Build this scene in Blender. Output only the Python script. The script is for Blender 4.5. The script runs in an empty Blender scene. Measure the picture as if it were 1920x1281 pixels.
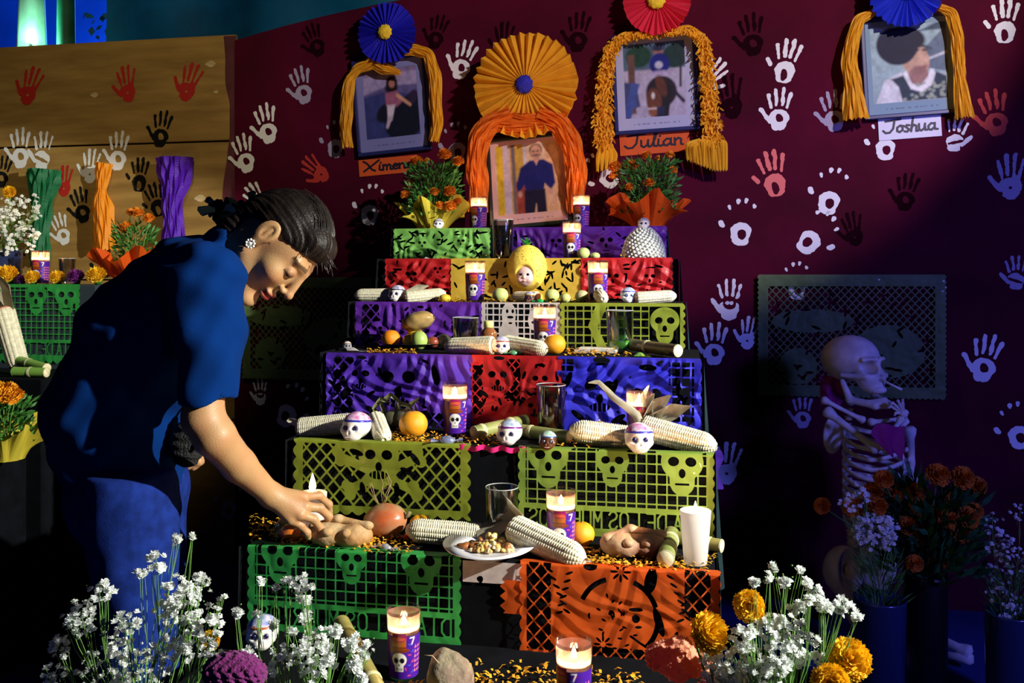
# Day-of-the-dead altar at night, built object by object.  Metres, Z up, camera looks along +Y.
import bpy, math, random
import numpy as np
from mathutils import Vector, Matrix

# ------------------------------------------------------------------ camera, world, lights, exposure
sc = bpy.context.scene
COL = sc.collection
F, YH, CZ = 1700.0, 520.0, 1.25            # focal length and horizon row of the 1920x1281 frame, eye height
cam = bpy.data.objects.new('camera', bpy.data.cameras.new('camera'))
COL.objects.link(cam)
cam.location = (0, 0, CZ)
cam.rotation_euler = (math.pi/2, 0, 0)
cam.data.sensor_width = 36
cam.data.lens = 36*F/1920
cam.data.shift_y = -(640.5-YH)/1920
cam.data.clip_start = .05
sc.camera = cam

w = bpy.data.worlds.new('night'); sc.world = w; w.use_nodes = True
w.node_tree.nodes['Background'].inputs[0].default_value = (.004, .012, .05, 1)
w.node_tree.nodes['Background'].inputs[1].default_value = .12
sc.view_settings.view_transform = 'Standard'
sc.view_settings.look = 'None'
sc.view_settings.exposure = 0.0
sc.view_settings.gamma = 1
sc.view_settings.use_curve_mapping = False
sc.cycles.max_bounces = 10
sc.cycles.transparent_max_bounces = 24
sc.cycles.sample_clamp_indirect = 4

def aim(o, target):
    d = Vector(target)-Vector(o.location)
    o.rotation_euler = d.to_track_quat('-Z', 'Y').to_euler()
def light(name, kind, loc, target, power, color, size=.1, cone=None, blend=.2):
    l = bpy.data.lights.new(name, kind); l.energy = power; l.color = color
    if kind == 'AREA': l.size = size
    else: l.shadow_soft_size = size
    if cone: l.spot_size = math.radians(cone); l.spot_blend = blend
    o = bpy.data.objects.new(name, l); COL.objects.link(o); o.location = loc
    if target: aim(o, target)
    return o
KEY = (3.1, .5, 2.42)
light('stage_lamp', 'SPOT', KEY, (-.42, 2.0, .98), 1500, (1, .97, .86), .03, 40, .10)
light('wall_lamp', 'SPOT', (2.0, 0, 3.1), (.72, 3.6, 2.46), 480, (1, .84, .84), .035, 40, .35)
light('blue_lamp', 'SPOT', (2.5, -.4, 1.9), (1.4, 3.3, .8), 300, (.14, .15, 1), .25, 46, .7)
light('blue_side_fill', 'SPOT', (.6, -.6, 2.6), (-.75, 2.0, .5), 9, (.05, .12, 1), .3, 50, .8)  # added weak blue fill for the left side and floor
light('tarp_lamp', 'POINT', (-2.6, 4.9, 2.5), None, 30, (.35, 1, .75), .1)
light('backdrop_fill', 'POINT', (-2.7, 7.0, 3.2), None, 190, (.05, .25, 1), .3)  # added only to light the blue backdrop panel
light('left_altar_lamp', 'SPOT', (-.9, 1.0, 3.3), (-2.1, 4.0, 1.75), 120, (1, .84, .5), .08, 46, .6)

# ------------------------------------------------------------------ helpers
TH = math.radians(11)
UX = np.array([math.cos(TH), -math.sin(TH)])         # along the altar front, to the right
DX = np.array([math.sin(TH), math.cos(TH)])          # into the picture
RZ = -TH
def W(px, py, Y): return Vector(((px-960)/F*Y, Y, CZ-(py-YH)/F*Y))
def ray_on(C, px):                                   # where column px meets the vertical plane through C along UX
    k = (px-960)/F
    a = (k*C[1]-C[0])/(UX[0]-k*UX[1])
    return np.array([C[0]+a*UX[0], C[1]+a*UX[1]])
TIER = {1: (.05, 3.30, 1.428, .34), 2: (.04, 3.00, 1.31, .30), 3: (0, 2.68, 1.173, .32), 4: (-.018, 2.36, 1.045, .32),
        5: (-.047, 2.10, .855, .26), 6: (-.09, 1.87, .666, .23), 7: (-.11, 1.42, .492, .45)}
def P(t, px, fr=.5, dz=0):                           # a point on the top of tier t in column px, fr of its depth back
    cx, cy, z, d = TIER[t]
    p = ray_on(np.array([cx, cy])+DX*d*fr, px)
    return Vector((p[0], p[1], z+dz))
WALLC = np.array([.1, 3.72])
def wallpt(px, py, off=0.):
    p = ray_on(WALLC-DX*off, px)
    return Vector((p[0], p[1], CZ-(py-YH)/F*p[1]))

def srgb(r, g, b):
    f = lambda c: (c/255/12.92) if c/255 <= .04045 else ((c/255+.055)/1.055)**2.4
    return (f(r), f(g), f(b))
MATS = {}
def mat(name, col, rough=.6, metal=0, var=0, scale=8, bump=0, bscale=60, trans=0, sub=0, coat=0, emit=None, es=0, sheen=0, attr=False, transl=0, alpha=1, wave=None, col2=None, ior=1.45, spec=.5):
    if name in MATS: return MATS[name]
    m = bpy.data.materials.new(name); m.use_nodes = True
    nt = m.node_tree; N = nt.nodes; L = nt.links; b = N['Principled BSDF']; out = N['Material Output']
    b.inputs['Base Color'].default_value = (*col, 1)
    b.inputs['Roughness'].default_value = rough
    b.inputs['Metallic'].default_value = metal
    b.inputs['IOR'].default_value = ior
    b.inputs['Specular IOR Level'].default_value = spec
    b.inputs['Transmission Weight'].default_value = trans
    b.inputs['Coat Weight'].default_value = coat
    b.inputs['Sheen Weight'].default_value = sheen
    b.inputs['Alpha'].default_value = alpha
    if sub:
        b.inputs['Subsurface Weight'].default_value = sub
        b.inputs['Subsurface Radius'].default_value = (.02, .008, .004)
    if emit:
        b.inputs['Emission Color'].default_value = (*emit, 1); b.inputs['Emission Strength'].default_value = es
    src = None
    tc = N.new('ShaderNodeTexCoord')
    if attr:
        a = N.new('ShaderNodeAttribute'); a.attribute_name = 'Col'; src = a.outputs['Color']
    if var or col2:
        n = N.new('ShaderNodeTexNoise'); n.inputs['Scale'].default_value = scale; n.inputs['Detail'].default_value = 5
        mp = N.new('ShaderNodeMapping'); L.new(tc.outputs['Object'], mp.inputs[0]); L.new(mp.outputs[0], n.inputs['Vector'])
        if wave: mp.inputs['Scale'].default_value = wave
        r = N.new('ShaderNodeValToRGB'); L.new(n.outputs['Fac'], r.inputs[0])
        c2 = col2 or tuple(c*(1-var) for c in col)
        c1 = col if col2 else tuple(min(1, c*(1+var)) for c in col)
        r.color_ramp.elements[0].position = .33; r.color_ramp.elements[1].position = .67
        r.color_ramp.elements[0].color = (*c2, 1); r.color_ramp.elements[1].color = (*c1, 1)
        if src is None: src = r.outputs[0]
    if src is not None: L.new(src, b.inputs['Base Color'])
    if bump:
        n2 = N.new('ShaderNodeTexNoise'); n2.inputs['Scale'].default_value = bscale; n2.inputs['Detail'].default_value = 4
        L.new(tc.outputs['Object'], n2.inputs['Vector'])
        bp = N.new('ShaderNodeBump'); bp.inputs['Strength'].default_value = bump; bp.inputs['Distance'].default_value = .01
        L.new(n2.outputs['Fac'], bp.inputs['Height']); L.new(bp.outputs[0], b.inputs['Normal'])
    if transl:
        t = N.new('ShaderNodeBsdfTranslucent'); mx = N.new('ShaderNodeMixShader'); mx.inputs[0].default_value = transl
        if src is not None: L.new(src, t.inputs[0])
        else: t.inputs[0].default_value = (*col, 1)
        L.new(b.outputs[0], mx.inputs[1]); L.new(t.outputs[0], mx.inputs[2]); L.new(mx.outputs[0], out.inputs[0])
    MATS[name] = m
    return m
def thin_glass(name, tint=(1, 1, 1), gloss=.12):
    if name in MATS: return MATS[name]
    m = bpy.data.materials.new(name); m.use_nodes = True; nt = m.node_tree; N = nt.nodes; L = nt.links
    N.remove(N['Principled BSDF'])
    t = N.new('ShaderNodeBsdfTransparent'); t.inputs[0].default_value = (*tint, 1)
    g = N.new('ShaderNodeBsdfGlossy'); g.inputs['Roughness'].default_value = .06
    lw = N.new('ShaderNodeLayerWeight'); lw.inputs[0].default_value = .35
    ma = N.new('ShaderNodeMath'); ma.operation = 'MULTIPLY_ADD'; ma.inputs[1].default_value = .6; ma.inputs[2].default_value = gloss*.4
    mx = N.new('ShaderNodeMixShader')
    L.new(lw.outputs['Fresnel'], ma.inputs[0]); L.new(ma.outputs[0], mx.inputs[0])
    L.new(t.outputs[0], mx.inputs[1]); L.new(g.outputs[0], mx.inputs[2]); L.new(mx.outputs[0], N['Material Output'].inputs[0])
    MATS[name] = m
    return m
def emat(name, col, s):
    if name in MATS: return MATS[name]
    m = bpy.data.materials.new(name); m.use_nodes = True; N = m.node_tree.nodes
    N.remove(N['Principled BSDF']); e = N.new('ShaderNodeEmission'); e.inputs[0].default_value = (*col, 1); e.inputs[1].default_value = s
    m.node_tree.links.new(e.outputs[0], N['Material Output'].inputs[0]); MATS[name] = m
    return m

class MB:                                            # collects vertices and faces of ONE mesh
    def __init__(s): s.v = []; s.f = []; s.c = None
    def add(s, v, f):
        o = len(s.v); s.v.extend([tuple(map(float, p)) for p in v]); s.f.extend([tuple(int(i)+o for i in q) for q in f]); return s
    def box(s, c, d, bev=0):
        x, y, z = c; a, b, e = d[0]/2, d[1]/2, d[2]/2
        if bev:
            g = bev; v = []
            for k, zz in ((0, -e), (1, -e+g), (2, e-g), (3, e)):
                i = g if k in (0, 3) else 0
                A, B = a-i, b-i
                for (sx, sy, cx, cy) in ((1, 1, 0, 1), (1, 1, 1, 0), (1, -1, 1, 0), (1, -1, 0, 1), (-1, -1, 0, 1), (-1, -1, 1, 0), (-1, 1, 1, 0), (-1, 1, 0, 1)):
                    v.append((x+sx*(A-g*cy if cy else A), y+sy*(B if cy else B-g), z+zz))
            f = [tuple(range(7, -1, -1)), tuple(range(24, 32))]
            for k in range(3):
                for i in range(8): j = (i+1) % 8; f.append((k*8+i, k*8+8+i, k*8+8+j, k*8+j))
            f = [t if n else t for n, t in enumerate(f)]
            return s.add(v, f)
        v = [(x+i*a, y+j*b, z+k*e) for k in (-1, 1) for (i, j) in ((-1, -1), (1, -1), (1, 1), (-1, 1))]
        return s.add(v, [(0, 3, 2, 1), (4, 5, 6, 7), (0, 1, 5, 4), (1, 2, 6, 5), (2, 3, 7, 6), (3, 0, 4, 7)])
    def lathe(s, prof, n=24, c=(0, 0, 0), caps=(True, True), wob=None):
        v = []
        for k, (r, z) in enumerate(prof):
            for i in range(n):
                a = 2*math.pi*i/n; rr = r*(1+(wob(a, z) if wob else 0))
                v.append((c[0]+rr*math.cos(a), c[1]+rr*math.sin(a), c[2]+z))
        f = [(k*n+i, k*n+(i+1) % n, (k+1)*n+(i+1) % n, (k+1)*n+i) for k in range(len(prof)-1) for i in range(n)]
        if caps[0]: f.append(tuple(range(n-1, -1, -1)))
        if caps[1]: f.append(tuple((len(prof)-1)*n+i for i in range(n)))
        return s.add(v, f)
    def tube(s, pts, rad, n=8, caps=True, flat=1.0):
        pts = [Vector(p) for p in pts]; m = len(pts)
        if not hasattr(rad, '__len__'): rad = [rad]*m
        v = []; up = Vector((.13, .21, 1)).normalized(); prev = None
        for k, p in enumerate(pts):
            t = (pts[min(k+1, m-1)]-pts[max(k-1, 0)]).normalized()
            if prev is None:
                a = t.cross(up); a = a if a.length > 1e-4 else t.cross(Vector((1, 0, 0))); a.normalize()
            else: a = (prev-t*prev.dot(t)).normalized()
            prev = a; b = t.cross(a)
            for i in range(n):
                g = 2*math.pi*i/n; v.append(p+a*math.cos(g)*rad[k]+b*math.sin(g)*rad[k]*flat)
        f = [(k*n+i, k*n+(i+1) % n, (k+1)*n+(i+1) % n, (k+1)*n+i) for k in range(m-1) for i in range(n)]
        if caps: f += [tuple(range(n-1, -1, -1)), tuple((m-1)*n+i for i in range(n))]
        return s.add(v, f)
    def ball(s, c, r, n=12, m=8, fn=None):
        if not hasattr(r, '__len__'): r = (r, r, r)
        v = []
        for j in range(1, m):
            ph = math.pi*j/m
            for i in range(n):
                a = 2*math.pi*i/n; d = (math.sin(ph)*math.cos(a), math.sin(ph)*math.sin(a), math.cos(ph))
                k = fn(d) if fn else 1
                v.append(tuple(c[q]+r[q]*d[q]*k for q in range(3)))
        o = len(v); kt = fn((0, 0, 1)) if fn else 1; kb = fn((0, 0, -1)) if fn else 1
        v += [(c[0], c[1], c[2]+r[2]*kt), (c[0], c[1], c[2]-r[2]*kb)]
        f = [(j*n+i, (j+1)*n+i, (j+1)*n+(i+1) % n, j*n+(i+1) % n) for j in range(m-2) for i in range(n)]
        f += [(o, i, (i+1) % n) for i in range(n)]+[(o+1, (m-2)*n+(i+1) % n, (m-2)*n+i) for i in range(n)]
        return s.add(v, f)
    def grid(s, fn, nu, nv, wrap=False):
        v = [fn(i/(nu-1) if not wrap else i/nu, j/(nv-1)) for j in range(nv) for i in range(nu)]
        f = [(j*nu+i, j*nu+(i+1) % nu, (j+1)*nu+(i+1) % nu, (j+1)*nu+i) for j in range(nv-1) for i in range(nu if wrap else nu-1)]
        return s.add(v, f)
    def xf(s, M):
        s.v = [tuple(M @ Vector(p)) for p in s.v]; return s
def mesh(mb, name='m', smooth=True, colors=None):
    me = bpy.data.meshes.new(name)
    v, f = (mb.v, mb.f) if isinstance(mb, MB) else mb
    me.from_pydata([tuple(p) for p in v] if not isinstance(v, np.ndarray) else v.tolist(), [], f if isinstance(f, list) else f.tolist())
    if colors is not None:
        a = me.color_attributes.new('Col', 'FLOAT_COLOR', 'POINT')
        c = np.ones((len(v), 4), np.float32); c[:, :3] = np.asarray(colors, np.float32)
        a.data.foreach_set('color', c.ravel())
    me.update(); me.validate()
    if smooth: me.polygons.foreach_set('use_smooth', [True]*len(me.polygons))
    return me
def obj(name, mb, m, parent=None, smooth=True, loc=None, rot=None, scale=None, kind=None, label=None, colors=None):
    me = mb if isinstance(mb, bpy.types.Mesh) else mesh(mb, name, smooth, colors)
    if m and not me.materials: me.materials.append(m)
    o = bpy.data.objects.new(name, me); COL.objects.link(o)
    if m and me.materials[0] != m: o.material_slots[0].link = 'OBJECT'; o.material_slots[0].material = m
    if parent: o.parent = parent
    if loc is not None: o.location = loc
    if rot is not None: o.rotation_euler = rot
    if scale is not None: o.scale = scale if hasattr(scale, '__len__') else (scale,)*3
    if kind: o['kind'] = kind
    if label: o['label'] = label
    return o
def tag(o, label, cat, group=None):
    o['label'] = label; o['category'] = cat
    if group: o['group'] = group
    return o
def thing(name, label, cat, loc=(0, 0, 0), rot=0, group=None, scale=1):
    o = bpy.data.objects.new(name, None); COL.objects.link(o); o.empty_display_size = .03
    o.location = loc; o.rotation_euler = rot if hasattr(rot, '__len__') else (0, 0, rot)
    o.scale = scale if hasattr(scale, '__len__') else (scale,)*3
    return tag(o, label, cat, group)
def dup(root, loc, rot=0, label=None, scale=1):
    def cp(o, par):
        c = o.copy(); COL.objects.link(c)
        if par: c.parent = par
        for ch in kids.get(o, ()): cp(ch, c)
        return c
    kids = {}
    for o in root.children_recursive: kids.setdefault(o.parent, []).append(o)
    r = cp(root, None); r.location = loc; r.rotation_euler = rot if hasattr(rot, '__len__') else (0, 0, rot)
    r.scale = scale if hasattr(scale, '__len__') else (scale,)*3
    if label: r['label'] = label
    return r

# value noise, cheap and deterministic
_pr = np.random.RandomState(5).rand(64, 64, 8).astype(np.float32)
def vnoise(x, y, s=1., k=0):
    x = np.asarray(x, float)*s; y = np.asarray(y, float)*s
    xi = np.floor(x).astype(int); yi = np.floor(y).astype(int); fx = x-xi; fy = y-yi
    fx = fx*fx*(3-2*fx); fy = fy*fy*(3-2*fy)
    g = lambda a, b: _pr[a % 64, b % 64, k % 8]
    return (g(xi, yi)*(1-fx)+g(xi+1, yi)*fx)*(1-fy)+(g(xi, yi+1)*(1-fx)+g(xi+1, yi+1)*fx)*fy-.5

# ---- flat cut-out shapes: a field (positive = material) turned into polygons by marching squares
def msq(fn, x0, x1, y0, y1, nx, ny):
    xs = np.linspace(x0, x1, nx+1); ys = np.linspace(y0, y1, ny+1)
    X, Y = np.meshgrid(xs, ys); f = fn(X, Y); f = np.where(np.abs(f) < 1e-7, 1e-7, f)
    ins = f > 0; V = []; idx = {}; Fc = []
    def gv(i, j):
        k = (i, j)
        if k not in idx: idx[k] = len(V); V.append((xs[i], ys[j]))
        return idx[k]
    def ev(i, j, a, b):
        k = (i, j, a, b) if (i, j) < (a, b) else (a, b, i, j)
        if k not in idx:
            i, j, a, b = k
            t = f[j, i]/(f[j, i]-f[b, a]); t = min(.95, max(.05, t))
            idx[k] = len(V); V.append((xs[i]+(xs[a]-xs[i])*t, ys[j]+(ys[b]-ys[j])*t))
        return idx[k]
    cnt = ins[:-1, :-1].astype(int)+ins[:-1, 1:]+ins[1:, 1:]+ins[1:, :-1]
    for j, i in np.argwhere(cnt > 0):
        cs = ((i, j), (i+1, j), (i+1, j+1), (i, j+1))
        if cnt[j, i] == 4: Fc.append(tuple(gv(*c) for c in cs)); continue
        poly = []
        for k in range(4):
            a, b = cs[k], cs[(k+1) % 4]
            if ins[a[1], a[0]]: poly.append(gv(*a))
            if ins[a[1], a[0]] != ins[b[1], b[0]]: poly.append(ev(*a, *b))
        if len(poly) > 2: Fc.append(tuple(poly))
    return np.array(V), Fc
def circ(X, Y, cx, cy, r): return np.hypot(X-cx, Y-cy)-r
def elli(X, Y, cx, cy, rx, ry, rot=0):
    c, s = math.cos(rot), math.sin(rot); a = (X-cx)*c+(Y-cy)*s; b = -(X-cx)*s+(Y-cy)*c
    return (np.hypot(a/rx, b/ry)-1)*min(rx, ry)
def rect(X, Y, cx, cy, w, h): return np.maximum(np.abs(X-cx)-w/2, np.abs(Y-cy)-h/2)
def seg(X, Y, a, b, r, r2=None):
    r2 = r if r2 is None else r2
    dx, dy = b[0]-a[0], b[1]-a[1]; L = dx*dx+dy*dy+1e-12
    t = np.clip(((X-a[0])*dx+(Y-a[1])*dy)/L, 0, 1)
    return np.hypot(X-a[0]-t*dx, Y-a[1]-t*dy)-(r+(r2-r)*t)
LET = {'D': [[(0, 0), (0, 1), (.35, 1), (.6, .75), (.6, .25), (.35, 0), (0, 0)]], 'I': [[(.3, 0), (.3, 1)]],
       'A': [[(0, 0), (.3, 1), (.6, 0)], [(.12, .38), (.48, .38)]], 'E': [[(.6, 0), (0, 0), (0, 1), (.6, 1)], [(0, .5), (.5, .5)]],
       'L': [[(0, 1), (0, 0), (.6, 0)]], 'O': [[(.15, 0), (0, .2), (0, .8), (.15, 1), (.45, 1), (.6, .8), (.6, .2), (.45, 0), (.15, 0)]],
       'S': [[(.6, .82), (.45, 1), (.15, 1), (0, .8), (.1, .6), (.5, .42), (.6, .2), (.45, 0), (.15, 0), (0, .18)]],
       'M': [[(0, 0), (0, 1), (.3, .4), (.6, 1), (.6, 0)]], 'U': [[(0, 1), (0, .2), (.15, 0), (.45, 0), (.6, .2), (.6, 1)]],
       'R': [[(0, 0), (0, 1), (.45, 1), (.6, .8), (.45, .55), (0, .5)], [(.3, .5), (.6, 0)]], 'T': [[(.3, 0), (.3, 1)], [(0, 1), (.6, 1)]],
       'X': [[(0, .98), (.2, .75), (.45, .15), (.62, 0)], [(.8, 1), (.45, .52), (.05, .02)]],
       'J': [[(.08, .88), (.75, .98)], [(.48, .93), (.44, .3), (.3, .02), (.12, 0), (0, .18)]],
       'i': [[(.05, .5), (.04, .1), (.14, 0), (.25, .1)], [(.09, .72), (.1, .74)]],
       'm': [[(0, .5), (.03, 0)], [(.03, .33), (.12, .5), (.2, .4), (.2, 0)], [(.2, .33), (.3, .5), (.38, .4), (.38, .05), (.46, 0)]],
       'n': [[(0, .5), (.03, 0)], [(.03, .33), (.14, .5), (.25, .4), (.25, .05), (.33, 0)]],
       'e': [[(.02, .24), (.25, .3), (.22, .47), (.1, .5), (0, .3), (.03, .08), (.15, 0), (.3, .08)]],
       'a': [[(.28, .45), (.12, .5), (0, .3), (.03, .05), (.15, 0), (.28, .2), (.28, .5)], [(.28, .3), (.3, .05), (.42, .03)]],
       'u': [[(0, .5), (.02, .1), (.12, 0), (.25, .15), (.27, .5)], [(.27, .3), (.3, .03), (.38, .03)]],
       'l': [[(0, .1), (.12, .6), (.16, 1), (.1, .95), (.06, .5), (.08, .05), (.2, .02)]],
       'o': [[(.15, .5), (.02, .35), (.03, .1), (.14, 0), (.27, .15), (.25, .4), (.15, .5), (.34, .42)]],
       's': [[(.2, .47), (.08, .5), (.05, .36), (.2, .15), (.12, 0), (0, .03)]],
       'h': [[(.08, 1), (.03, 0)], [(.03, .28), (.15, .48), (.25, .38), (.26, 0), (.35, .02)]],
       '7': [[(0, 1), (.55, 1), (.2, 0)]]}
def text_field(X, Y, txt, x0, y0, h, wd, r, adv=.85, mirror=False, slant=0, widths=None):
    f = np.full(X.shape, 9.); x = x0
    for k, c in enumerate(txt):
        if c == ' ': x += wd*.35*(-1 if mirror else 1); continue
        for pl in LET[c]:
            q = [(x+(-1 if mirror else 1)*(a*wd+slant*b*h), y0+b*h) for a, b in pl]
            for a, b in zip(q[:-1], q[1:]): f = np.minimum(f, seg(X, Y, a, b, r))
        ww = widths[k] if widths else adv
        x += ww*wd*(-1 if mirror else 1)
    return f

# ---- solid organic shapes: signed distance field -> surface nets
def smin(a, b, k):
    h = np.clip(.5+.5*(b-a)/k, 0, 1); return b*(1-h)+a*h-k*h*(1-h)
def smax(a, b, k): return -smin(-a, -b, k)
def rc(p, a, b, r1, r2=None):
    r2 = r1 if r2 is None else r2
    a = np.asarray(a, float); ba = np.asarray(b, float)-a; pa = p-a
    h = np.clip(pa@ba/(ba@ba+1e-12), 0, 1)
    return np.linalg.norm(pa-h[:, None]*ba, axis=1)-(r1+(r2-r1)*h)
def el(p, c, r):
    r = np.asarray(r, float); q = (p-np.asarray(c, float))/r; k = np.linalg.norm(q, axis=1)
    g = np.linalg.norm(q/r, axis=1)+1e-9
    return k*(k-1)/g
def chain(p, pts, rads, k=.01):
    d = None
    for i in range(len(pts)-1):
        e = rc(p, pts[i], pts[i+1], rads[i], rads[i+1]); d = e if d is None else smin(d, e, k)
    return d
def snet(f, lo, hi, h, B=4):
    lo = np.asarray(lo, float); nb = np.ceil((np.asarray(hi)-lo)/(h*B)).astype(int)+1
    c = [(np.arange(n)+.5)*B*h+lo[i] for i, n in enumerate(nb)]
    C = np.stack(np.meshgrid(*c, indexing='ij'), -1).reshape(-1, 3)
    d = f(C).reshape(nb); act = np.abs(d) < B*h*1.25
    up = lambda a: a.repeat(B, 0).repeat(B, 1).repeat(B, 2)
    D = up(np.sign(d)*9.).astype(np.float32); A = up(act)
    ii = np.argwhere(A); v = np.empty(len(ii), np.float32)
    for s in range(0, len(ii), 400000): v[s:s+400000] = f(ii[s:s+400000]*h+lo)
    D[ii[:, 0], ii[:, 1], ii[:, 2]] = v
    I = D < 0; S = D.shape
    tot = np.zeros((S[0]-1, S[1]-1, S[2]-1), np.int8)
    for o in np.ndindex(2, 2, 2): tot += I[o[0]:S[0]-1+o[0], o[1]:S[1]-1+o[1], o[2]:S[2]-1+o[2]]
    cells = np.argwhere((tot > 0) & (tot < 8)); n = len(cells)
    acc = np.zeros((n, 3)); w = np.zeros(n)
    for a in np.ndindex(2, 2, 2):
        for ax in range(3):
            if a[ax]: continue
            b = list(a); b[ax] = 1
            pa = cells+a; pb = cells+b
            da = D[pa[:, 0], pa[:, 1], pa[:, 2]]; db = D[pb[:, 0], pb[:, 1], pb[:, 2]]
            m = (da < 0) != (db < 0); t = np.where(m, da/np.where(m, da-db, 1), 0)
            q = np.tile(np.array(a, float), (n, 1)); q[:, ax] = t
            acc += q*m[:, None]; w += m
    V = (cells+acc/w[:, None])*h+lo
    idm = np.full(tot.shape, -1, np.int64); idm[cells[:, 0], cells[:, 1], cells[:, 2]] = np.arange(n)
    Q = []
    for ax in range(3):
        sl0 = [slice(1, -1)]*3; sl1 = [slice(1, -1)]*3; sl0[ax] = slice(0, -1); sl1[ax] = slice(1, None)
        a0 = I[tuple(sl0)]; a1 = I[tuple(sl1)]; e = np.argwhere(a0 != a1)
        off = np.array([1, 1, 1]); off[ax] = 0; e = e+off
        s = I[e[:, 0], e[:, 1], e[:, 2]]
        u, vv = [x for x in range(3) if x != ax]
        def g(du, dv):
            k = e.copy(); k[:, u] -= du; k[:, vv] -= dv; return idm[k[:, 0], k[:, 1], k[:, 2]]
        q = np.stack([g(0, 0), g(1, 0), g(1, 1), g(0, 1)], 1)
        fl = s if ax != 1 else ~s
        q[fl] = q[fl][:, ::-1]; Q.append(q)
    Q = np.concatenate(Q)[:, ::-1]; Q = Q[(Q >= 0).all(1)]
    return V, Q

# ---- colour maps painted on a grid of vertices (flat prints only)
def paint(X, Y, base, layers, soft=.01):
    C = np.zeros(X.shape+(3,)); C[:] = base
    for ly in layers:
        k, col = ly[0], np.array(ly[-1])
        if k == 'e': d = elli(X, Y, *ly[1:-1])
        elif k == 'r': d = rect(X, Y, *ly[1:-1])
        elif k == 's': d = seg(X, Y, ly[1], ly[2], ly[3], ly[4])
        elif k == 'p':
            pts = ly[1]; d = np.full(X.shape, 9.); sgn = np.zeros(X.shape, bool)
            for (a, b) in zip(pts, pts[1:]+pts[:1]):
                d = np.minimum(d, seg(X, Y, a, b, 0))
                cnd = ((a[1] > Y) != (b[1] > Y)) & (X < (b[0]-a[0])*(Y-a[1])/((b[1]-a[1]) or 1e-9)+a[0]); sgn ^= cnd
            d = np.where(sgn, -d, d)
        elif k == 'f': d = ly[1](X, Y)
        m = np.clip(.5-d/soft, 0, 1)[..., None]; C = C*(1-m)+col*m
    return C
# ------------------------------------------------------------------ the setting
black_cloth = mat('black_cloth', (.0022, .003, .005), .95, var=.4, scale=20, spec=.12)
teal_cloth = mat('dark_teal_cloth', (.006, .018, .023), .85, var=.3, scale=14, spec=.2)
maroon = mat('maroon_paint', (.066, .001, .0145), .85, spec=.15, var=.25, scale=3, bump=.15, bscale=25)
def struct(name, mb, m, smooth=False, **k):
    o = obj(name, mb, m, smooth=smooth, **k); o['kind'] = 'structure'; return o
floor_m = mat('blue_floor_cloth', (.012, .03, .16), .85, var=.25, scale=2.5, bump=.1, bscale=8)
struct('floor', MB().box((0, 3, -.05), (12, 12, .1)), floor_m)
A0 = -1.335                                           # along-wall coordinate where the wood ends and the maroon begins
def wl(a, off, z): return (WALLC[0]+a*UX[0]-off*DX[0], WALLC[1]+a*UX[1]-off*DX[1], z)
def wall_slab(name, a0, a1, z0, z1, th, m):
    o = struct(name, MB().box(((a1-a0)/2, th/2, (z1-z0)/2), (a1-a0, th, z1-z0)), m)
    o.location = wl(a0, 0, z0); o.rotation_euler = (0, 0, RZ); return o
# maroon panel with a slightly slanting top edge
mb = MB(); L = 3.8
def top(a): return 2.285+.27*(1-math.exp(-a*.9))
n = 30
for side, y in ((0, 0), (1, .03)):
    for i in range(n+1):
        a = L*i/n; mb.v += [(a, y, 0), (a, y, top(a))]
for i in range(n):
    b = 2*i; c = b+2*(n+1); mb.f += [(b, b+2, b+3, b+1), (c, c+1, c+3, c+2), (b+1, b+3, c+3, c+1)]
mb.f += [(0, 1, 2*(n+1)+1, 2*(n+1)), (2*n, 2*n+2*(n+1), 2*n+1+2*(n+1), 2*n+1)]
wall_back = struct('wall_back', mb, maroon)
wall_back.location = wl(A0, .012, 0); wall_back.rotation_euler = (0, 0, RZ)
wood = mat('golden_plywood', (.40, .245, .065), .7, var=.0, col2=(.25, .14, .035), scale=3.2, wave=(1, 1, 7), bump=.08, bscale=40)
knot_m = mat('pale_knot', (.55, .42, .22), .7, var=.2, scale=30)
wall_left = bpy.data.objects.new('wall_left', None); COL.objects.link(wall_left); wall_left['kind'] = 'structure'
wall_left.location = wl(-3.6, .0, 0); wall_left.rotation_euler = (0, 0, RZ)
bw = 3.6+A0
for k, (z0, z1) in enumerate(((0, .62), (.626, 1.235), (1.241, 1.845), (1.853, 2.315))):
    m_ = MB().box((bw/2, .01, (z0+z1)/2), (bw-.002, .02, z1-z0), .002)
    obj('board', m_, wood, wall_left, smooth=False)
obj('gap_blocker', MB().box((bw/2, .03, 1.15), (bw, .012, 2.3)), black_cloth, wall_left, smooth=False)  # added black panel, stops blue light showing through the board gaps
for px, py, r in ((177, 178, .022), (395, 120, .028), (405, 172, .014), (375, 372, .03), (330, 300, .01)):
    p = wallpt(px, py, .002); d = MB()
    f = lambda X, Y: -elli(X, Y, 0, 0, 1.6, 1)-.35*vnoise(X, Y, 1.7)
    V, Q = msq(f, -2, 2, -1.5, 1.5, 20, 14); 
    q = wall_left.matrix_basis.inverted() @ p
    obj('knot', (np.stack([V[:, 0]*r*.55, V[:, 0]*0, V[:, 1]*r*.5], 1), Q), knot_m, wall_left, loc=(q.x, -.0012, q.z))
# red paint that spilled over the last centimetres of the wood
f = lambda X, Y: .055+.05*vnoise(Y, Y*0, 5)+.03*vnoise(X, Y, 9)+X
V, Q = msq(f, -.16, 0, .9, 2.31, 12, 90)
q = bpy.data.objects
o = obj('paint_edge', (np.stack([V[:, 0], V[:, 0]*0, V[:, 1]], 1), Q), mat('red_brown_paint', (.10, .02, .03), .6, var=.3, scale=9), wall_left, loc=(bw, -.0008, 0))

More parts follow.
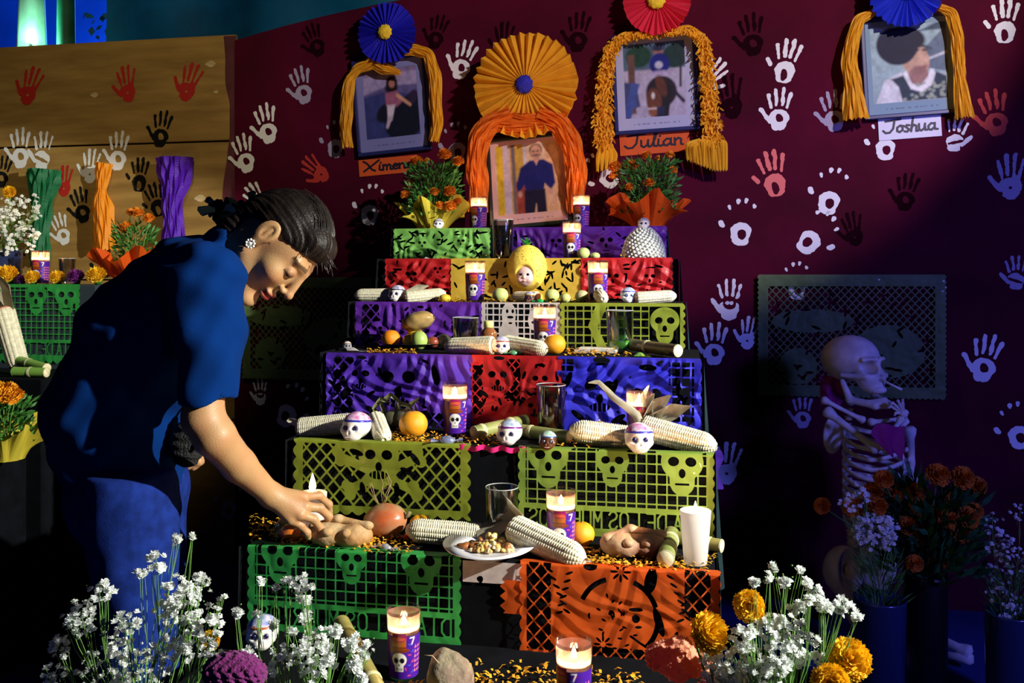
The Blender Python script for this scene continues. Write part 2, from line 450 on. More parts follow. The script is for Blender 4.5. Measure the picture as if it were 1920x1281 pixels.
# green mesh tarp above the wall, a blue backdrop panel for the night beyond it, a lit post
tarp_m = mat('green_tarp', (.0, .11, .11), .7, var=.5, scale=2.2, transl=.5, bump=.2, bscale=15)
g = MB().grid(lambda u, v: (-1.02+u*3.2, .06*math.sin(u*14)+.03*math.sin(u*37+v*3), v*1.1), 60, 8)
tarp = obj('tarp', g, tarp_m, loc=wl(-1.08, -.16, 2.0), rot=(0, 0, RZ))
tag(tarp, 'dark green tarpaulin stretched behind the top of the wall', 'tarpaulin')
bd = struct('night_backdrop', MB().box((-3.2, 8.5, 2.5), (7, .1, 5)), mat('backdrop_blue', (.02, .16, .62), .8, var=.3, scale=1.5))  # added panel standing in for the blue night sky
post = obj('post', MB().lathe([(.10, 0), (.098, 1.2), (.085, 2.2), (.062, 2.75), (.05, 3.3)], 20, wob=lambda a, z: .06*math.sin(a*7)),
           mat('pale_green_post', (.6, .85, .62), .6, var=.3, scale=5), loc=(-2.62, 4.95, 0))
tag(post, 'pale lit post standing behind the wooden boards at upper left', 'post')
post2 = obj('post', MB().lathe([(.05, 0), (.05, 1.2), (.05, 2.2), (.045, 2.75), (.04, 3.3)], 16), mat('dark_green_post', (.02, .2, .1), .6, var=.5, scale=5), loc=(-2.42, 4.92, 0))
tag(post2, 'thin dark green pole right of the pale lit post', 'post')
fol = MB(); r_ = random.Random(3)
for k in range(130):
    c = Vector((r_.gauss(0, .13), r_.gauss(0, .05), r_.gauss(0, .14))); a = r_.uniform(0, 6.3); s = r_.uniform(.03, .06)
    dx, dz = math.cos(a)*s, math.sin(a)*s
    fol.add([c, c+Vector((dx*.5-dz*.3, .01, dz*.5+dx*.3)), c+Vector((dx, 0, dz)), c+Vector((dx*.5+dz*.3, -.01, dz*.5-dx*.3))], [(0, 1, 2, 3)])
tr = thing('tree', 'dark leafy branch against the blue night at upper left', 'tree', (-2.3, 5.4, 2.66))
t_ = obj('foliage', fol, mat('night_leaf', (.004, .03, .05), .8), tr, kind='stuff')
obj('branch', MB().tube([(.0, 0, -2.66), (.03, 0, -1.2), (0, 0, .1)], [.04, .03, .01], 8), mat('night_bark', (.01, .02, .03), .9), tr)

# ------------------------------------------------------------------ handprints painted on the wall
def hand_field(style):
    seed = {'full': 0, 'ring': 1, 'seg': 2, 'tips': 3, 'heart': 4, 'dot': 5}[style]
    def f(X, Y):                                     # unit hand: height about 1, palm centre (0,-.22)
        n = vnoise(X+seed*3, Y, 9, seed)*.035+vnoise(X, Y+seed, 22, seed)*.02
        fing = [((-.17, -.02), (-.27, .33), .045), ((-.06, .03), (-.1, .46), .05), ((.06, .03), (.08, .49), .05), ((.16, -.02), (.25, .38), .043)]
        th = ((-.2, -.3), (-.42, -.02), .055)
        P_ = -smin(elli(X, Y, 0, -.2, .225, .2), elli(X, Y, 0, -.38, .17, .12), .05)
        if style == 'full': P_ = np.minimum(P_, circ(X, Y, .0, -.24, .035))
        if style == 'ring': P_ = np.minimum(P_, elli(X, Y, .01, -.22, .085, .1, .3))
        if style == 'seg': P_ = np.minimum(P_, seg(X, Y, (-.2, -.17), (.14, -.28), .045))
        if style == 'tips': P_ = np.minimum(P_, elli(X, Y, .02, -.25, .09, .11))
        if style == 'dot': P_ = np.minimum(P_, elli(X, Y, .0, -.3, .07, .14))
        if style == 'heart': P_ = np.maximum(np.minimum(P_, elli(X, Y, 0, -.09, .17, .14)), -smin(circ(X, Y, -.045, -.08, .045), circ(X, Y, .045, -.08, .045), .02))
        for a, b, r in fing:
            if style in ('full', 'ring', 'dot'): P_ = np.maximum(P_, -seg(X, Y, a if style == 'full' else (a[0]*1.05+.1*(b[0]-a[0]), a[1]+.18*(b[1]-a[1])), b, r*.75, r))
            elif style in ('seg', 'heart'):
                for t0, t1 in ((.2, .48), (.56, .75), (.84, 1)):
                    P_ = np.maximum(P_, -seg(X, Y, tuple(a[i]+t0*(b[i]-a[i]) for i in (0, 1)), tuple(a[i]+t1*(b[i]-a[i]) for i in (0, 1)), r*.8))
            else: P_ = np.maximum(P_, -seg(X, Y, tuple(a[i]+.93*(b[i]-a[i]) for i in (0, 1)), b, r*.75, r*.95))
        if style == 'tips': P_ = np.maximum(P_, -seg(X, Y, (-.4, -.06), (-.42, -.02), .055))
        else: P_ = np.maximum(P_, -seg(X, Y, th[0] if style != 'dot' else (-.34, -.12), th[1], .05, .05))
        return P_+n
    return f
HM = {}
for st in ('full', 'ring', 'seg', 'tips', 'heart', 'dot'):
    V, Q = msq(hand_field(st), -.6, .6, -.6, .62, 56, 56)
    HM[st] = mesh((np.stack([V[:, 0], V[:, 0]*0, V[:, 1]], 1), Q), 'handprint')
HC = {'w': mat('white_hand_paint', (.78, .8, .82), .7), 'g': mat('dim_white_hand_paint', (.33, .3, .42), .7, var=.4, scale=60),  # second paint is the white with dim bluish light put into its colour
      'r': mat('red_hand_paint', (.45, .015, .01), .7), 'R': mat('orange_red_hand_paint', (.5, .035, .02), .7), 's': mat('salmon_hand_paint', (.75, .16, .14), .7),
      'k': mat('black_hand_paint', (.008, .009, .008), .9, spec=.1), 'd': mat('dark_hand_paint', (.012, .001, .004), .95, spec=.04)}
prints = [(57, 162, 68, 22, 'full', 'r', 1), (238, 158, 64, -5, 'full', 'r', 1), (355, 155, 68, 22, 'full', 'r', 1), (303, 242, 64, 10, 'ring', 'k', 1),
          (38, 278, 70, 0, 'ring', 'w', 1), (80, 283, 68, 6, 'seg', 'w', 1), (222, 283, 68, 5, 'ring', 'w', 1), (170, 312, 60, 8, 'full', 'w', 1), (262, 328, 60, 5, 'dot', 'k', 1),
          (115, 430, 56, -18, 'ring', 'w', 1), (152, 385, 62, -12, 'ring', 'k', 1), (292, 375, 60, -15, 'dot', 'k', 1), (121, 340, 54, 5, 'full', 'r', 1), (5, 322, 56, 12, 'ring', 'k', 1),
          (30, 500, 60, 4, 'tips', 'k', 1), (195, 490, 60, -10, 'tips', 'k', 1),
          (566, 160, 66, -12, 'ring', 'g', 1), (500, 232, 70, -10, 'ring', 'w', 1), (458, 288, 68, -12, 'ring', 'w', 1), (592, 318, 58, -48, 'full', 'R', 1), (869, 112, 70, 18, 'ring', 'w', 1),
          (482, 372, 60, -38, 'dot', 'w', 1), (695, 385, 72, 8, 'tips', 'w', 1), (630, 262, 66, 5, 'tips', 'g', 1), (856, 268, 70, -3, 'tips', 'g', 1), (1130, 322, 70, -40, 'tips', 'w', 1),
          (1333, 142, 66, 38, 'full', 'w', -1), (945, 75, 62, 5, 'full', 'd', 1), (1085, 60, 70, 6, 'ring', 'd', 1), (1410, 65, 74, -5, 'ring', 'd', 1), (1370, 182, 78, -5, 'full', 'd', 1),
          (820, 60, 60, 15, 'ring', 'd', 1), (590, 75, 60, -20, 'ring', 'd', 1), (1475, 115, 78, 12, 'dot', 'w', 1), (1461, 205, 74, 3, 'ring', 'w', 1), (1563, 208, 72, -5, 'ring', 'g', 1),
          (1885, 40, 78, 3, 'dot', 'w', 1), (1792, 252, 62, 8, 'seg', 'w', -1), (1660, 262, 74, 0, 'tips', 'w', 1), (1865, 212, 80, -8, 'ring', 'R', 1), (1450, 326, 82, -8, 'dot', 's', 1),
          (1558, 360, 82, 12, 'tips', 'w', 1), (1390, 418, 82, 4, 'tips', 'w', 1), (1530, 438, 84, 38, 'tips', 'w', -1), (1368, 562, 72, 3, 'heart', 'w', 1), (1340, 645, 74, 3, 'ring', 'w', 1),
          (1404, 625, 58, 12, 'full', 'w', 1), (1848, 672, 84, 12, 'ring', 'w', 1), (1365, 870, 74, 8, 'full', 'w', 1), (1505, 772, 58, 0, 'ring', 'g', 1), (488, 735, 46, 0, 'heart', 'w', 1),
          (545, 762, 80, 25, 'tips', 'w', -1), (1895, 332, 80, 2, 'full', 'g', 1), (1905, 512, 60, 0, 'seg', 'g', 1), (1494, 528, 66, 0, 'tips', 'w', 1), (1908, 800, 82, -8, 'tips', 'w', 1),
          (430, 940, 66, 10, 'tips', 'g', 1), (1480, 640, 60, 20, 'ring', 'd', 1), (1700, 360, 66, 9, 'ring', 'd', 1), (1600, 430, 60, -9, 'full', 'd', 1)]
for px, py, s, rot, st, c, fl in prints:
    onwood = px < 425
    par = wall_left if onwood else wall_back
    off = .0016 if onwood else .0136
    p = wallpt(px, py, off); S = s*p.y/F*1.06
    q = par.matrix_basis.inverted() @ p
    obj('handprint', HM[st], HC[c], par, loc=q, rot=(0, math.radians(rot), 0), scale=(S*fl, 1, S))

# ------------------------------------------------------------------ papel picado
def tissue(name, col, tr=.42): return mat('tissue_'+name, col, .55, var=.12, scale=14, transl=tr, coat=.1)
def border(X, Y, w, h, amp=.006, per=.03, top=.0):
    f = h-amp+amp*np.abs(np.sin(math.pi*X/per))-Y
    f = np.minimum(f, X-amp+amp*np.abs(np.sin(math.pi*Y/per)))
    f = np.minimum(f, w-X-amp+amp*np.abs(np.sin(math.pi*Y/per)))
    return np.minimum(f, Y+top)
def lattice(f, X, Y, region, s=.03, t=.0028, diag=True):
    if diag:
        a = ((X+Y*.9)/s) % 1; b = ((X-Y*.9)/s) % 1; k = s/1.41
    else: a = (X/s) % 1; b = (Y/s) % 1; k = s
    bars = t/2-np.minimum(np.minimum(a, 1-a), np.minimum(b, 1-b))*k
    return np.minimum(f, np.maximum(region, bars))
def skull(f, X, Y, cx, cy, s, mouth='bar', ring=0):
    sh = smin(elli(X, Y, cx, cy-.12*s, .44*s, .4*s), elli(X, Y, cx, cy+.3*s, .26*s, .3*s), .06*s)
    if ring: f = np.minimum(f, np.where(sh > 0, sh-ring*(1+.6*np.sin(7*np.arctan2(Y-cy, X-cx))), 1)*1.0) if False else f
    f = np.maximum(f, -sh)
    ho = np.minimum(elli(X, Y, cx-.18*s, cy-.12*s, .115*s, .1*s, -.2), elli(X, Y, cx+.18*s, cy-.12*s, .115*s, .1*s, .2))
    ho = np.minimum(ho, np.maximum(elli(X, Y, cx, cy+.13*s, .07*s, .1*s), 0*X-1))
    if mouth == 'bar': ho = np.minimum(ho, rect(X, Y, cx, cy+.36*s, .3*s, .045*s))
    else: ho = np.minimum(ho, np.maximum(elli(X, Y, cx, cy+.3*s, .2*s, .09*s), .012*s-np.abs(((X-cx)/(.09*s)) % 1-.5)*.09*s))
    return np.minimum(f, ho)
def slits(f, X, Y, n, w, h, seed, l=.014, t=.0028, box=None):
    r = random.Random(seed)
    x0, y0, x1, y1 = box or (.012, .01, w-.012, h-.012)
    for _ in range(n):
        x, y, a = r.uniform(x0, x1), r.uniform(y0, y1), r.uniform(0, 3.14); L_ = l*r.uniform(.6, 1.3)
        f = np.minimum(f, elli(X, Y, x, y, L_, t*1.3, a))
    return f
def daisy(f, X, Y, cx, cy, r, n=8, cut=True):
    for k in range(n):
        a = 2*math.pi*k/n; e = elli(X, Y, cx+math.cos(a)*r*.6, cy+math.sin(a)*r*.6, r*.36, r*.12, a)
        f = np.minimum(f, e) if cut else np.maximum(f, -e)
    return f
def textband(f, X, Y, y0, y1, w, txt='DIA DE LOS MUERTOS'):
    m = .014; f = np.minimum(f, np.maximum(rect(X, Y, w/2, (y0+y1)/2, w-2*m, y1-y0), -1))
    n = len(txt.replace(' ', ''))+txt.count(' ')*.4; cw = (w-2*m-.01)/n
    tf = text_field(X, -Y, txt, w-m-.008, -y1, y1-y0, cw/.86, .0021, mirror=True)
    return np.maximum(f, -tf)
def d_lattice_skull(X, Y, w, h):
    f = border(X, Y, w, h, .009, .03); cx = w*.49
    f = lattice(f, X, Y, rect(X, Y, w/2, h*.5+.002, w-.05, h-.048), .034, .0048)
    f = np.maximum(f, -elli(X, Y, w*.42, .012, w*.2, .032)); f = np.maximum(f, -elli(X, Y, w*.62, .01, w*.18, .026))
    for a, b in (((cx-.1, .055), (cx+.09, .13)), ((cx+.1, .05), (cx-.075, .135))):
        f = np.maximum(f, -seg(X, Y, a, b, .011)); 
        for q in (a, b): f = np.maximum(f, -np.minimum(circ(X, Y, q[0]-.004, q[1]-.011, .014), circ(X, Y, q[0]+.004, q[1]+.011, .014)))
    f = skull(f, X, Y, cx, .062, .115, 'teeth')
    for x, y, a in ((.145, .012, .1), (.16, .045, .3), (cx-.075, .1, 1.2), (cx+.07, .085, .4), (cx+.045, .13, 1.5), (cx-.04, .132, 1.4), (cx+.09, .055, .9)):
        f = np.minimum(f, elli(X, Y, x, y, .018, .007, a))
    return f
def d_skulls_text(xs, s_big=.1, s_small=.075, gh=None):
    def d(X, Y, w, h):
        g1 = gh or h*.63
        f = border(X, Y, w, h, .005, .024); f = np.minimum(f, h-.016+.012*np.abs(np.sin(math.pi*X/.03))-Y)
        f = lattice(f, X, Y, rect(X, Y, w/2, g1/2+.006, w-.036, g1-.012), .0225, .0034, False)
        for x in (w*.17, w*.83): f = np.maximum(f, -elli(X, Y, x, .0, s_big*.56, .036))
        f = np.maximum(f, -rect(X, Y, w/2, .003, w, .012))
        for k, x in enumerate(xs): f = skull(f, X, Y, w*x, (.046, .05, .05)[k], (s_big, s_small, s_big)[k])
        return textband(f, X, Y, g1+.012, h-.034, w)
    return d
def d_slits(seed, n=34, sk=None):
    def d(X, Y, w, h):
        f = border(X, Y, w, h, .004, .02)
        f = slits(f, X, Y, n, w, h, seed)
        for (x, y, s) in (sk or ()):
            f = np.maximum(f, -circ(X, Y, x*w, y*h, s*.55)); f = skull(f, X, Y, x*w, y*h, s)
        return f
    return d
def d_face_seed(X, Y, w, h):
    f = border(X, Y, w, h, .006, .026)
    f = lattice(f, X, Y, rect(X, Y, .04, h*.45, .05, h*.75), .03, .003); f = lattice(f, X, Y, rect(X, Y, w-.045, h*.25, .05, h*.42), .03, .003)
    f = lattice(f, X, Y, rect(X, Y, w*.55, h*.84, w*.8, h*.16), .03, .003)
    cx, cy = w*.5, h*.5
    an = np.arctan2(Y-cy, X-cx)
    for a0 in (-2.3, -.75, .35): f = np.minimum(f, np.maximum(np.abs(circ(X, Y, cx, cy, .078))-.005, (np.abs(an-a0)-.42)*.078))
    for (x, y, a, b) in ((cx+.035, cy+.0, .008, .008), (cx+.035, cy-.018, .014, .004), (cx+.04, cy+.016, .007, .003)): f = np.minimum(f, elli(X, Y, x, y, a, b))
    f = np.minimum(f, seg(X, Y, (cx+.025, cy+.035), (cx+.055, cy+.055), .0025))
    r = random.Random(9)
    for _ in range(30):
        a, q = r.uniform(0, 6.28), r.uniform(.01, .062); x, y = cx+math.cos(a)*q, cy+math.sin(a)*q
        if (x-cx-.037)**2+(y-cy)**2 > .0007: f = np.minimum(f, elli(X, Y, x, y, .0052, .0022, r.uniform(0, 3.1)))
    f = daisy(f, X, Y, cx-.03, cy+.055, .02); f = daisy(f, X, Y, cx+.005, .025, .022)
    for sx in (w*.2, w*.8):
        for k in range(6): f = np.minimum(f, elli(X, Y, sx-.018+.007*k, .03+.016*k, .0085, .0026, .5)); f = np.minimum(f, elli(X, Y, sx+.022-.004*k, .034+.016*k, .0085, .0026, -.4))
    f = np.minimum(f, elli(X, Y, w*.36, .018, .014, .008)); f = np.minimum(f, elli(X, Y, w*.66, .04, .012, .025, .2)); f = np.minimum(f, elli(X, Y, w*.7, .12, .008, .03, -.3)); f = np.minimum(f, elli(X, Y, w*.78, .15, .005, .014, .3))
    return daisy(f, X, Y, w*.3, h*.86, .03, 6, False)
def d_grid_figure(X, Y, w, h):
    f = border(X, Y, w, h, .003, .02); f = lattice(f, X, Y, rect(X, Y, w/2, h/2, w-.026, h-.01), .0185, .0042, False)
    f = np.maximum(f, -smin(elli(X, Y, w*.35, h*.22, .021, .03), elli(X, Y, w*.35, h*.72, .03, .05), .02))
    for e in ((w*.33, h*.18, .004, .006), (w*.40, h*.18, .004, .006), (w*.37, h*.3, .01, .004), (w*.37, h*.42, .006, .003)): f = np.minimum(f, elli(X, Y, *e))
    f = np.maximum(f, -elli(X, Y, w*.66, h*.35, .016, .03)); return np.minimum(f, elli(X, Y, w*.66, h*.4, .006, .004))
def d_grid_skull(X, Y, w, h):
    f = border(X, Y, w, h, .007, .022); f = lattice(f, X, Y, rect(X, Y, w*.4, h/2, w*.72, h-.02), .0235, .004, False)
    f = np.minimum(f, rect(X, Y, w*.84, h*.5, w*.24, h-.02))
    f = np.maximum(f, -seg(X, Y, (w*.36, -.01), (w*.27, h*.45), .016, .013)); f = np.maximum(f, -seg(X, Y, (w*.27, h*.45), (w*.36, h*.95), .011, .014))
    f = skull(f, X, Y, w*.84, h*.4, .094); return np.maximum(f, -elli(X, Y, w*.84, h*.93, .05, .02))
def d_big_skulls(cols, grid_side, s=.11, slit=26, seed=3):
    def d(X, Y, w, h):
        f = border(X, Y, w, h, .004, .03)
        if grid_side < 0: f = lattice(f, X, Y, rect(X, Y, .05, h*.45, .055, h*.8), .034, .0042); f = lattice(f, X, Y, rect(X, Y, w*.74, h*.82, .12, h*.2), .03, .004)
        if grid_side > 0: f = lattice(f, X, Y, rect(X, Y, w-.05, h*.4, .062, h*.7), .024, .0042, False); f = lattice(f, X, Y, rect(X, Y, .02, .022, .05, .03), .022, .004, False)
        if grid_side == 0: f = lattice(f, X, Y, rect(X, Y, w*.47, h*.35, .035, h*.6), .022, .003); f = lattice(f, X, Y, rect(X, Y, .02, h*.5, .028, h*.7), .026, .003)
        f = slits(f, X, Y, slit, w, h, seed, .011, .003)
        for x, y, k in cols:
            for q in range(5):
                a = 2*math.pi*q/5+1; f = np.minimum(f, elli(X, Y, x*w+math.cos(a)*s*k*.66, y*h+math.sin(a)*s*k*.62, s*k*.17, s*k*.06, a+1.57))
            f = np.maximum(f, -circ(X, Y, x*w, y*h, s*k*.5)); f = skull(f, X, Y, x*w, y*h, s*k, 'teeth')
        return f
    return d
def d_wallsheet(X, Y, w, h):
    f = border(X, Y, w, h, .006, .02); f = lattice(f, X, Y, rect(X, Y, w/2, h/2, w-.08, h-.09), .028, .0042)
    f = np.maximum(f, -elli(X, Y, w*.3, h*.38, .15, .045)); f = np.maximum(f, -elli(X, Y, w*.7, h*.62, .13, .1)); f = np.maximum(f, -elli(X, Y, w*.22, h*.75, .07, .07))
    f = slits(f, X, Y, 60, w, h, 5, .016, .004, (.06, .06, w-.06, h-.06))
    return f
def picado(label, origin, w, h, dz, m, nx, ny=None, crump=.002, fold=.0, seed=0, curl=0., rz=RZ, group=None, name='cut_paper_banner', folds=0):
    ny = ny or int(nx*h/w)
    V, Q = msq(lambda X, Y: dz(X, Y, w, h), 0, w, 0, h, nx, ny)
    x, y = V[:, 0], V[:, 1]
    d = crump*(np.abs(vnoise(x+seed, y, 30, seed))*2+vnoise(x, y+seed, 62, seed+1)*.7+vnoise(x, y, 9, seed+2)*2.5)
    d = d*(1-.45*(folds > 0))+1.8*folds*(np.abs(((x*22+y*9+3*vnoise(x, y, 12, seed)) % 1)-.5)+np.abs(((x*13-y*17+2*vnoise(x, y, 15, 3)) % 1)-.5)-.5)
    d = d*np.clip(y/.02, 0, 1)
    zz = -(y-fold); yy = -.004-d-crump*1.2-curl*(y/h)**2-folds*.6
    top = y < fold
    zz = np.where(top, .0025+.0*y, zz-.0); yy = np.where(top, (fold-y)-.004, yy)
    o = obj(name, (np.stack([x, yy, zz], 1), Q), m, loc=origin, rot=(0, 0, rz))
    tag(o, label, 'paper banner', group); return o
def tier_sheet(label, t, px0, px1, ybot, dz, m, nx, **k):
    a, b = P(t, px0, 0), P(t, px1, 0); w = (b-a).length
    mid = (a+b)/2; h = (ybot-(YH+F*(CZ-mid.z)/mid.y))/F*mid.y
    fold = k.pop('fold', .0); off = k.pop('off', .0)
    a = a-Vector((DX[0], DX[1], 0))*off
    return picado(label, a+Vector((0, 0, .003)), w, h+fold, dz, m, nx, fold=fold, **k)
lime = tissue('lime', (.36, .44, .04)); lime2 = tissue('fresh_green', (.25, .62, .13)); leafg = tissue('leaf_green', (.05, .5, .1))
purple = tissue('purple', (.16, .03, .5)); violet = tissue('violet', (.10, .03, .55)); ublue = tissue('ultramarine', (.03, .03, .72))
red = tissue('red', (.6, .015, .02)); yelo = tissue('yellow', (.85, .58, .07)); orange = tissue('orange', (.9, .13, .012)); white = tissue('white', (.8, .74, .74))
tier_sheet('crumpled fresh green cut paper on the top step beneath the yellow-wrapped marigolds', 1, 740, 921, 489, d_slits(4, 60, ((.3, .5, .05), (.7, .45, .05))), lime2, 150, crump=.004, folds=.006, seed=1)
tier_sheet('shiny purple cut paper on the top step, left of the white beaded dome', 1, 958, 1251, 487, d_slits(8, 40, ((.3, .5, .07), (.62, .5, .08))), purple, 170, crump=.005, folds=.008, seed=2)
tier_sheet('dark red cut paper at the left end of the second step from the top', 2, 724, 848, 560, d_slits(11, 20, ((.4, .45, .07), (.8, .3, .05))), red, 120, crump=.005, folds=.007, seed=3)
tier_sheet('yellow cut paper with leaf slits behind the pineapple doll', 2, 846, 1092, 565, d_slits(15, 75), yelo, 190, crump=.0015, seed=4, off=.004)
tier_sheet('bright red cut paper on the second step from the top, right of the pineapple doll', 2, 1090, 1262, 562, d_slits(21, 30, ((.35, .5, .07), (.75, .5, .06))), red, 140, crump=.005, folds=.008, seed=5)
tier_sheet('purple cut paper with small skulls behind the plate of fruit', 3, 668, 904, 665, d_big_skulls(((.52, .35, .75), (.18, .55, .6)), -1, .085, 34, 6), purple, 190, crump=.003, folds=.005, seed=6)
tier_sheet('white cut paper grid with a smiling figure, third step from the top', 3, 903, 1052, 662, d_grid_figure, white, 150, crump=.001, seed=7)
tier_sheet('yellow-green cut paper grid with one skull at its right end', 3, 1050, 1285, 668, d_grid_skull, lime, 200, crump=.0022, seed=8, off=.003)
tier_sheet('violet crumpled cut paper with skulls, left third of the middle step', 4, 615, 888, 815, d_big_skulls(((.5, .38, 1.15), (.24, .3, .6)), -1, .14, 26, 12), violet, 200, crump=.004, folds=.008, seed=9)
tier_sheet('red cut paper with skulls between the violet and the blue sheet', 4, 884, 1056, 800, d_big_skulls(((.3, .33, 1), (.76, .36, .8), (.7, .74, .7)), 0, .085, 26, 14), red, 170, crump=.002, folds=.003, seed=10, off=.003)
tier_sheet('ultramarine cut paper with big round skulls, right third of the middle step', 4, 1046, 1316, 828, d_big_skulls(((.3, .42, 1.0), (.62, .5, 1.0)), 1, .13, 22, 16), ublue, 200, crump=.004, folds=.008, seed=11)
tier_sheet('yellow-green cut paper lattice with a skull and crossbones behind the lit hand candle', 5, 552, 884, 970, d_lattice_skull, lime, 260, crump=.0014, seed=12, fold=.02)
tier_sheet('pale green cut paper with three skulls and lettering behind the tall white candle', 5, 972, 1340, 1022, d_skulls_text((.16, .49, .84), .105, .085), tissue('pale_green', (.28, .46, .07)), 280, crump=.0014, seed=13, fold=.02)
tier_sheet('leaf green cut paper with three skulls and lettering at the front left', 6, 466, 866, 1212, d_skulls_text((.16, .5, .82), .1, .078), leafg, 300, crump=.0016, seed=14, fold=.03)
tier_sheet('orange cut paper with a round seeded face at the front right', 6, 975, 1352, 1268, d_face_seed, orange, 270, crump=.002, folds=.002, seed=15, fold=.02)
tier_sheet('scrap of orange paper with a zigzag edge on the dark front panel', 6, 938, 978, 1152, lambda X, Y, w, h: np.minimum(np.minimum(X-.012*np.abs(((Y/.02) % 1)-.5)*2, w-X), np.minimum(Y-h*.35, h-Y)), orange, 30, crump=.002, seed=16)
a = P(5, 1338, .3); picado('violet paper curl at the right end of the fifth step', a, .022, .10, lambda X, Y, w, h: np.minimum(np.minimum(X+.01, .016+.006*np.sin(Y*90)-X), np.minimum(Y+.01, h-.01-Y)), violet, 14, crump=.002, seed=40, name='paper_curl')
a = wallpt(1420, 515, .03); b = wallpt(1774, 522, .03)
picado('greenish cut paper sheet on the wall behind the skeleton', a, (b-a).length, .47, d_wallsheet, tissue('wall_green', (.16, .26, .09)), 220, crump=.002, seed=20)
a = wallpt(455, 520, .03); b = wallpt(700, 512, .03)
picado('dark greenish cut paper sheet on the wall behind the woman', a, (b-a).length, .44, d_wallsheet, tissue('wall_green', (.16, .26, .09)), 170, crump=.002, seed=21)

# ------------------------------------------------------------------ the stepped altar
altar = thing('altar', 'seven-step altar draped in black cloth and cut paper', 'altar', (0, 0, 0))
order = [7, 6, 5, 4, 3, 2, 1]
for t in order:
    cx, cy, z, d = TIER[t]
    hw = .5 if t < 7 else .56
    mb = MB().box((0, d/2, -z/2+.0), (2*hw, d-.004, z), .004)
    obj('step', mb, black_cloth, altar, smooth=False, loc=(cx, cy, z), rot=(0, 0, RZ))
# pale painted edge board on the sixth step, magenta ribbon on the fifth, hanging cloth on the right side
a = P(6, 868, 0); b = P(6, 985, 0)
mb = MB(); f = lambda X, Y: np.minimum(np.minimum(.026-np.abs(X*0+Y-.026)+0*X, .2), .004+vnoise(X, Y, 26)*.05+.012-.00*X)
V, Q = msq(lambda X, Y: np.minimum(.022-np.abs(Y-.022), .02+.05*vnoise(X, Y, 28, 2)+(.04-X)*.3), 0, .13, 0, .045, 70, 26)
obj('edge_paint', (np.stack([V[:, 0], V[:, 0]*0, -V[:, 1]], 1), Q), mat('chipped_white_paint', (.6, .52, .5), .7, var=.15, scale=40), altar, loc=a-Vector((DX[0], DX[1], 0))*.0015, rot=(0, 0, RZ), label='chipped white paint on the edge of the step')
a = P(5, 860, 0); g = MB().grid(lambda u, v: (u*.17, -.003-.003*math.sin(u*30), -v*.012+.004+.003*math.sin(u*23)), 40, 3)
obj('ribbon', g, mat('magenta_ribbon', (.6, .01, .16), .5, var=.3, scale=30), altar, loc=a, rot=(0, 0, RZ), label='magenta ribbon along the edge of the step')
for t in (1, 2, 3, 4, 5, 6):
    cx, cy, z, d = TIER[t]; c = P(t, 960, 0); R_ = Vector((cx+.5*UX[0], cy+.5*UX[1], z+.003))
    g = MB().grid(lambda u, v: (.006+.012*v+.009*v*math.sin(u*19+t), -.012+u*(d*.9), -v*(.30 if t < 6 else .6)), 24, 8)
    obj('side_drape', g, teal_cloth, altar, loc=R_, rot=(0, 0, RZ), label='dark teal side drape')
    Lf = Vector((cx-.5*UX[0], cy-.5*UX[1], z+.003))
    g = MB().grid(lambda u, v: (-.006-.012*v-.009*v*math.sin(u*19+t), -.012+u*(d*.9), -v*(.30 if t < 6 else .6)), 24, 8)
    obj('side_drape', g, black_cloth, altar, loc=Lf, rot=(0, 0, RZ))

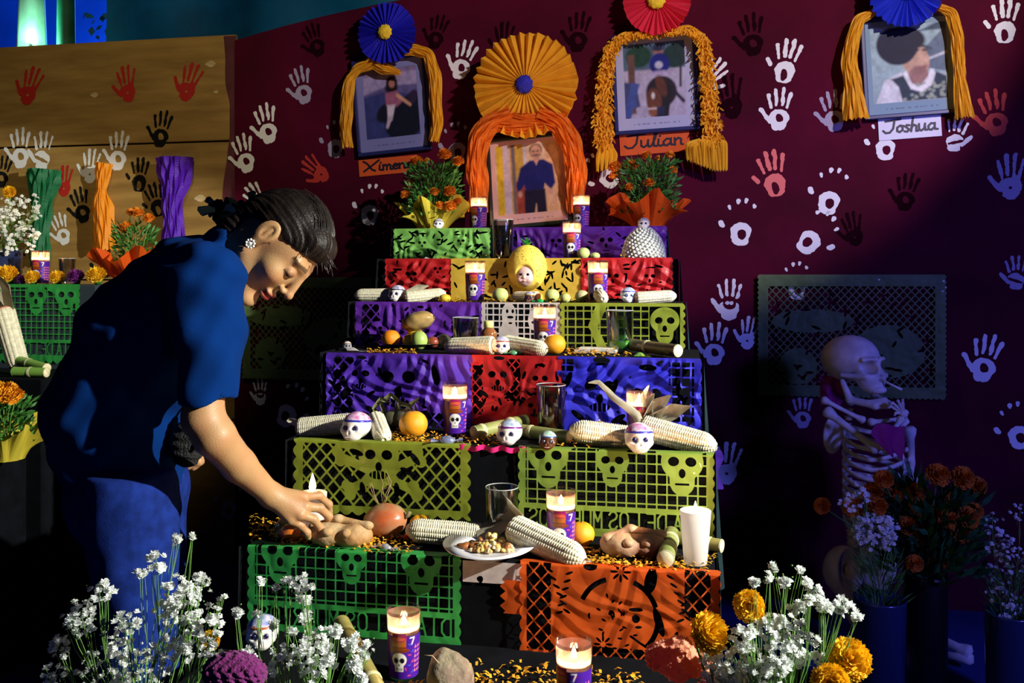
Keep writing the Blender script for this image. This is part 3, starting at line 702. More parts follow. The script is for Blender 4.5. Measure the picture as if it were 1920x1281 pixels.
# ------------------------------------------------------------------ candles
glass = thin_glass('candle_glass'); flame_m = emat('flame', (1, .62, .25), 38)
wax_m = mat('pink_wax', (.95, .62, .55), .5, transl=.55); cwax = mat('white_wax', (.93, .88, .85), .45, transl=.5)
band_m = bpy.data.materials.new('pink_glow_film'); band_m.use_nodes = True  # added translucent band, catches the flame's light to look like glowing wax
_N = band_m.node_tree.nodes; _L = band_m.node_tree.links; _t = _N.new('ShaderNodeBsdfTranslucent'); _t.inputs[0].default_value = (1, .55, .48, 1); _p = _N.new('ShaderNodeBsdfTransparent'); _m = _N.new('ShaderNodeMixShader'); _m.inputs[0].default_value = .6
_L.new(_t.outputs[0], _m.inputs[1]); _L.new(_p.outputs[0], _m.inputs[2]); _L.new(_m.outputs[0], _N['Material Output'].inputs[0])
wick_m = mat('wick', (.02, .02, .02), .9)
def label_mesh():
    nu, nv = 150, 90; r0, r1, z0, z1 = .0272, .0312, .006, .091
    U, V = np.meshgrid(np.linspace(-1, 1, nu), np.linspace(0, 1, nv))   # whole turn, front at 0
    pu = srgb(70, 25, 150); pat = srgb(225, 120, 130); wh = srgb(235, 232, 225); bk = srgb(12, 12, 20); hat = srgb(178, 92, 28); hd = srgb(120, 50, 20)
    X = U*.0295*math.pi; Y = z0+(z1-z0)*V                                # metres on the surface
    L_ = []
    for k in range(14): L_ += [('e', .02+.008*math.sin(k*2.1), .012+k*.0065, .0035, .0012, k, srgb(60, 90, 210) if k % 2 else srgb(220, 70, 110))]
    L_ += [('e', -.024, .07, .008, .02, 0, srgb(120, 40, 140)), ('e', .0, .06, .021, .0045, 0, hd), ('r', .0, .0715, .027, .019, hat), ('r', 0, .065, .027, .004, hd),
           ('e', 0, .084, .0145, .0085, 0, srgb(160, 25, 90)), ('e', 0, .0815, .0125, .0035, 0, srgb(215, 90, 60)),
           ('e', 0, .042, .0145, .0135, 0, wh), ('r', 0, .028, .017, .016, wh), ('e', -.006, .041, .0046, .005, 0, bk), ('e', .006, .041, .0046, .005, 0, bk),
           ('p', [(-.002, .031), (.002, .031), (0, .036)], bk), ('r', 0, .0245, .013, .0009, bk)]
    L_ += [('r', -.0055+.00275*k, .0245, .0007, .006, bk) for k in range(5)]
    L_ += [('e', -.006+.006*math.cos(a), .041+.0062*math.sin(a), .0008, .0008, 0, srgb(60, 60, 130)) for a in np.linspace(0, 6.28, 9)]
    L_ += [('s', (.021, .083), (.029, .083), .0012, .0012, wh), ('s', (.029, .083), (.0245, .071), .0012, .0012, wh)]
    for k in range(6):
        for q in range(4): L_ += [('p', [(.03+.007*q, .062-.009*k), (.036+.007*q, .062-.009*k), (.033+.007*q, .068-.009*k)], pat)]
    C = paint(X, Y, pu, L_, .0009)
    mb = MB(); mb.v = [(r*math.sin(u*math.pi), -r*math.cos(u*math.pi), z) for v_, rr in zip(range(nv), np.linspace(r0, r1, nv)) for u, r, z in zip(U[v_], [rr+.0004]*nu, Y[v_])]
    keep = lambda j, i: True
    mb.f = [(j*nu+i, j*nu+i+1, (j+1)*nu+i+1, (j+1)*nu+i) for j in range(nv-1) for i in range(nu-1) if not (j > nv*.93 and abs(U[0, i]) > .14)]
    return mesh(mb, 'label', True, C.reshape(-1, 3))
LABEL = label_mesh(); label_m = mat('printed_label', (.5, .5, .5), .35, attr=True, coat=.3)
def flame_mesh(h=.02, r=.0045): return MB().lathe([(.0004, 0), (r*.7, h*.12), (r, h*.3), (r*.75, h*.55), (r*.35, h*.8), (.0003, h)], 10)
FLS = mesh(flame_mesh(.013, .0042), 'flame'); FLB = mesh(flame_mesh(.034, .0065), 'flame')
def glow(loc, p, parent, n='candle_light'):
    l = bpy.data.lights.new(n, 'POINT'); l.energy = p; l.color = (1, .56, .28); l.shadow_soft_size = .006
    o = bpy.data.objects.new(n, l); COL.objects.link(o); o.location = loc; o.parent = parent; return o
def make_veladora(label, loc):
    t = thing('votive_candle', label, 'candle', loc, RZ, 'glass votive candles with skull labels')
    prof = [(.0005, .001), (.025, .001), (.0272, .003), (.0325, .128), (.0327, .1285), (.0313, .1285), (.0262, .008), (.0005, .007)]
    obj('glass', MB().lathe(prof, 36), glass, t)
    obj('wax', MB().lathe([(.0003, .0085), (.0255, .0085), (.0293, .093), (.028, .0915), (.0003, .0905)], 32), wax_m, t)
    obj('glow_band', MB().lathe([(.0298, .0915), (.0309, .122)], 36, caps=(False, False)), band_m, t)
    obj('label', LABEL, label_m, t)
    obj('wick', MB().tube([(0, 0, .090), (.0005, 0, .098)], .0008, 6), wick_m, t)
    obj('flame', FLS, flame_m, t, loc=(0, 0, .0975), scale=(1.3, 1.3, 1.7))
    glow((0, 0, .110), 2.6, t)
    return t
vel = [(1, 898, .35, 'glass votive candle left of the large central portrait', -25), (1, 1090, .35, 'glass votive candle right of the large central portrait', -25), (2, 1072, .35, 'glass votive candle just right of and above the pineapple doll', 0),
       (3, 891, .4, 'glass votive candle left of the pineapple doll in front of yellow paper', 0), (3, 1121, .45, 'glass votive candle in front of the bright red paper', 8),
       (4, 1021, .55, 'glass votive candle in front of the white paper grid', 0), (5, 853, .62, 'glass votive candle between the big orange and the sugar cane, before violet paper', 15),
       (5, 1199, .45, 'glass votive candle behind the pink-capped sugar skull', 12), (6, 1052, .45, 'glass votive candle beside the water glass with a straw-coloured layer', 0),
       (7, 757, .62, 'glass votive candle in the bottom row, beside the round brown tuber', 0), (7, 1076, .42, 'glass votive candle in the bottom row, before the orange paper', -42)]
v0 = None
for t, px, fr, lab, r in vel:
    loc = P(t, px, fr)
    if v0 is None: v0 = make_veladora(lab, loc); v0.rotation_euler[2] += math.radians(r); o = v0
    else: o = dup(v0, loc, RZ+math.radians(r), lab)
def plain_candle(label, loc, h, r0, r1, fl=1., pw=2.2):
    t = thing('candle', label, 'candle', loc, RZ)
    obj('wax', MB().lathe([(.0005, 0), (r0*.96, 0), (r0, .002), (r1, h), (r1*.94, h+.001), (r1*.55, h-.005), (.0005, h-.008)], 32), cwax, t)
    obj('wick', MB().tube([(0, 0, h-.009), (0, 0, h+.004)], .001, 6), wick_m, t)
    obj('flame', FLB, flame_m, t, loc=(0, 0, h+.001), scale=fl)
    glow((0, 0, h+.018), pw, t)
    return t
plain_candle('tapered white candle on the front right corner of the altar', P(6, 1304, .3), .108, .0235, .0315, .55)
HCAND = W(586, 1000, 2.02); HCAND.z = .667
plain_candle('burning white candle that the woman is setting down', HCAND, .103, .025, .032, 1.25, 5.5)
# ------------------------------------------------------------------ framed portraits
navy_frame = mat('navy_frame', (.02, .025, .12), .35, coat=.4); black_frame = mat('black_frame', (.012, .02, .014), .4, coat=.3)
print_m = mat('printed_photo', (.5, .5, .5), .6, attr=True, spec=.3)
S = srgb
def portrait(label, px0, px1, py0, py1, m, layers, base, tilt=0, off=.02, lean=0, rim=.016, matc=(205, 205, 215), inner=(.07, .07, .07, .12)):
    c = wallpt((px0+px1)/2, (py0+py1)/2, off); w_ = (px1-px0)/F*c.y*1.01; h_ = (py1-py0)/F*c.y
    t = thing('portrait_frame', label, 'picture frame', c, (lean, math.radians(tilt), RZ))
    for k, (x, z, a, b) in enumerate(((0, h_/2-rim/2, w_, rim), (0, -h_/2+rim/2, w_, rim), (-w_/2+rim/2, 0, rim, h_-2*rim), (w_/2-rim/2, 0, rim, h_-2*rim))):
        obj('frame_bar', MB().box((x, 0, z), (a, .018, b), .003), m, t, smooth=False)
    nx, ny = 150, 190; U, V = np.meshgrid(np.linspace(0, 1, nx), np.linspace(0, 1, ny))
    C = paint(U, V, base, layers, .028)*(1+.35*vnoise(U, V, 14)+.25*vnoise(U+3, V, 37, 2))[..., None]
    il, ir, ib, it = inner[0], 1-inner[1], inner[3], 1-inner[2]
    mm = np.clip(.5-(-np.minimum(np.minimum(U-il, ir-U), np.minimum(V-ib, it-V)))/.004, 0, 1)[..., None]
    C = np.array(S(*matc))*(1-mm)+C*mm
    cap = np.clip(.5-np.maximum(np.abs(V-ib*.45)-.006, np.abs(U-.5)-.3)/.004, 0, 1)*(vnoise(U*0+U, V*0, 90) > 0)*.6
    C = C*(1-cap[..., None])+np.array(S(60, 60, 90))*cap[..., None]
    mb = MB(); mb.v = [((u-.5)*(w_-2*rim), -.003, (v-.5)*(h_-2*rim)) for u, v in zip(U.ravel(), V.ravel())]
    mb.f = [(j*nx+i, j*nx+i+1, (j+1)*nx+i+1, (j+1)*nx+i) for j in range(ny-1) for i in range(nx-1)]
    obj('print', mb, print_m, t, colors=C.reshape(-1, 3))
    obj('backing', MB().box((0, .008, 0), (w_-.004, .004, h_-.004)), black_frame, t)
    return t, w_, h_
sk = S(196, 146, 120); sk2 = S(150, 105, 95)
L1 = [('r', .5, .9, 1, .2, S(120, 105, 150)), ('p', [(0, .62), (.5, .72), (1, .7), (1, .86), (0, .84)], S(150, 140, 185)), ('p', [(0, .12), (1, .12), (1, .55), (.5, .66), (0, .6)], S(52, 60, 120)), ('e', .68, .3, .3, .2, .2, S(14, 20, 40)),
      ('e', .75, .48, .2, .1, .5, S(14, 20, 40)), ('e', .82, .56, .1, .06, .8, S(40, 30, 60)), ('e', .42, .42, .16, .1, .4, S(20, 20, 40)), ('e', .53, .75, .085, .075, 0, S(25, 14, 22)), ('e', .52, .69, .095, .06, 0, S(25, 14, 22)), ('e', .53, .735, .045, .045, 0, sk2),
      ('p', [(.42, .64), (.6, .65), (.66, .52), (.58, .47), (.42, .5)], S(150, 90, 120)), ('s', (.6, .6), (.78, .48), .022, .016, sk), ('p', [(.44, .5), (.56, .5), (.5, .33), (.43, .3)], S(205, 195, 215)), ('s', (.46, .34), (.42, .26), .025, .02, S(190, 170, 200)),
      ('r', .3, .93, .18, .03, S(40, 38, 60)), ('r', .78, .93, .22, .03, S(40, 38, 60))]
L2 = [('r', .5, .5, 1, 1, S(215, 165, 120)), ('r', .13, .5, .26, 1, S(190, 170, 180)), ('r', .12, .55, .1, 1, S(205, 170, 40)), ('r', .36, .6, .18, 1, S(190, 150, 60)), ('r', .31, .6, .05, 1, S(110, 95, 100)), ('r', .47, .6, .04, 1, S(190, 185, 200)), ('r', .62, .8, .24, .5, S(206, 175, 140)),
      ('r', .4, .25, .14, .5, S(150, 60, 40)), ('e', .62, .86, .085, .075, 0, S(45, 35, 35)), ('e', .62, .835, .072, .09, 0, sk), ('e', .62, .795, .04, .012, 0, S(90, 60, 50)), ('e', .59, .845, .014, .008, 0, S(50, 30, 30)), ('e', .65, .845, .014, .008, 0, S(50, 30, 30)), ('r', .62, .745, .07, .06, sk),
      ('p', [(.53, .74), (.72, .74), (.84, .67), (.86, .45), (.8, .37), (.72, .45), (.7, .37), (.46, .37), (.44, .45), (.36, .36), (.33, .45), (.4, .66)], S(24, 26, 92)), ('p', [(.58, .75), (.66, .75), (.62, .68)], sk), ('e', .38, .35, .03, .035, 0, sk), ('e', .79, .35, .03, .035, 0, sk),
      ('p', [(.44, .39), (.72, .39), (.73, .1), (.6, .1), (.59, .22), (.56, .1), (.43, .1)], S(22, 16, 40)), ('s', (.93, .2), (.9, .4), .008, .008, S(140, 80, 40)), ('s', (.9, .3), (.97, .26), .006, .006, S(140, 80, 40))]
L3 = [('r', .5, .5, 1, 1, S(165, 160, 190)), ('r', .5, .8, 1, .3, S(70, 95, 120)), ('e', .3, .8, .17, .12, 0, S(24, 60, 50)), ('e', .78, .78, .16, .13, 0, S(22, 50, 52)), ('r', .2, .5, .09, .65, S(92, 66, 62)), ('s', (.85, .85), (.83, .45), .015, .015, S(30, 40, 50)), ('p', [(0, .2), (.3, .25), (.25, .5), (0, .55)], S(60, 70, 120)),
      ('p', [(.05, .1), (.16, .1), (.3, .5), (.2, .52)], S(60, 80, 150)), ('e', .58, .4, .2, .17, 0, S(32, 26, 40)), ('e', .56, .84, .06, .05, 0, sk2), ('e', .56, .88, .075, .04, 0, S(30, 36, 70)), ('e', .57, .7, .13, .12, 0, S(18, 30, 120)), ('e', .56, .69, .05, .04, 0, S(170, 175, 200)), ('e', .57, .6, .13, .03, 0, S(160, 150, 190)),
      ('p', [(.48, .12), (.66, .12), (.72, .45), (.44, .45)], S(24, 22, 34)), ('e', .48, .3, .1, .14, .1, S(96, 56, 44)), ('e', .47, .19, .07, .06, 0, S(130, 80, 60)), ('e', .47, .36, .022, .03, 0, S(220, 215, 220)), ('r', .47, .22, .14, .012, S(210, 205, 215)), ('e', .58, .46, .06, .12, .4, S(90, 50, 40)), ('s', (.74, .4), (.86, .28), .02, .02, S(30, 30, 50)), ('r', .56, .15, .1, .18, S(30, 34, 70))]
L4 = [('r', .5, .5, 1, 1, S(150, 178, 185)), ('p', [(.6, .6), (1, .95), (1, .4), (.7, .45)], S(92, 110, 130)), ('p', [(.62, .86), (.98, .99), (.98, .86)], S(60, 80, 100)), ('s', (.7, .55), (.95, .62), .012, .012, S(190, 200, 210)), ('e', .57, .56, .15, .17, -.15, S(185, 150, 128)), ('e', .6, .52, .13, .14, 0, S(190, 155, 135)), ('e', .6, .38, .12, .11, 0, S(150, 112, 108)),
      ('e', .36, .72, .24, .2, -.3, S(22, 26, 52)), ('e', .5, .8, .2, .12, -.3, S(24, 28, 52)), ('p', [(.38, .7), (.55, .74), (.62, .66), (.5, .58), (.36, .58)], S(22, 26, 50)), ('e', .67, .7, .07, .012, -.4, S(30, 26, 40)), ('e', .68, .655, .025, .012, 0, S(30, 26, 40)), ('e', .7, .56, .03, .035, 0, S(205, 170, 150)), ('e', .67, .475, .045, .014, .2, S(140, 90, 90)),
      ('p', [(.08, .1), (.95, .1), (.9, .38), (.75, .42), (.62, .28), (.45, .32), (.4, .44), (.2, .36)], S(208, 214, 222)), ('p', [(.28, .37), (.42, .4), (.5, .27), (.62, .24), (.76, .3), (.8, .42), (.92, .36), (.93, .12), (.4, .12), (.36, .28)], S(38, 56, 74))]
rr = random.Random(2)
L4 += [('e', rr.uniform(.4, .9), rr.uniform(.13, .3), .016, .013, 0, S(150, 165, 150)) for _ in range(46)]
L4 += [('p', [(.42, .42), (.5, .25), (.62, .21), (.74, .27), (.78, .44), (.74, .45), (.68, .3), (.6, .26), (.52, .3), (.46, .45)], S(225, 228, 232))]
portrait('navy-framed photograph of a small girl on a horse, blue rosette above', 662, 806, 106, 288, navy_frame, L1, S(90, 85, 140), -4.5, .03, inner=(.1, .1, .09, .14), matc=(120, 125, 180))
portrait('navy-framed photograph of a boy on a brown horse, pink rosette above', 1150, 1306, 62, 249, navy_frame, L3, S(150, 150, 180), -2.5, .03, inner=(.1, .1, .06, .13), matc=(165, 170, 205))
portrait('navy-framed portrait of a young man in a flowered top, at upper right', 1622, 1788, 28, 219, navy_frame, L4, S(150, 170, 180), -3, .03, inner=(.06, .06, .06, .12), matc=(120, 150, 170))
c2, w2, h2 = portrait('black-framed photograph of a standing man in a navy shirt, leaning behind the top step', 914, 1068, 238, 414, black_frame, L2, S(200, 160, 130), -4.5, .12, -.12, inner=(.06, .05, .05, .12), matc=(205, 160, 150))
c2.location.z = 1.432+h2/2*.99+.016

# name tags, handwriting cut as thin dark ink on card
ink = mat('black_marker_ink', (.01, .01, .02), .5)
def nametag(label, px0, px1, py0, py1, m, txt, widths, tilt, ry):
    a = wallpt(px0, py0, .016); b = wallpt(px1, py0, .016); w_ = (b-a).length; h_ = (py1-py0)/F*a.y
    t = thing('name_card', label, 'name card', a, (0, math.radians(tilt), RZ))
    obj('card', MB().box((w_/2, 0, -h_/2), (w_, .0016, h_)), m, t, smooth=False)
    tw = sum(widths); hh = h_*.62; wd = w_*.86/tw
    V, Q = msq(lambda X, Y: -text_field(X, Y, txt, w_*.07, -h_*ry, hh, wd, .0042, widths=widths, slant=.1/1), 0, w_*1.02, -h_*.97, -h_*.03, 230, 62)
    obj('handwriting', (np.stack([V[:, 0], V[:, 0]*0-.0015, V[:, 1]], 1), Q), ink, t)
ocard = mat('orange_card', (.75, .11, .015), .7, transl=.15)
nametag('orange name card lettered Ximena below the photograph of the girl', 672, 782, 301, 332, ocard, 'Ximena', (.8, .22, .5, .33, .36, .36), -4, .72)
nametag('orange name card lettered Julian below the photograph of the boy', 1161, 1292, 252, 293, ocard, 'Julian', (.62, .42, .2, .24, .42, .4), -3, .68)
nametag('white name card lettered Joshua at upper right', 1646, 1764, 224, 264, mat('white_card', (.72, .74, .86), .7), 'Joshua', (.6, .36, .26, .36, .42, .4), -3, .68)

# ------------------------------------------------------------------ folded paper rosettes and garlands
def rosette(label, px, py, rpx, m, mc, n=40, rc=.16, off=.06, depth=.02, seed=0):
    c = wallpt(px, py, off); R_ = rpx/F*c.y; t = thing('paper_rosette', label, 'rosette', c, (0, 0, RZ))
    r = random.Random(seed); mb = MB(); N = 2*n
    for i in range(N):
        a = 2*math.pi*(i+r.uniform(-.22, .22))/N; s = 1 if i % 2 else -1; RR = R_*(1+r.uniform(-.025, .02))
        mb.v += [(math.cos(a)*R_*.1, -.012+s*.002, math.sin(a)*R_*.1), (math.cos(a)*RR*.6, -.004+s*depth*.55*r.uniform(.6, 1.2), math.sin(a)*RR*.6), (math.cos(a)*RR, s*depth*r.uniform(.6, 1.2), math.sin(a)*RR)]
    for i in range(N):
        j = (i+1) % N; mb.f += [(3*i, 3*j, 3*j+1, 3*i+1), (3*i+1, 3*j+1, 3*j+2, 3*i+2)]
    obj('pleated_disc', mb, m, t, smooth=False)
    cb = MB().ball((0, -.02, 0), (R_*rc, R_*rc*.45, R_*rc), 18, 10, lambda d: 1+.08*math.sin(11*math.atan2(d[0], d[2]))+.06*math.sin(23*d[1]+5*d[0]))
    obj('center_disc', cb, mc, t)
blue_p = mat('blue_foil_paper', (.02, .02, .55), .32, coat=.4, transl=.12); gold_p = mat('gold_paper', (.98, .47, .03), .42, coat=.25, transl=.25, var=.12, scale=20); pink_p = mat('pink_paper', (.85, .04, .1), .4, coat=.3, transl=.2)
yel_c = mat('yellow_crepe', (.95, .62, .03), .8, var=.2, scale=60, bump=.4, bscale=90); blu_c = mat('blue_crepe', (.02, .02, .4), .8, var=.3, scale=60, bump=.4, bscale=90)
rosette('blue folded paper rosette with yellow centre above the girl photograph', 725, 62, 57, blue_p, yel_c, 30, .24, .10, .014, 1)
rosette('large gold folded paper rosette with blue centre above the central portrait', 985, 160, 99, gold_p, blu_c, 34, .17, .17, .02, 2)
rosette('pink folded paper rosette with yellow centre above the boy photograph', 1232, 2, 63, pink_p, yel_c, 32, .27, .10, .014, 3)
rosette('light blue folded paper rosette above the young man portrait at upper right', 1699, -16, 66, mat('light_blue_foil_paper', (.03, .06, .75), .3, coat=.5, transl=.12), yel_c, 32, .24, .10, .014, 4)
def crepe_strip(mb, pts, ws, seed, npl=16, amp=.5, y0=0):
    pts = [Vector(p) for p in pts]; m = len(pts); r = random.Random(seed)
    # resample
    P_ = []; 
    for k in range(m-1):
        for q in range(10): P_.append(pts[k].lerp(pts[k+1], q/10))
    P_.append(pts[-1])
    for _ in range(3): P_ = [P_[0]]+[(P_[i-1]+P_[i]*2+P_[i+1])/4 for i in range(1, len(P_)-1)]+[P_[-1]]
    N = len(P_); o = len(mb.v); ph = [r.uniform(.3, 1.0) for _ in range(npl)]
    for k, p in enumerate(P_):
        t = (P_[min(k+1, N-1)]-P_[max(k-1, 0)]).normalized(); side = Vector((t.z, 0, -t.x)); s = k/(N-1)
        w_ = np.interp(s, np.linspace(0, 1, len(ws)), ws)
        for i in range(npl):
            u = i/(npl-1)-.5
            yy = -(1-4*u*u)*w_*.35-(w_*.22*amp*ph[i]*(1 if i % 2 else -1))*(.7+.5*math.sin(k*.55+i*1.3+seed))
            du = (u+.035*math.sin(k*.4+i*2.1+seed))*w_
            mb.v.append(tuple(p+side*du+Vector((0, yy, 0))+t*(.006*math.sin(i*3.7+seed) if k == N-1 else 0)))
    for k in range(N-1):
        for i in range(npl-1): a = o+k*npl+i; mb.f.append((a, a+1, a+npl+1, a+npl))
def wp(c, px, py, off):                               # wall pixel -> local point of an object at c facing like the wall
    d = wallpt(px, py, off)-c; return Vector((d.x*UX[0]+d.y*UX[1], d.x*DX[0]+d.y*DX[1], d.z))
def garland(label, strips, m, off, anchor, **k):
    c = wallpt(*anchor, off); t = thing('crepe_garland', label, 'garland', c, RZ)
    for i, (pts, ws) in enumerate(strips):
        mb = MB(); crepe_strip(mb, [wp(c, x, y, off+(z[0] if z else 0)) for x, y, *z in pts], [q/F*c.y for q in ws], i*7+3, **k)
        obj('crepe_strand', mb, m, t, smooth=False)
    return t, c
gold_c = mat('gold_crepe', (.98, .47, .02), .6, var=.12, scale=30, transl=.3, bump=.2, bscale=60)
or_c = mat('orange_crepe', (.95, .22, .015), .6, var=.12, scale=30, transl=.35, bump=.2, bscale=60)
garland('gold crepe garland around the photograph of the girl', [([(700, 118), (672, 128), (655, 150), (650, 200), (648, 240), (651, 278)], [22, 20, 18, 26, 26, 22, 24]), ([(745, 100), (775, 92), (803, 102), (815, 140), (817, 190), (820, 230), (814, 266)], [16, 22, 22, 26, 24, 22, 20]),
        ([(690, 112), (720, 128), (752, 138)], [20, 24, 8])], gold_c, .07, (735, 105))
garland('gold crepe garland around the portrait of the young man at upper right', [([(1640, 22), (1612, 36), (1598, 75), (1592, 120), (1600, 165), (1604, 225)], [14, 22, 26, 30, 34, 50]), ([(1762, 14), (1784, 24), (1795, 70), (1798, 120), (1800, 150), (1808, 222)], [14, 22, 24, 22, 22, 36])], gold_c, .07, (1700, 30))
garland('wide orange crepe garland around the central portrait of the man', [([(960, 215), (920, 232), (898, 260), (893, 310), (898, 350), (897, 398)], [40, 42, 42, 40, 40, 36]), ([(1010, 215), (1050, 232), (1070, 270), (1080, 310), (1080, 350), (1077, 400)], [40, 42, 42, 40, 40, 26]),
        ([(900, 228), (960, 234), (1040, 232)], [14, 40, 16]), ([(935, 212), (985, 226), (1062, 218)], [12, 34, 14])], or_c, .165, (985, 220), npl=18)
t_, c_ = garland('fringed gold garland around the photograph of the boy', [([(1225, 62), (1170, 66), (1142, 92), (1134, 150), (1130, 215), (1133, 262)], [12, 14, 16, 18, 20, 16]), ([(1245, 60), (1290, 52), (1318, 72), (1326, 130), (1330, 200), (1335, 262)], [10, 14, 16, 18, 20, 14])], gold_c, .06, (1230, 62))
mb = MB(); r_ = random.Random(12)
paths = [[(1225, 62), (1170, 66), (1145, 90), (1134, 150), (1130, 215), (1133, 275)], [(1245, 60), (1290, 52), (1318, 72), (1326, 130), (1332, 200), (1337, 270)]]
for pth in paths:
    for k in range(1000):
        s = r_.random()*(len(pth)-1); i = int(s); f_ = s-i; x = pth[i][0]*(1-f_)+pth[min(i+1, 5)][0]*f_; y = pth[i][1]*(1-f_)+pth[min(i+1, 5)][1]*f_
        wd = 10+8*min(1, max(0, (y-60)/150))
        p = wp(c_, x+r_.uniform(-wd, wd), y+r_.uniform(-5, 5), .06+r_.uniform(.005, .035)); a = r_.uniform(-.9, .9); L_ = r_.uniform(.012, .022); q = .0028
        d = Vector((math.sin(a)*L_, r_.uniform(-.012, .004), -math.cos(a)*L_)); s_ = Vector((math.cos(a)*q, r_.uniform(-.003, .003), math.sin(a)*q))
        mb.add([p-s_, p+s_, p+d+s_*.8, p+d-s_*.8], [(0, 1, 2, 3)])
obj('fringe', mb, gold_c, t_, smooth=False, kind='stuff')
tas_m = mat('yellow_tassel_paper', (.95, .5, .02), .6, transl=.3)
for k in range(13):
    mb = MB()
    x = 1288+k*6; y = 270+6*math.sin(k); b = 296+24*min(1, (k+2)/10)
    crepe_strip(mb, [wp(c_, 1330+(x-1325)*.45, 262, .08), wp(c_, x, y, .09+.01*(k % 3)), wp(c_, x+2, b, .085)], [6/F*c_.y, 8/F*c_.y, 5/F*c_.y], k, npl=4)
    obj('tassel_strip', mb, tas_m, t_, smooth=False)
for k in range(5):
    mb = MB()
    crepe_strip(mb, [wp(c_, 1132+k*2, 262, .07), wp(c_, 1122+k*8, 290, .08), wp(c_, 1120+k*8, 322-2*k, .08)], [5/F*c_.y, 9/F*c_.y, 5/F*c_.y], k+40, npl=4)
    obj('tassel_strip', mb, tas_m, t_, smooth=False)

# twisted crepe streamers on the wood
for lab, pts, ws, m in (('green crepe streamer hanging on the wood boards at far left', [(84, 318), (82, 350), (78, 400), (74, 450), (75, 492)], [68, 66, 44, 38, 44, 40], mat('green_crepe', (.01, .16, .06), .6, transl=.25, bump=.3)),
                        ('orange crepe streamer hanging on the wood boards', [(196, 306), (192, 335), (190, 370), (196, 420), (200, 470)], [36, 30, 20, 42, 44, 46], mat('amber_crepe', (.9, .32, .01), .6, transl=.3, bump=.3)),
                        ('violet crepe streamer hanging on the wood boards', [(328, 296), (328, 340), (322, 390), (326, 430), (324, 480)], [76, 66, 46, 38, 48, 52], mat('violet_crepe', (.10, .01, .5), .6, transl=.3, bump=.3))):
    c = wallpt(pts[0][0], pts[0][1], .02); mb = MB()
    crepe_strip(mb, [wp(c, x, y, .03) for x, y in pts], [q/F*c.y for q in ws], int(pts[0][0]), npl=18, amp=.35)
    o = obj('crepe_streamer', mb, m, smooth=False, loc=c, rot=(0, 0, RZ)); tag(o, lab, 'streamer')

# ------------------------------------------------------------------ flowers
leaf_m = mat('leaf_green', (.04, .17, .025), .55, var=.4, scale=30); leafd = mat('deep_leaf_green', (.012, .09, .02), .55, var=.4, scale=30)
mar_m = mat('marigold_petal', (.85, .27, .012), .7, var=.25, scale=80, transl=.15); mary = mat('yellow_petal', (.95, .55, .015), .7, var=.2, scale=80, transl=.2)
stem_m = mat('stem_green', (.14, .32, .06), .6); bb_m = mat('babys_breath_white', (.82, .86, .84), .7, transl=.25)
def pom(seed, layers=7, petal=.5, dome=.85, cut=-.3, curl=.3, n0=9, ruffle=.12):
    """unit flower head facing +Z"""
    r = random.Random(seed); mb = MB()
    mb.ball((0, 0, -.02), (.55, .55, .4), 8, 5)
    for l in range(layers):
        th = math.pi*.5*(1.15-1.1*l/(layers-1)); n = max(3, int(n0*math.sin(th)*2+2))
        for k in range(n):
            a = 2*math.pi*(k+.5*(l % 2)+r.uniform(-.25, .25))/n; t2 = th+r.uniform(-.1, .1)
            d = Vector((math.sin(t2)*math.cos(a), math.sin(t2)*math.sin(a), math.cos(t2)*dome)); up = Vector((0, 0, 1)); sd = d.cross(up).normalized()
            R_ = 1-r.uniform(0, .12); b = d*.35; q = petal*r.uniform(.55, .75)*.5
            tipd = (d+up*curl*math.sin(th)).normalized()
            v = [b-sd*q*.5, b+sd*q*.5, b.lerp(tipd*R_, .6)+sd*q, b.lerp(tipd*R_, .6)-sd*q, tipd*R_+sd*q*.65+up*r.uniform(-ruffle, ruffle), tipd*R_*1.0-sd*q*.65+up*r.uniform(-ruffle, ruffle), tipd*R_*.94]
            mb.add(v, [(0, 1, 2, 3), (3, 2, 4, 6), (3, 6, 5)])
    return mb
POM = [mesh(pom(s, 7), 'flower_head', False) for s in (1, 2)]
CARN = mesh(pom(5, 9, .42, .7, curl=.5, n0=12, ruffle=.2), 'flower_head', False)
def foliage(r, n, rad, h, l=.03, wdt=.005, up=.6):
    mb = MB()
    for _ in range(n):
        a = r.uniform(0, 6.283); q = rad*math.sqrt(r.random()); z = h*r.random()
        p = Vector((q*math.cos(a), q*math.sin(a), z)); d = Vector((math.cos(a)+r.uniform(-.7, .7), math.sin(a)+r.uniform(-.7, .7), up+r.uniform(-.5, .9))).normalized()
        s = d.cross(Vector((r.uniform(-1, 1), r.uniform(-1, 1), r.uniform(-1, 1)))).normalized()*wdt; L_ = l*r.uniform(.5, 1.2)
        mb.add([p, p+d*L_*.5+s, p+d*L_, p+d*L_*.5-s], [(0, 1, 2, 3)])
    return mb
def wrap_mb(seed, r0, r1, h, lift=.03, n=72, wavy=5):
    r = random.Random(seed); ph = [r.uniform(0, 6.28) for _ in range(4)]; mb = MB(); rows = 14
    for k in range(rows):
        s = k/(rows-1)
        for i in range(n):
            a = 2*math.pi*i/n; cr = .10*math.sin(9*a+ph[0]+2*s)+.07*math.sin(17*a+ph[1])+.12*abs(math.sin(wavy*.5*a+ph[2]))
            rr = r0+(r1-r0)*s**1.2; rr *= 1+cr*(.25+s*1.2); z = h*s+lift*s*s*(math.sin(wavy*a+ph[3])+.6*math.sin(2*a+ph[1]))
            mb.v.append((rr*math.cos(a), rr*math.sin(a), max(z, .0)))
    mb.f = [(k*n+i, k*n+(i+1) % n, (k+1)*n+(i+1) % n, (k+1)*n+i) for k in range(rows-1) for i in range(n)]+[tuple(range(n-1, -1, -1))]
    return mb
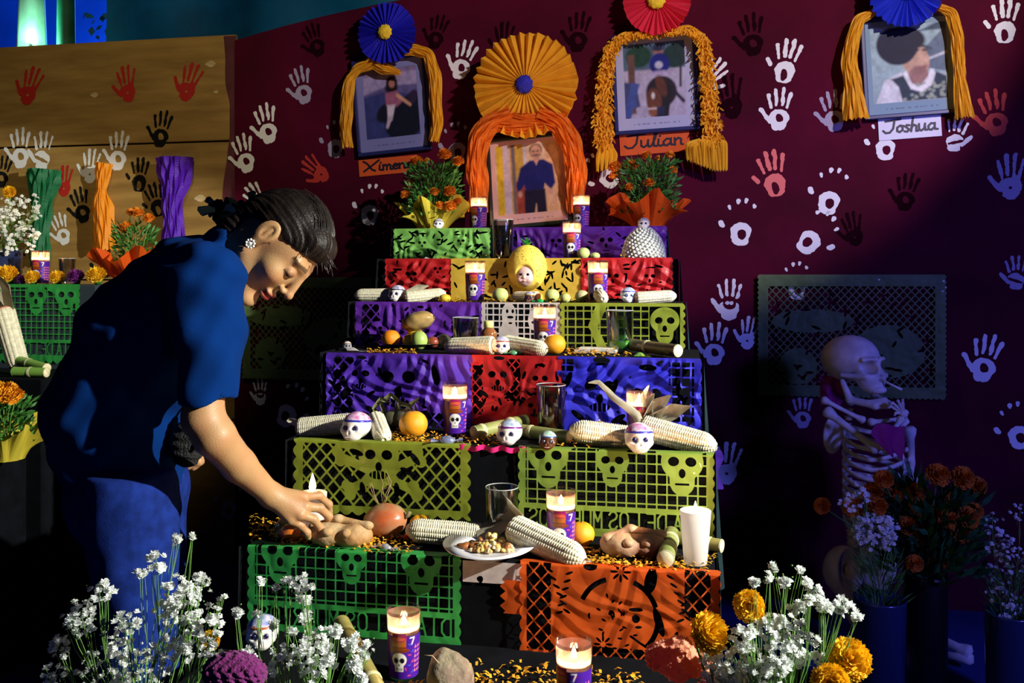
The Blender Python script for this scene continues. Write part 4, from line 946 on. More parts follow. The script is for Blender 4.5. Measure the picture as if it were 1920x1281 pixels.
def marigold_pot(label, loc, wm, r0, r1, h, ph, heads, fm=leaf_m, fr=.055, seed=1, hm=mar_m, nf=700, lift=.03, lean=0):
    t = thing('potted_marigold', label, 'potted flowers', loc, RZ); r = random.Random(seed)
    obj('paper_wrap', wrap_mb(seed, r0, r1, h, lift), wm, t, smooth=False)
    fo = obj('foliage', foliage(r, nf, fr, ph*.9, .032, .0045), fm, t, loc=(lean*.5, 0, h*.5), smooth=False, kind='stuff')
    for i, (x, z, s, y) in enumerate(heads):
        p = Vector((x, y, z)); d = Vector((x*.8, -.5 if y < 0 else .2, .8)).normalized()
        hd = obj('flower_head', POM[i % 2], hm, t, loc=p, rot=d.to_track_quat('Z', 'Y').to_euler(), scale=s)
        b = Vector((x*.3, y*.3, h*.5)); obj('stem', MB().tube([b, b.lerp(p, .5)+Vector((0, 0, .01)), p-d*s*.3], .0015, 5), stem_m, t)
    return t
def local_heads(loc, lst):                           # flower-head pixels -> local offsets of a pot standing at loc
    out = []
    for px, py, rp, y in lst:
        Y = loc.y+y; q = W(px, py, Y)-loc
        out.append((q.x*UX[0]+q.y*UX[1], q.z, rp/F*Y, y))
    return out
yw = mat('yellow_wrap_paper', (.75, .62, .06), .5, transl=.35, coat=.3); ow = mat('orange_wrap_paper', (.95, .13, .01), .5, transl=.4, coat=.25)
l1 = P(1, 812, .4)
marigold_pot('marigolds wrapped in yellow paper at the left end of the top step', l1, yw, .05, .115, .095, .23,
             local_heads(l1, [(780, 305, 15, -.03), (835, 293, 15, -.02), (862, 306, 13, -.04), (765, 347, 11, -.04), (757, 366, 11, -.06), (815, 362, 11, -.07), (845, 362, 14, -.07), (826, 388, 11, -.09), (846, 390, 14, -.09), (800, 303, 8, .02), (860, 380, 10, -.05)]), fr=.10, seed=3, nf=1500)
l2 = P(1, 1216, .45)
marigold_pot('marigolds wrapped in orange paper at the right end of the top step', l2, ow, .05, .125, .10, .22,
             local_heads(l2, [(1152, 314, 15, -.03), (1185, 312, 14, -.04), (1212, 294, 12, -.02), (1256, 294, 11, 0), (1262, 322, 10, -.03), (1217, 345, 12, -.07), (1150, 330, 11, 0), (1180, 352, 10, -.08), (1235, 300, 9, .03)]), fr=.10, seed=6, lift=.03, nf=1500)

# baby's breath bouquets
def blossom(seed):
    r = random.Random(seed); mb = MB()
    for ring, (n, R_, z) in enumerate(((6, 1, 0), (5, .7, .35), (3, .35, .6))):
        for k in range(n):
            a = 2*math.pi*(k+r.uniform(-.2, .2))/n+ring; c, s = math.cos(a), math.sin(a); w_ = .42*R_
            mb.add([(0, 0, z*.3), (c*R_*.6-s*w_, s*R_*.6+c*w_, z+.1), (c*R_, s*R_, z+.25+r.uniform(-.2, .25)), (c*R_*.6+s*w_, s*R_*.6-c*w_, z+.1)], [(0, 1, 2, 3)])
    return mb
BLV = [(blossom(s).v, blossom(s).f) for s in (1, 2, 3)]
BL = [mesh(blossom(s), 'blossom', False) for s in (1, 2, 3)]
BUD = mesh(MB().ball((0, 0, 0), (.45, .45, .6), 6, 4), 'bud')
def bouquet(label, base, clusters, Yr, seed, bs=.0062, vase=True, nmax=290, m=bb_m, hz=.3, leaves=True, dens=1.9):
    """clusters: pixel clouds of blossoms (px, py, radius px, n)"""
    r = random.Random(seed); t = thing('babys_breath_bouquet', label, 'flowers', base, 0)
    mb = MB(); n_ = 0; rest = MB(); clusters = [(a, b, c_, int(round(n*dens))) for a, b, c_, n in clusters]; tot = sum(q[3] for q in clusters); single = min(1., 280/tot)
    for px, py, rp, n in clusters:
        Y = r.uniform(*Yr); c = W(px, py, Y)-base
        root = Vector((c.x*.12+r.uniform(-.02, .02), c.y*.15, hz*.9)); fork = root.lerp(c, .72)+Vector((r.uniform(-.015, .015), r.uniform(-.01, .01), -.01))
        mid = root.lerp(fork, .5)+Vector((-c.x*.06, 0, .02))
        mb.tube([root, mid, fork], [.0013, .0011, .0009], 5, caps=False)
        for k in range(n):
            a = r.uniform(0, 6.283); q = rp/F*Y*math.sqrt(r.random()); p = c+Vector((math.cos(a)*q, r.uniform(-.6, .6)*rp/F*Y, math.sin(a)*q))
            el_ = fork.lerp(p, .6)+Vector((r.uniform(-.004, .004), 0, -.004))
            if k % 3 == 0 or n < 6: mb.tube([fork, el_, p], [.0006, .0005, .0004], 4, caps=False)
            d = (p-fork).normalized()+Vector((r.uniform(-.8, .8), r.uniform(-1.2, .2), r.uniform(-.3, .6)))
            if r.random() > single or n_ > 290:
                rest.add([tuple(p+(d.to_track_quat('Z', 'Y') @ Vector(v))*bs*r.uniform(.8, 1.2)) for v in BLV[k % 3][0]], BLV[k % 3][1])
            else:
                if r.random() < .12: obj('bud', BUD, stem_m if r.random() < .4 else m, t, loc=p, rot=d.to_track_quat('Z', 'Y').to_euler(), scale=bs*.8)
                else: obj('blossom', BL[k % 3], m, t, loc=p, rot=d.to_track_quat('Z', 'Y').to_euler(), scale=bs*r.uniform(.75, 1.25)); n_ += 1
            if r.random() < .25: mb.ball(p+Vector((r.uniform(-.01, .01), 0, r.uniform(-.01, .01))), .0014, 5, 4)
    obj('stems', mb, stem_m, t, kind='stuff')
    if rest.v: obj('small_blossoms', rest, m, t, kind='stuff', smooth=False)
    if leaves:
        fo = foliage(r, 260, .06, .12, .05, .0022, 1.2); obj('leaves', fo, leaf_m, t, loc=(0, 0, hz*.9), smooth=False, kind='stuff')
    if vase: obj('vase', MB().lathe([(.0005, .001), (.06, .001), (.062, .004), (.07, hz*.95), (.072, hz*.97), (.066, hz*.97), (.058, .01), (.0005, .009)], 32), mat('dark_glazed_vase', (.02, .03, .09), .3, coat=.5), t)
    return t
def Gp(px, Y): p = W(px, 600, Y); p.z = 0; return p
cl = [(150, 1162, 32, 22), (190, 1110, 22, 11), (110, 1215, 20, 11), (100, 1266, 22, 13), (240, 1170, 24, 14), (263, 1076, 9, 4), (294, 1053, 18, 9), (331, 1013, 9, 5), (361, 1009, 5, 2), (336, 1115, 33, 22), (372, 1100, 24, 11), (375, 1082, 8, 3), (415, 1122, 8, 2),
      (310, 1152, 24, 13), (354, 1142, 26, 14), (390, 1162, 26, 11), (367, 1196, 42, 20), (221, 1209, 34, 17), (203, 1261, 55, 34), (268, 1261, 48, 34), (307, 1230, 30, 16), (400, 1210, 22, 8)]
bouquet("baby's breath bouquet at the bottom left corner below the woman", Gp(255, 1.40), cl, (1.36, 1.52), 21, .0062, hz=.46)
cl = [(487, 1090, 6, 2), (540, 1088, 12, 6), (570, 1097, 20, 9), (517, 1102, 4, 2), (445, 1150, 10, 5), (482, 1152, 5, 2), (512, 1172, 7, 3), (570, 1125, 10, 5), (545, 1187, 8, 4), (577, 1160, 12, 7), (598, 1207, 30, 19), (590, 1237, 42, 34), (655, 1205, 16, 9), (683, 1220, 15, 9), (662, 1250, 15, 9), (680, 1270, 12, 7), (530, 1237, 26, 14), (462, 1240, 20, 8), (625, 1185, 14, 8)]
bouquet("baby's breath bouquet in front of the green cut paper", Gp(560, 1.30), cl, (1.30, 1.38), 22, .0062, hz=.5)
cl = [(1452, 1067, 8, 4), (1438, 1084, 8, 4), (1417, 1096, 8, 4), (1472, 1092, 9, 5), (1499, 1070, 5, 2), (1513, 1093, 6, 3), (1525, 1104, 12, 7), (1518, 1125, 8, 5), (1494, 1141, 14, 10), (1547, 1134, 18, 14), (1583, 1137, 17, 13), (1606, 1156, 8, 5), (1436, 1168, 22, 20), (1480, 1182, 30, 22), (1525, 1201, 10, 5),
      (1396, 1201, 28, 20), (1455, 1220, 38, 26), (1491, 1232, 30, 20), (1340, 1255, 26, 16), (1324, 1200, 13, 7), (1384, 1259, 38, 24), (1443, 1259, 34, 22), (1535, 1237, 15, 7), (1405, 1128, 6, 2)]
bouquet("baby's breath bouquet with yellow carnations at the bottom right", Gp(1450, 1.28), cl, (1.28, 1.38), 23, .0062, hz=.5)
def bloom(label, px, py, Y, rpx, d, m=mary, me=None, stemto=None, cat='flower', name='carnation'):
    t = thing(name, label, cat, W(px, py, Y), Vector(d).to_track_quat('Z', 'Y').to_euler()); s = rpx/F*Y
    obj('flower_head', me or CARN, m, t, scale=s)
    obj('calyx', MB().lathe([(s*.1, -s*.9), (s*.3, -s*.6), (s*.42, -s*.25), (s*.3, -.0)], 12), leaf_m, t)
    if stemto is not None:
        mw = t.matrix_basis.inverted(); a = Vector((0, 0, -s*.85)); b = mw @ Vector(stemto)
        obj('stem', MB().tube([a, a.lerp(b, .5)+Vector((0, 0, -.02)), b], .002, 6), stem_m, t)
    return t
G1 = Gp(1450, 1.28)+Vector((0, 0, .45))
bloom('small yellow carnation among white blossoms at the lower right', 1404, 1136, 1.36, 34, (-.2, -1, .3), stemto=G1, me=CARN)
bloom('tall yellow carnation left of the right-hand white bouquet', 1322, 1188, 1.32, 44, (.4, -.8, .4), stemto=G1)
bloom('upper of the two large yellow carnations at the bottom right corner', 1590, 1240, 1.30, 46, (-.1, -.8, .6), stemto=G1)
bloom('lower of the two large yellow carnations at the bottom right corner', 1558, 1282, 1.24, 42, (-.3, -.9, .3), stemto=G1)
bloom('yellow flower half buried in the bottom left white bouquet', 395, 1203, 1.42, 22, (.1, -.8, .5), stemto=Gp(255, 1.40)+Vector((0, 0, .42)))
def cockscomb(label, px, py, Y, r, m, base, sx=1.5):
    t = thing('cockscomb_flower', label, 'flower', W(px, py, Y), (0, 0, 0)); rr = random.Random(px)
    def f(p):
        q = p.copy(); d = el(q, (0, 0, 0), (r*sx, r*.7, r*.95))
        d = smin(d, el(q, (-r*.7, 0, r*.1), (r*.7, r*.6, r*.6)), r*.2); d = smin(d, el(q, (r*.8, 0, -r*.15), (r*.6, r*.6, r*.55)), r*.2)
        return d+r*.07*(np.sin(q[:, 0]/r*13+4*np.sin(q[:, 2]/r*5))*np.sin(q[:, 2]/r*11+3*np.sin(q[:, 1]/r*7)))+r*.03*np.sin(q[:, 0]/r*31)*np.sin(q[:, 2]/r*29)*np.sin(q[:, 1]/r*33)
    obj('flower_head', snet(f, (-r*2.1, -r*1.1, -r*1.3), (r*2.1, r*1.1, r*1.3), r/22), m, t)
    mw = t.matrix_basis.inverted(); b = mw @ Vector(base); obj('stem', MB().tube([(0, 0, -r*.8), b*.6+Vector((0, 0, -.02)), b], .004, 7), stem_m, t)
cockscomb('magenta velvet cockscomb flower at the bottom, left of centre', 440, 1262, 1.26, .031, mat('magenta_velvet', (.14, .001, .11), .8, sheen=.15, bump=.6, bscale=300), Gp(560, 1.30)+Vector((-.02, 0, .46)), 1.35)
cockscomb('salmon ruffled cockscomb flower left of the right-hand white bouquet', 1272, 1236, 1.37, .036, mat('salmon_velvet', (1, .36, .2), .7, sheen=.3, transl=.3, bump=.5, bscale=200), G1, .8)
# loose petals and yellow shavings scattered on every step
pet_m = mat('loose_marigold_petals', (.9, .40, .02), .7, var=.3, scale=90, transl=.2)
def scatter(label, t, n, seed, spots, l=.011, h=.012):
    r = random.Random(seed); mb = MB(); cx, cy, z, d = TIER[t]
    for _ in range(n):
        a, b, f0, f1 = r.choice(spots); p = P(t, r.uniform(a, b), r.uniform(f0, f1)); p.z += .0015+h*r.random()**2
        u = r.uniform(0, 6.28); L_ = l*r.uniform(.5, 1.3); w_ = .0016*r.uniform(.7, 1.6); e = r.uniform(-.2, .6)
        dd = Vector((math.cos(u)*L_, math.sin(u)*L_, abs(e)*L_*.5)); s_ = Vector((-math.sin(u), math.cos(u), 0))*w_
        m_ = p+dd*.5+Vector((0, 0, L_*.22))
        mb.add([p-s_, p+s_, m_+s_*1.3, m_-s_*1.3, p+dd+s_*.5, p+dd-s_*.5], [(0, 1, 2, 3), (3, 2, 4, 5)])
    o = obj('loose_petals', mb, pet_m, smooth=False); o['kind'] = 'stuff'; o['label'] = label; o['category'] = 'petals'
scatter('loose marigold petals scattered on the sixth step', 6, 1000, 1, [(520, 700, .02, .3), (680, 780, .02, .5), (1070, 1120, .05, .5), (1120, 1290, .02, .16), (1120, 1340, .02, .5), (840, 1060, .3, .9), (470, 560, .2, .9)])
scatter('loose marigold petals scattered on the fifth step', 5, 560, 2, [(730, 840, .03, .5), (740, 860, .03, .2), (1020, 1110, .05, .7), (1210, 1300, .4, .8), (860, 940, .05, .5)])
scatter('loose marigold petals scattered on the fourth step', 4, 460, 3, [(900, 1000, .02, .2), (1060, 1260, .02, .4), (1060, 1150, .1, .7), (690, 780, .02, .1)])
scatter('loose marigold petals scattered on the third step', 3, 160, 4, [(900, 1120, .05, .4), (820, 880, .05, .4)])
scatter('loose marigold petals scattered on the second step from the top', 2, 90, 5, [(820, 940, .03, .3), (1160, 1240, .02, .3)])
scatter('loose marigold petals scattered on the bottom step', 7, 900, 6, [(690, 830, .2, .5), (870, 1060, .25, .8), (1080, 1200, .25, .8), (740, 800, .3, .5)], .012, .016)
# ------------------------------------------------------------------ offerings
def ori(yaw=0, pitch=0, roll=0):                     # degrees, in the altar's own frame
    return (Matrix.Rotation(RZ+math.radians(yaw), 3, 'Z') @ Matrix.Rotation(math.radians(pitch), 3, 'Y') @ Matrix.Rotation(math.radians(roll), 3, 'X')).to_euler()
# corn: one kernel-covered ear along +X (tip at +X), shared
def corn_mesh():
    nu, nv = 84, 170; L_ = .150; mb = MB(); rows = 14; cols = 34
    def fn(u, v):
        s = v; R_ = .0255*(1-.10*s)*(1-max(0, (s-.8)/.2)**2.2*.72)*(1-max(0, (.06-s)/.06)**2*.35)
        a = u*2*math.pi; k = u*rows; fu = k-math.floor(k)-.5; q = s*cols+(.5 if int(math.floor(k)) % 2 else 0)*.4; fv = q-math.floor(q)-.5
        b = max(0, 1-(abs(fu)*2)**3)*max(0, 1-(abs(fv)*2)**3); j = math.sin(math.floor(k)*12.9+math.floor(q)*78.2)*.5
        r = R_*(.9+.10*b+.012*j*b); return (s*L_-L_/2, math.cos(a)*r, math.sin(a)*r)
    mb.grid(fn, nu, nv, True); n = len(mb.v); mb.f.append(tuple(range(nu))); mb.f.append(tuple(n-1-i for i in range(nu)))
    return mesh(mb, 'kernels')
CORN = corn_mesh()
corn_m = mat('cream_kernels', (.72, .68, .5), .5, var=.18, scale=120, coat=.15); cob_m = mat('cob_end', (.7, .32, .18), .8, var=.3, scale=90)
husk_m = mat('dry_husk', (.40, .37, .27), .7, var=.25, scale=30, wave=(1, 1, 1), transl=.25)
COB = mesh(MB().lathe([(.0005, -.0785), (.012, -.0785), (.0165, -.076), (.019, -.074), (.0005, -.073)], 20).xf(Matrix.Rotation(math.pi/2, 4, 'Y')), 'cob_end')
CUFF = mesh(MB().lathe([(.024, -.064), (.0262, -.060), (.0266, -.052), (.0246, -.047)], 24, caps=(False, False), wob=lambda a, z: .03*math.sin(9*a)).xf(Matrix.Rotation(math.pi/2, 4, 'Y')), 'husk_cuff')
def husk_leaf(pts, ws):
    mb = MB(); pts = [Vector(p) for p in pts]; N = len(pts)
    P_ = [];
    for k in range(N-1):
        for q in range(6): P_.append((pts[k].lerp(pts[k+1], q/6), ws[k]+(ws[k+1]-ws[k])*q/6))
    P_.append((pts[-1], ws[-1]))
    for k, (p, w_) in enumerate(P_):
        t = (P_[min(k+1, len(P_)-1)][0]-P_[max(k-1, 0)][0]).normalized(); s = t.cross(Vector((0, 1, .2))).normalized(); nrm = s.cross(t)
        for i in range(5):
            u = i/4-.5; mb.v.append(tuple(p+s*u*w_+nrm*(w_*.35*(1-4*u*u)+.0012*math.sin(k*.9+i*2))))
    mb.f = [(k*5+i, k*5+i+1, (k+1)*5+i+1, (k+1)*5+i) for k in range(len(P_)-1) for i in range(4)]
    return mb
def corn(label, loc, yaw, pitch=0, s=1., roll=0, husks=(), z=None):
    t = thing('corn_ear', label, 'corn', loc+Vector((0, 0, .0232*s if z is None else z)), ori(yaw, pitch, roll), 'dried white corn ears', s)
    k = obj('kernels', CORN, corn_m, t); k['kind'] = 'stuff'
    obj('cob_end', COB, cob_m, t)
    for pts, ws in husks: obj('husk_leaf', husk_leaf(pts, ws), husk_m, t, smooth=True)
    return t
hk = lambda *a: [((p, w_)) for p, w_ in a]
corn('corn ear at the far left of the fifth step, tip end away from the skull', P(5, 618, .33), 6, -7, 1.08, 0, [([(-.07, 0, .01), (-.09, 0, .02), (-.1, 0, .022)], (.02, .016, .003))])
corn('corn ear right of the pink-capped left skull, pointing at the viewer', P(5, 712, .27), -62, 12, .95, 0)
corn('left corn ear of the pair crossed behind the right-hand pink-capped skull', P(5, 1140, .22), 190, -8, 1.2, 20,
     [([(-.07, 0, .015), (-.085, 0, .05), (-.06, .0, .085), (-.07, 0, .11)], (.02, .018, .012, .003)), ([(-.07, 0, .01), (-.05, .01, .045), (.0, .01, .075), (.03, .01, .10), (.05, .01, .095)], (.018, .018, .014, .01, .003))])
corn('right corn ear of the pair crossed behind the right-hand pink-capped skull', P(5, 1272, .25), -14, 11, 1.2, 0,
     [([(-.06, 0, .01), (-.05, 0, .05), (-.03, 0, .075)], (.034, .03, .004)), ([(-.06, .0, .01), (-.02, .01, .045), (.01, .01, .062)], (.03, .03, .003)), ([(-.065, 0, .0), (-.07, 0, .05), (-.062, 0, .07)], (.03, .02, .003))])
corn('pale corn ear on the front step left of the food plate', P(6, 832, .42), 187, -4, 1.12, 60, [([(-.07, 0, .0), (-.1, 0, .02), (-.13, .02, .03), (-.16, .03, .02)], (.05, .05, .035, .004)), ([(-.07, 0, .01), (-.1, 0, .035), (-.135, .02, .035)], (.04, .035, .004)), ([(-.07, .01, -.01), (-.12, .03, .0), (-.16, .05, -.01)], (.04, .035, .004))])
corn('dark-husked corn ear lying right of the food plate', P(6, 1026, .2), -25, 12, 1.25, 0, [([(-.07, 0, .012), (-.1, 0, .03), (-.14, .02, .045)], (.05, .04, .004)), ([(-.07, .01, -.01), (-.11, .02, .01), (-.15, .04, .02)], (.05, .04, .004))])
corn('corn ear in front of the tall glass on the fourth step', P(4, 880, .10), 168, 3, .98, 0)
corn('corn ear right of the small skull on the fourth step, end towards the viewer', P(4, 985, .12), -28, 4, .95, 0)
corn('pale corn ear at the far left end of the third step', P(3, 703, .25), 184, 0, .88, 0)
corn('corn ear with shaded side, second from the left on the third step', P(3, 798, .22), 24, -6, .85, 0, [([(-.06, 0, .01), (-.02, .02, .03), (.02, .03, .035)], (.04, .03, .004))])
corn('corn ear end at the right of the small blue-white skull on the third step', P(3, 1230, .2), 12, -4, .8, 0)
corn('short corn ear pointing at the viewer below the votive before the red paper', P(3, 1127, .16), -80, 4, .8, 0)
corn('short corn ear behind the honey bottle on the third step front', P(3, 985, .5), 150, 0, .7, 0)
# round fruit
pitm = mat('calyx_brown', (.1, .07, .02), .8)
def fruit_mesh(sq=.93, top=.06, bot=.03, e=0):
    return mesh(MB().ball((0, 0, 0), (1, 1, sq), 32, 20, lambda d: 1-top*math.exp(-((1-d[2])/.05))-bot*math.exp(-((1+d[2])/.05))+e*d[2]), 'flesh')
FR = fruit_mesh(); PEAR = fruit_mesh(1.15, .1, .03, -.16); OVAL = fruit_mesh(.72, 0, 0)
FM = {'orange': mat('orange_peel', (.85, .27, .01), .42, var=.08, scale=30, bump=.25, bscale=900, coat=.2), 'tang': mat('tangerine_peel', (.85, .36, .015), .42, var=.08, scale=30, bump=.2, bscale=800, coat=.2),
      'yellow': mat('yellow_peel', (.8, .55, .04), .45, var=.1, scale=20, bump=.1, bscale=500, coat=.2), 'lime': mat('pale_green_skin', (.52, .6, .2), .45, var=.2, scale=20, coat=.2),
      'green': mat('green_pear_skin', (.36, .5, .12), .45, var=.2, scale=20, coat=.2), 'red': mat('red_apple_skin', (.28, .06, .03), .35, var=.35, scale=20, coat=.3), 'pale': mat('pale_olive_skin', (.5, .46, .24), .5, var=.25, scale=20)}
def fruit(name, label, loc, r, m, me=None, rot=(0, 0, 0), sq=.93, grp=None, cat='fruit'):
    t = thing(name, label, cat, loc+Vector((0, 0, r*sq*.985)), rot, grp, r)
    obj('flesh', me or FR, FM[m], t); obj('calyx', MB().lathe([(.0, .88), (.07, .89), (.05, .93), (.0, .94)], 8, caps=(False, False)), pitm, t)
    return t
px_r = lambda t, px, fr, rp: rp/F*P(t, px, fr).y
fruit('orange', 'big bright orange between the corn and the votive on the fifth step', P(5, 775, .38), px_r(5, 775, .38, 27), 'tang')
fruit('orange', 'orange beside the votive with the white paper grid on the fourth step', P(4, 1040, .22), px_r(4, 1040, .22, 21), 'tang')
fruit('orange', 'yellow-orange fruit right of the front votive and the water glass', P(6, 1090, .62), px_r(6, 1090, .6, 25), 'tang')
fruit('tangerine', 'left one of the two small yellow fruits beside the big squash', P(6, 787, .72), px_r(6, 787, .6, 20), 'tang')
fruit('tangerine', 'right one of the two small yellow fruits beside the big squash', P(6, 810, .45), px_r(6, 810, .5, 19), 'yellow')
fruit('mango', 'dim yellow mango behind the left crossed corn ear on the fifth step', P(5, 1122, .72), px_r(5, 1122, .7, 21), 'yellow', OVAL, (0, 0, 0), .72)
fruit('lemon', 'small lemon at the left of the votive before the yellow paper', P(3, 834, .16), px_r(3, 834, .2, 11), 'yellow', OVAL, (0, 0, 0), .72)
fruit('guava', 'yellow guava left under the pineapple doll', P(3, 938, .3), px_r(3, 938, .3, 15), 'lime', FR)
fruit('guava', 'yellow guava right under the pineapple doll', P(3, 1035, .35), px_r(3, 1035, .3, 14), 'lime', FR)
fruit('guava', 'small pale guava next to the right-hand guava under the pineapple doll', P(3, 1060, .2), px_r(3, 1060, .3, 10), 'lime', FR)
fruit('guava', 'brown shaded fruit left of the votive before the red paper', P(3, 1091, .35), px_r(3, 1091, .3, 13), 'pale', FR)
fruit('guava', 'left pale fruit right of the votive on the second step from the top', P(2, 1094, .2), px_r(2, 1094, .3, 12), 'lime', FR)
fruit('guava', 'right pale fruit right of the votive on the second step from the top', P(2, 1116, .2), px_r(2, 1116, .3, 9), 'lime', OVAL, (0, 0, 0), .72)
# plate of mixed fruit on the fourth step
pc = P(4, 775, .62); t = thing('fruit_plate', 'dark oval plate of mixed fruit before purple paper', 'plate', pc, RZ)
obj('dish', MB().lathe([(.0005, .001), (.055, .001), (.085, .014), (.105, .017), (.106, .0185), (.084, .0165), (.054, .005), (.0005, .004)], 48), mat('dark_plate', (.01, .012, .015), .2, coat=.6), t)
def onplate(px, r, fy=0, dz=.006): p = W(px, 640, pc.y+fy); return Vector((p.x, p.y, pc.z+dz))
fruit('orange', 'orange at the left of the fruit plate', onplate(733, .03, -.02), .0265, 'orange')
fruit('guava', 'yellow fruit between the orange and the green pear on the fruit plate', onplate(768, 0, -.04), .0205, 'yellow')
fruit('pear', 'tall green pear standing in the fruit plate', onplate(786, 0, -.065), .0235, 'green', PEAR, (0, 0, 0), 1.12)
fruit('apple', 'small reddish apple on the fruit plate', onplate(812, 0, -.055), .0175, 'red')
fruit('guava', 'pale olive fruit at the right end of the fruit plate', onplate(833, 0, -.045), .021, 'pale')
fruit('guava', 'yellow-green fruit behind the pear on the fruit plate', onplate(778, 0, .02, .02), .023, 'yellow')
def loaf(label, loc, r, rough, m, name='papaya', rot=0):
    t = thing(name, label, 'fruit', loc, rot)
    obj('body', MB().ball((0, 0, 0), r, 36, 22, lambda d: 1+.03*math.sin(5*math.atan2(d[1], d[2])+d[0]*2)+rough*math.sin(9*d[0]+4*d[2])), m, t)
    obj('stem_end', MB().lathe([(.0, -.004), (.006, -.003), (.004, .004), (.0, .005)], 10, (r[0]*.97, 0, 0)), pitm, t); return t
loaf('brown-gold mottled melon lying on top of the plate of fruit', onplate(783, 0, .01, .077), (.05, .034, .028), .02, mat('mottled_melon_skin', (.55, .36, .12), .35, col2=(.12, .09, .05), scale=22, coat=.4), 'melon', (0, -.25, RZ))
# squash on the sixth step
q = P(6, 722, .55)
t = thing('squash', 'large red-brown ribbed squash lying under the lattice paper', 'squash', q+Vector((0, 0, .037)), ori(-8, -12))
obj('body', MB().ball((0, 0, 0), (.051, .043, .0385), 60, 26, lambda d: 1+.025*math.cos(9*math.atan2(d[1], d[2]))*(1-d[0]**2)), mat('squash_skin', (.5, .10, .03), .35, col2=(.36, .28, .14), scale=16, coat=.4), t)
obj('stem', MB().tube([(.045, 0, .0), (.058, 0, .004), (.064, .003, .012)], [.006, .004, .005], 8), mat('squash_stem', (.2, .16, .08), .8), t)
mb = MB(); r_ = random.Random(4)
for k in range(9):
    a = r_.uniform(-1, 1); mb.tube([(a*.01, 0, .036), (a*.02, -.004, .05+.01*k % .02), (a*.035+.004, .0, .07+.015*r_.random()), (a*.03, .0, .1*r_.uniform(.7, 1.2))], [.0006, .0005, .0004, .0003], 4)
obj('dry_tendril', mb, mat('dry_fibre', (.5, .35, .2), .8), t, kind='stuff')
# knobbly tubers on the bottom step
tub = mat('tuber_skin', (.16, .10, .075), .75, col2=(.33, .28, .18), scale=30, bump=.4, bscale=90)
def tuber(label, t_, px, fr, r, seed, sh=(1, .9, 1.1)):
    loc = P(t_, px, fr); t = thing('tuber', label, 'vegetable', loc+Vector((0, 0, r*sh[2]*.93)), RZ)
    ph = [random.Random(seed+i).uniform(0, 6.28) for i in range(6)]
    obj('body', MB().ball((0, 0, 0), (r*sh[0], r*sh[1], r*sh[2]), 44, 30, lambda d: 1+.07*math.sin(3*d[0]+ph[0]+2*d[2])+.05*math.sin(5*d[1]+ph[1]+3*d[0])+.025*math.sin(11*d[2]+ph[2])*math.sin(9*d[0]+ph[3])), tub, t)
    mb = MB(); rr = random.Random(seed)
    for k in range(3):
        x = (-.2+.3*k)*r; mb.tube([(x, -r*.9*sh[1], r*.1), (x+.006, -r*1.02*sh[1], -.01), (x-.008*k, -r*.98*sh[1], -r*.7)], [.0009, .0007, .0004], 5)
    mb.tube([(-.3*r, -r*.6, r*.8), (-.5*r, -r*.8, r*1.15), (-.8*r, -r*.9, r*1.2)], [.0012, .0009, .0004], 5)
    obj('rootlet', mb, mat('dry_fibre', (.5, .35, .2), .8), t, kind='stuff')
tuber('round brown tuber with fine roots beside the front votive', 7, 845, .42, .046, 3, (1, .9, 1.05))
tuber('second tuber, low and at the bottom edge left of the small glass', 7, 905, .12, .038, 8, (1.2, .9, .7))
# bread
def bread(label, loc, seed, s=1., m=None, rz=0, bones=True):
    t = thing('bread_loaf', label, 'bread', loc, RZ+rz, None, s); m = m or mat('bread_crust', (.36, .18, .06), .75, spec=.3, col2=(.55, .40, .22), scale=22, bump=.35, bscale=70)
    def bun(p):
        d = smin(el(p, (-.018, 0, .024), (.046, .044, .028)), el(p, (.034, .0, .022), (.042, .04, .027)), .006)
        d = smax(d, -p[:, 2]+.001, .004)
        return d+.0012*np.sin(p[:, 0]*160+seed)*np.sin(p[:, 1]*140)*np.sin(p[:, 2]*150+seed)
    obj('bun', snet(bun, (-.075, -.055, -.006), (.085, .055, .062), .0028), m, t)
    if bones:
        for k, (a, b) in enumerate((((-.05, -.01, .04), (.0, .0, .056)), ((.0, .0, .056), (.065, .005, .043)), ((-.01, -.035, .036), (-.005, .035, .038)), ((.03, -.03, .034), (.035, .03, .034)))):
            obj('bone_strip', snet(lambda p, a=a, b=b: smin(smin(rc(p, a, b, .0075), el(p, a, (.012, .013, .009)), .006), el(p, b, (.013, .012, .009)), .006), (-.075, -.055, .01), (.085, .055, .075), .0028), m, t)
    return t
bread('large pale bread of the dead with bone strips under the lit hand candle', P(6, 634, .22), 1, 1.02)
bread('round brown-purple bread beside the sugar cane on the right of the front step', P(6, 1182, .42), 3, 1.0, mat('dark_bread_crust', (.3, .13, .08), .6, col2=(.5, .34, .2), scale=16, bump=.3, bscale=70), .2)
ob = bread('orange glazed bread wrapped in clear film at the front left corner', P(6, 562, .3), 5, .72, mat('glazed_orange_bread', (.7, .17, .02), .35, var=.3, scale=20, coat=.5), .1, False)
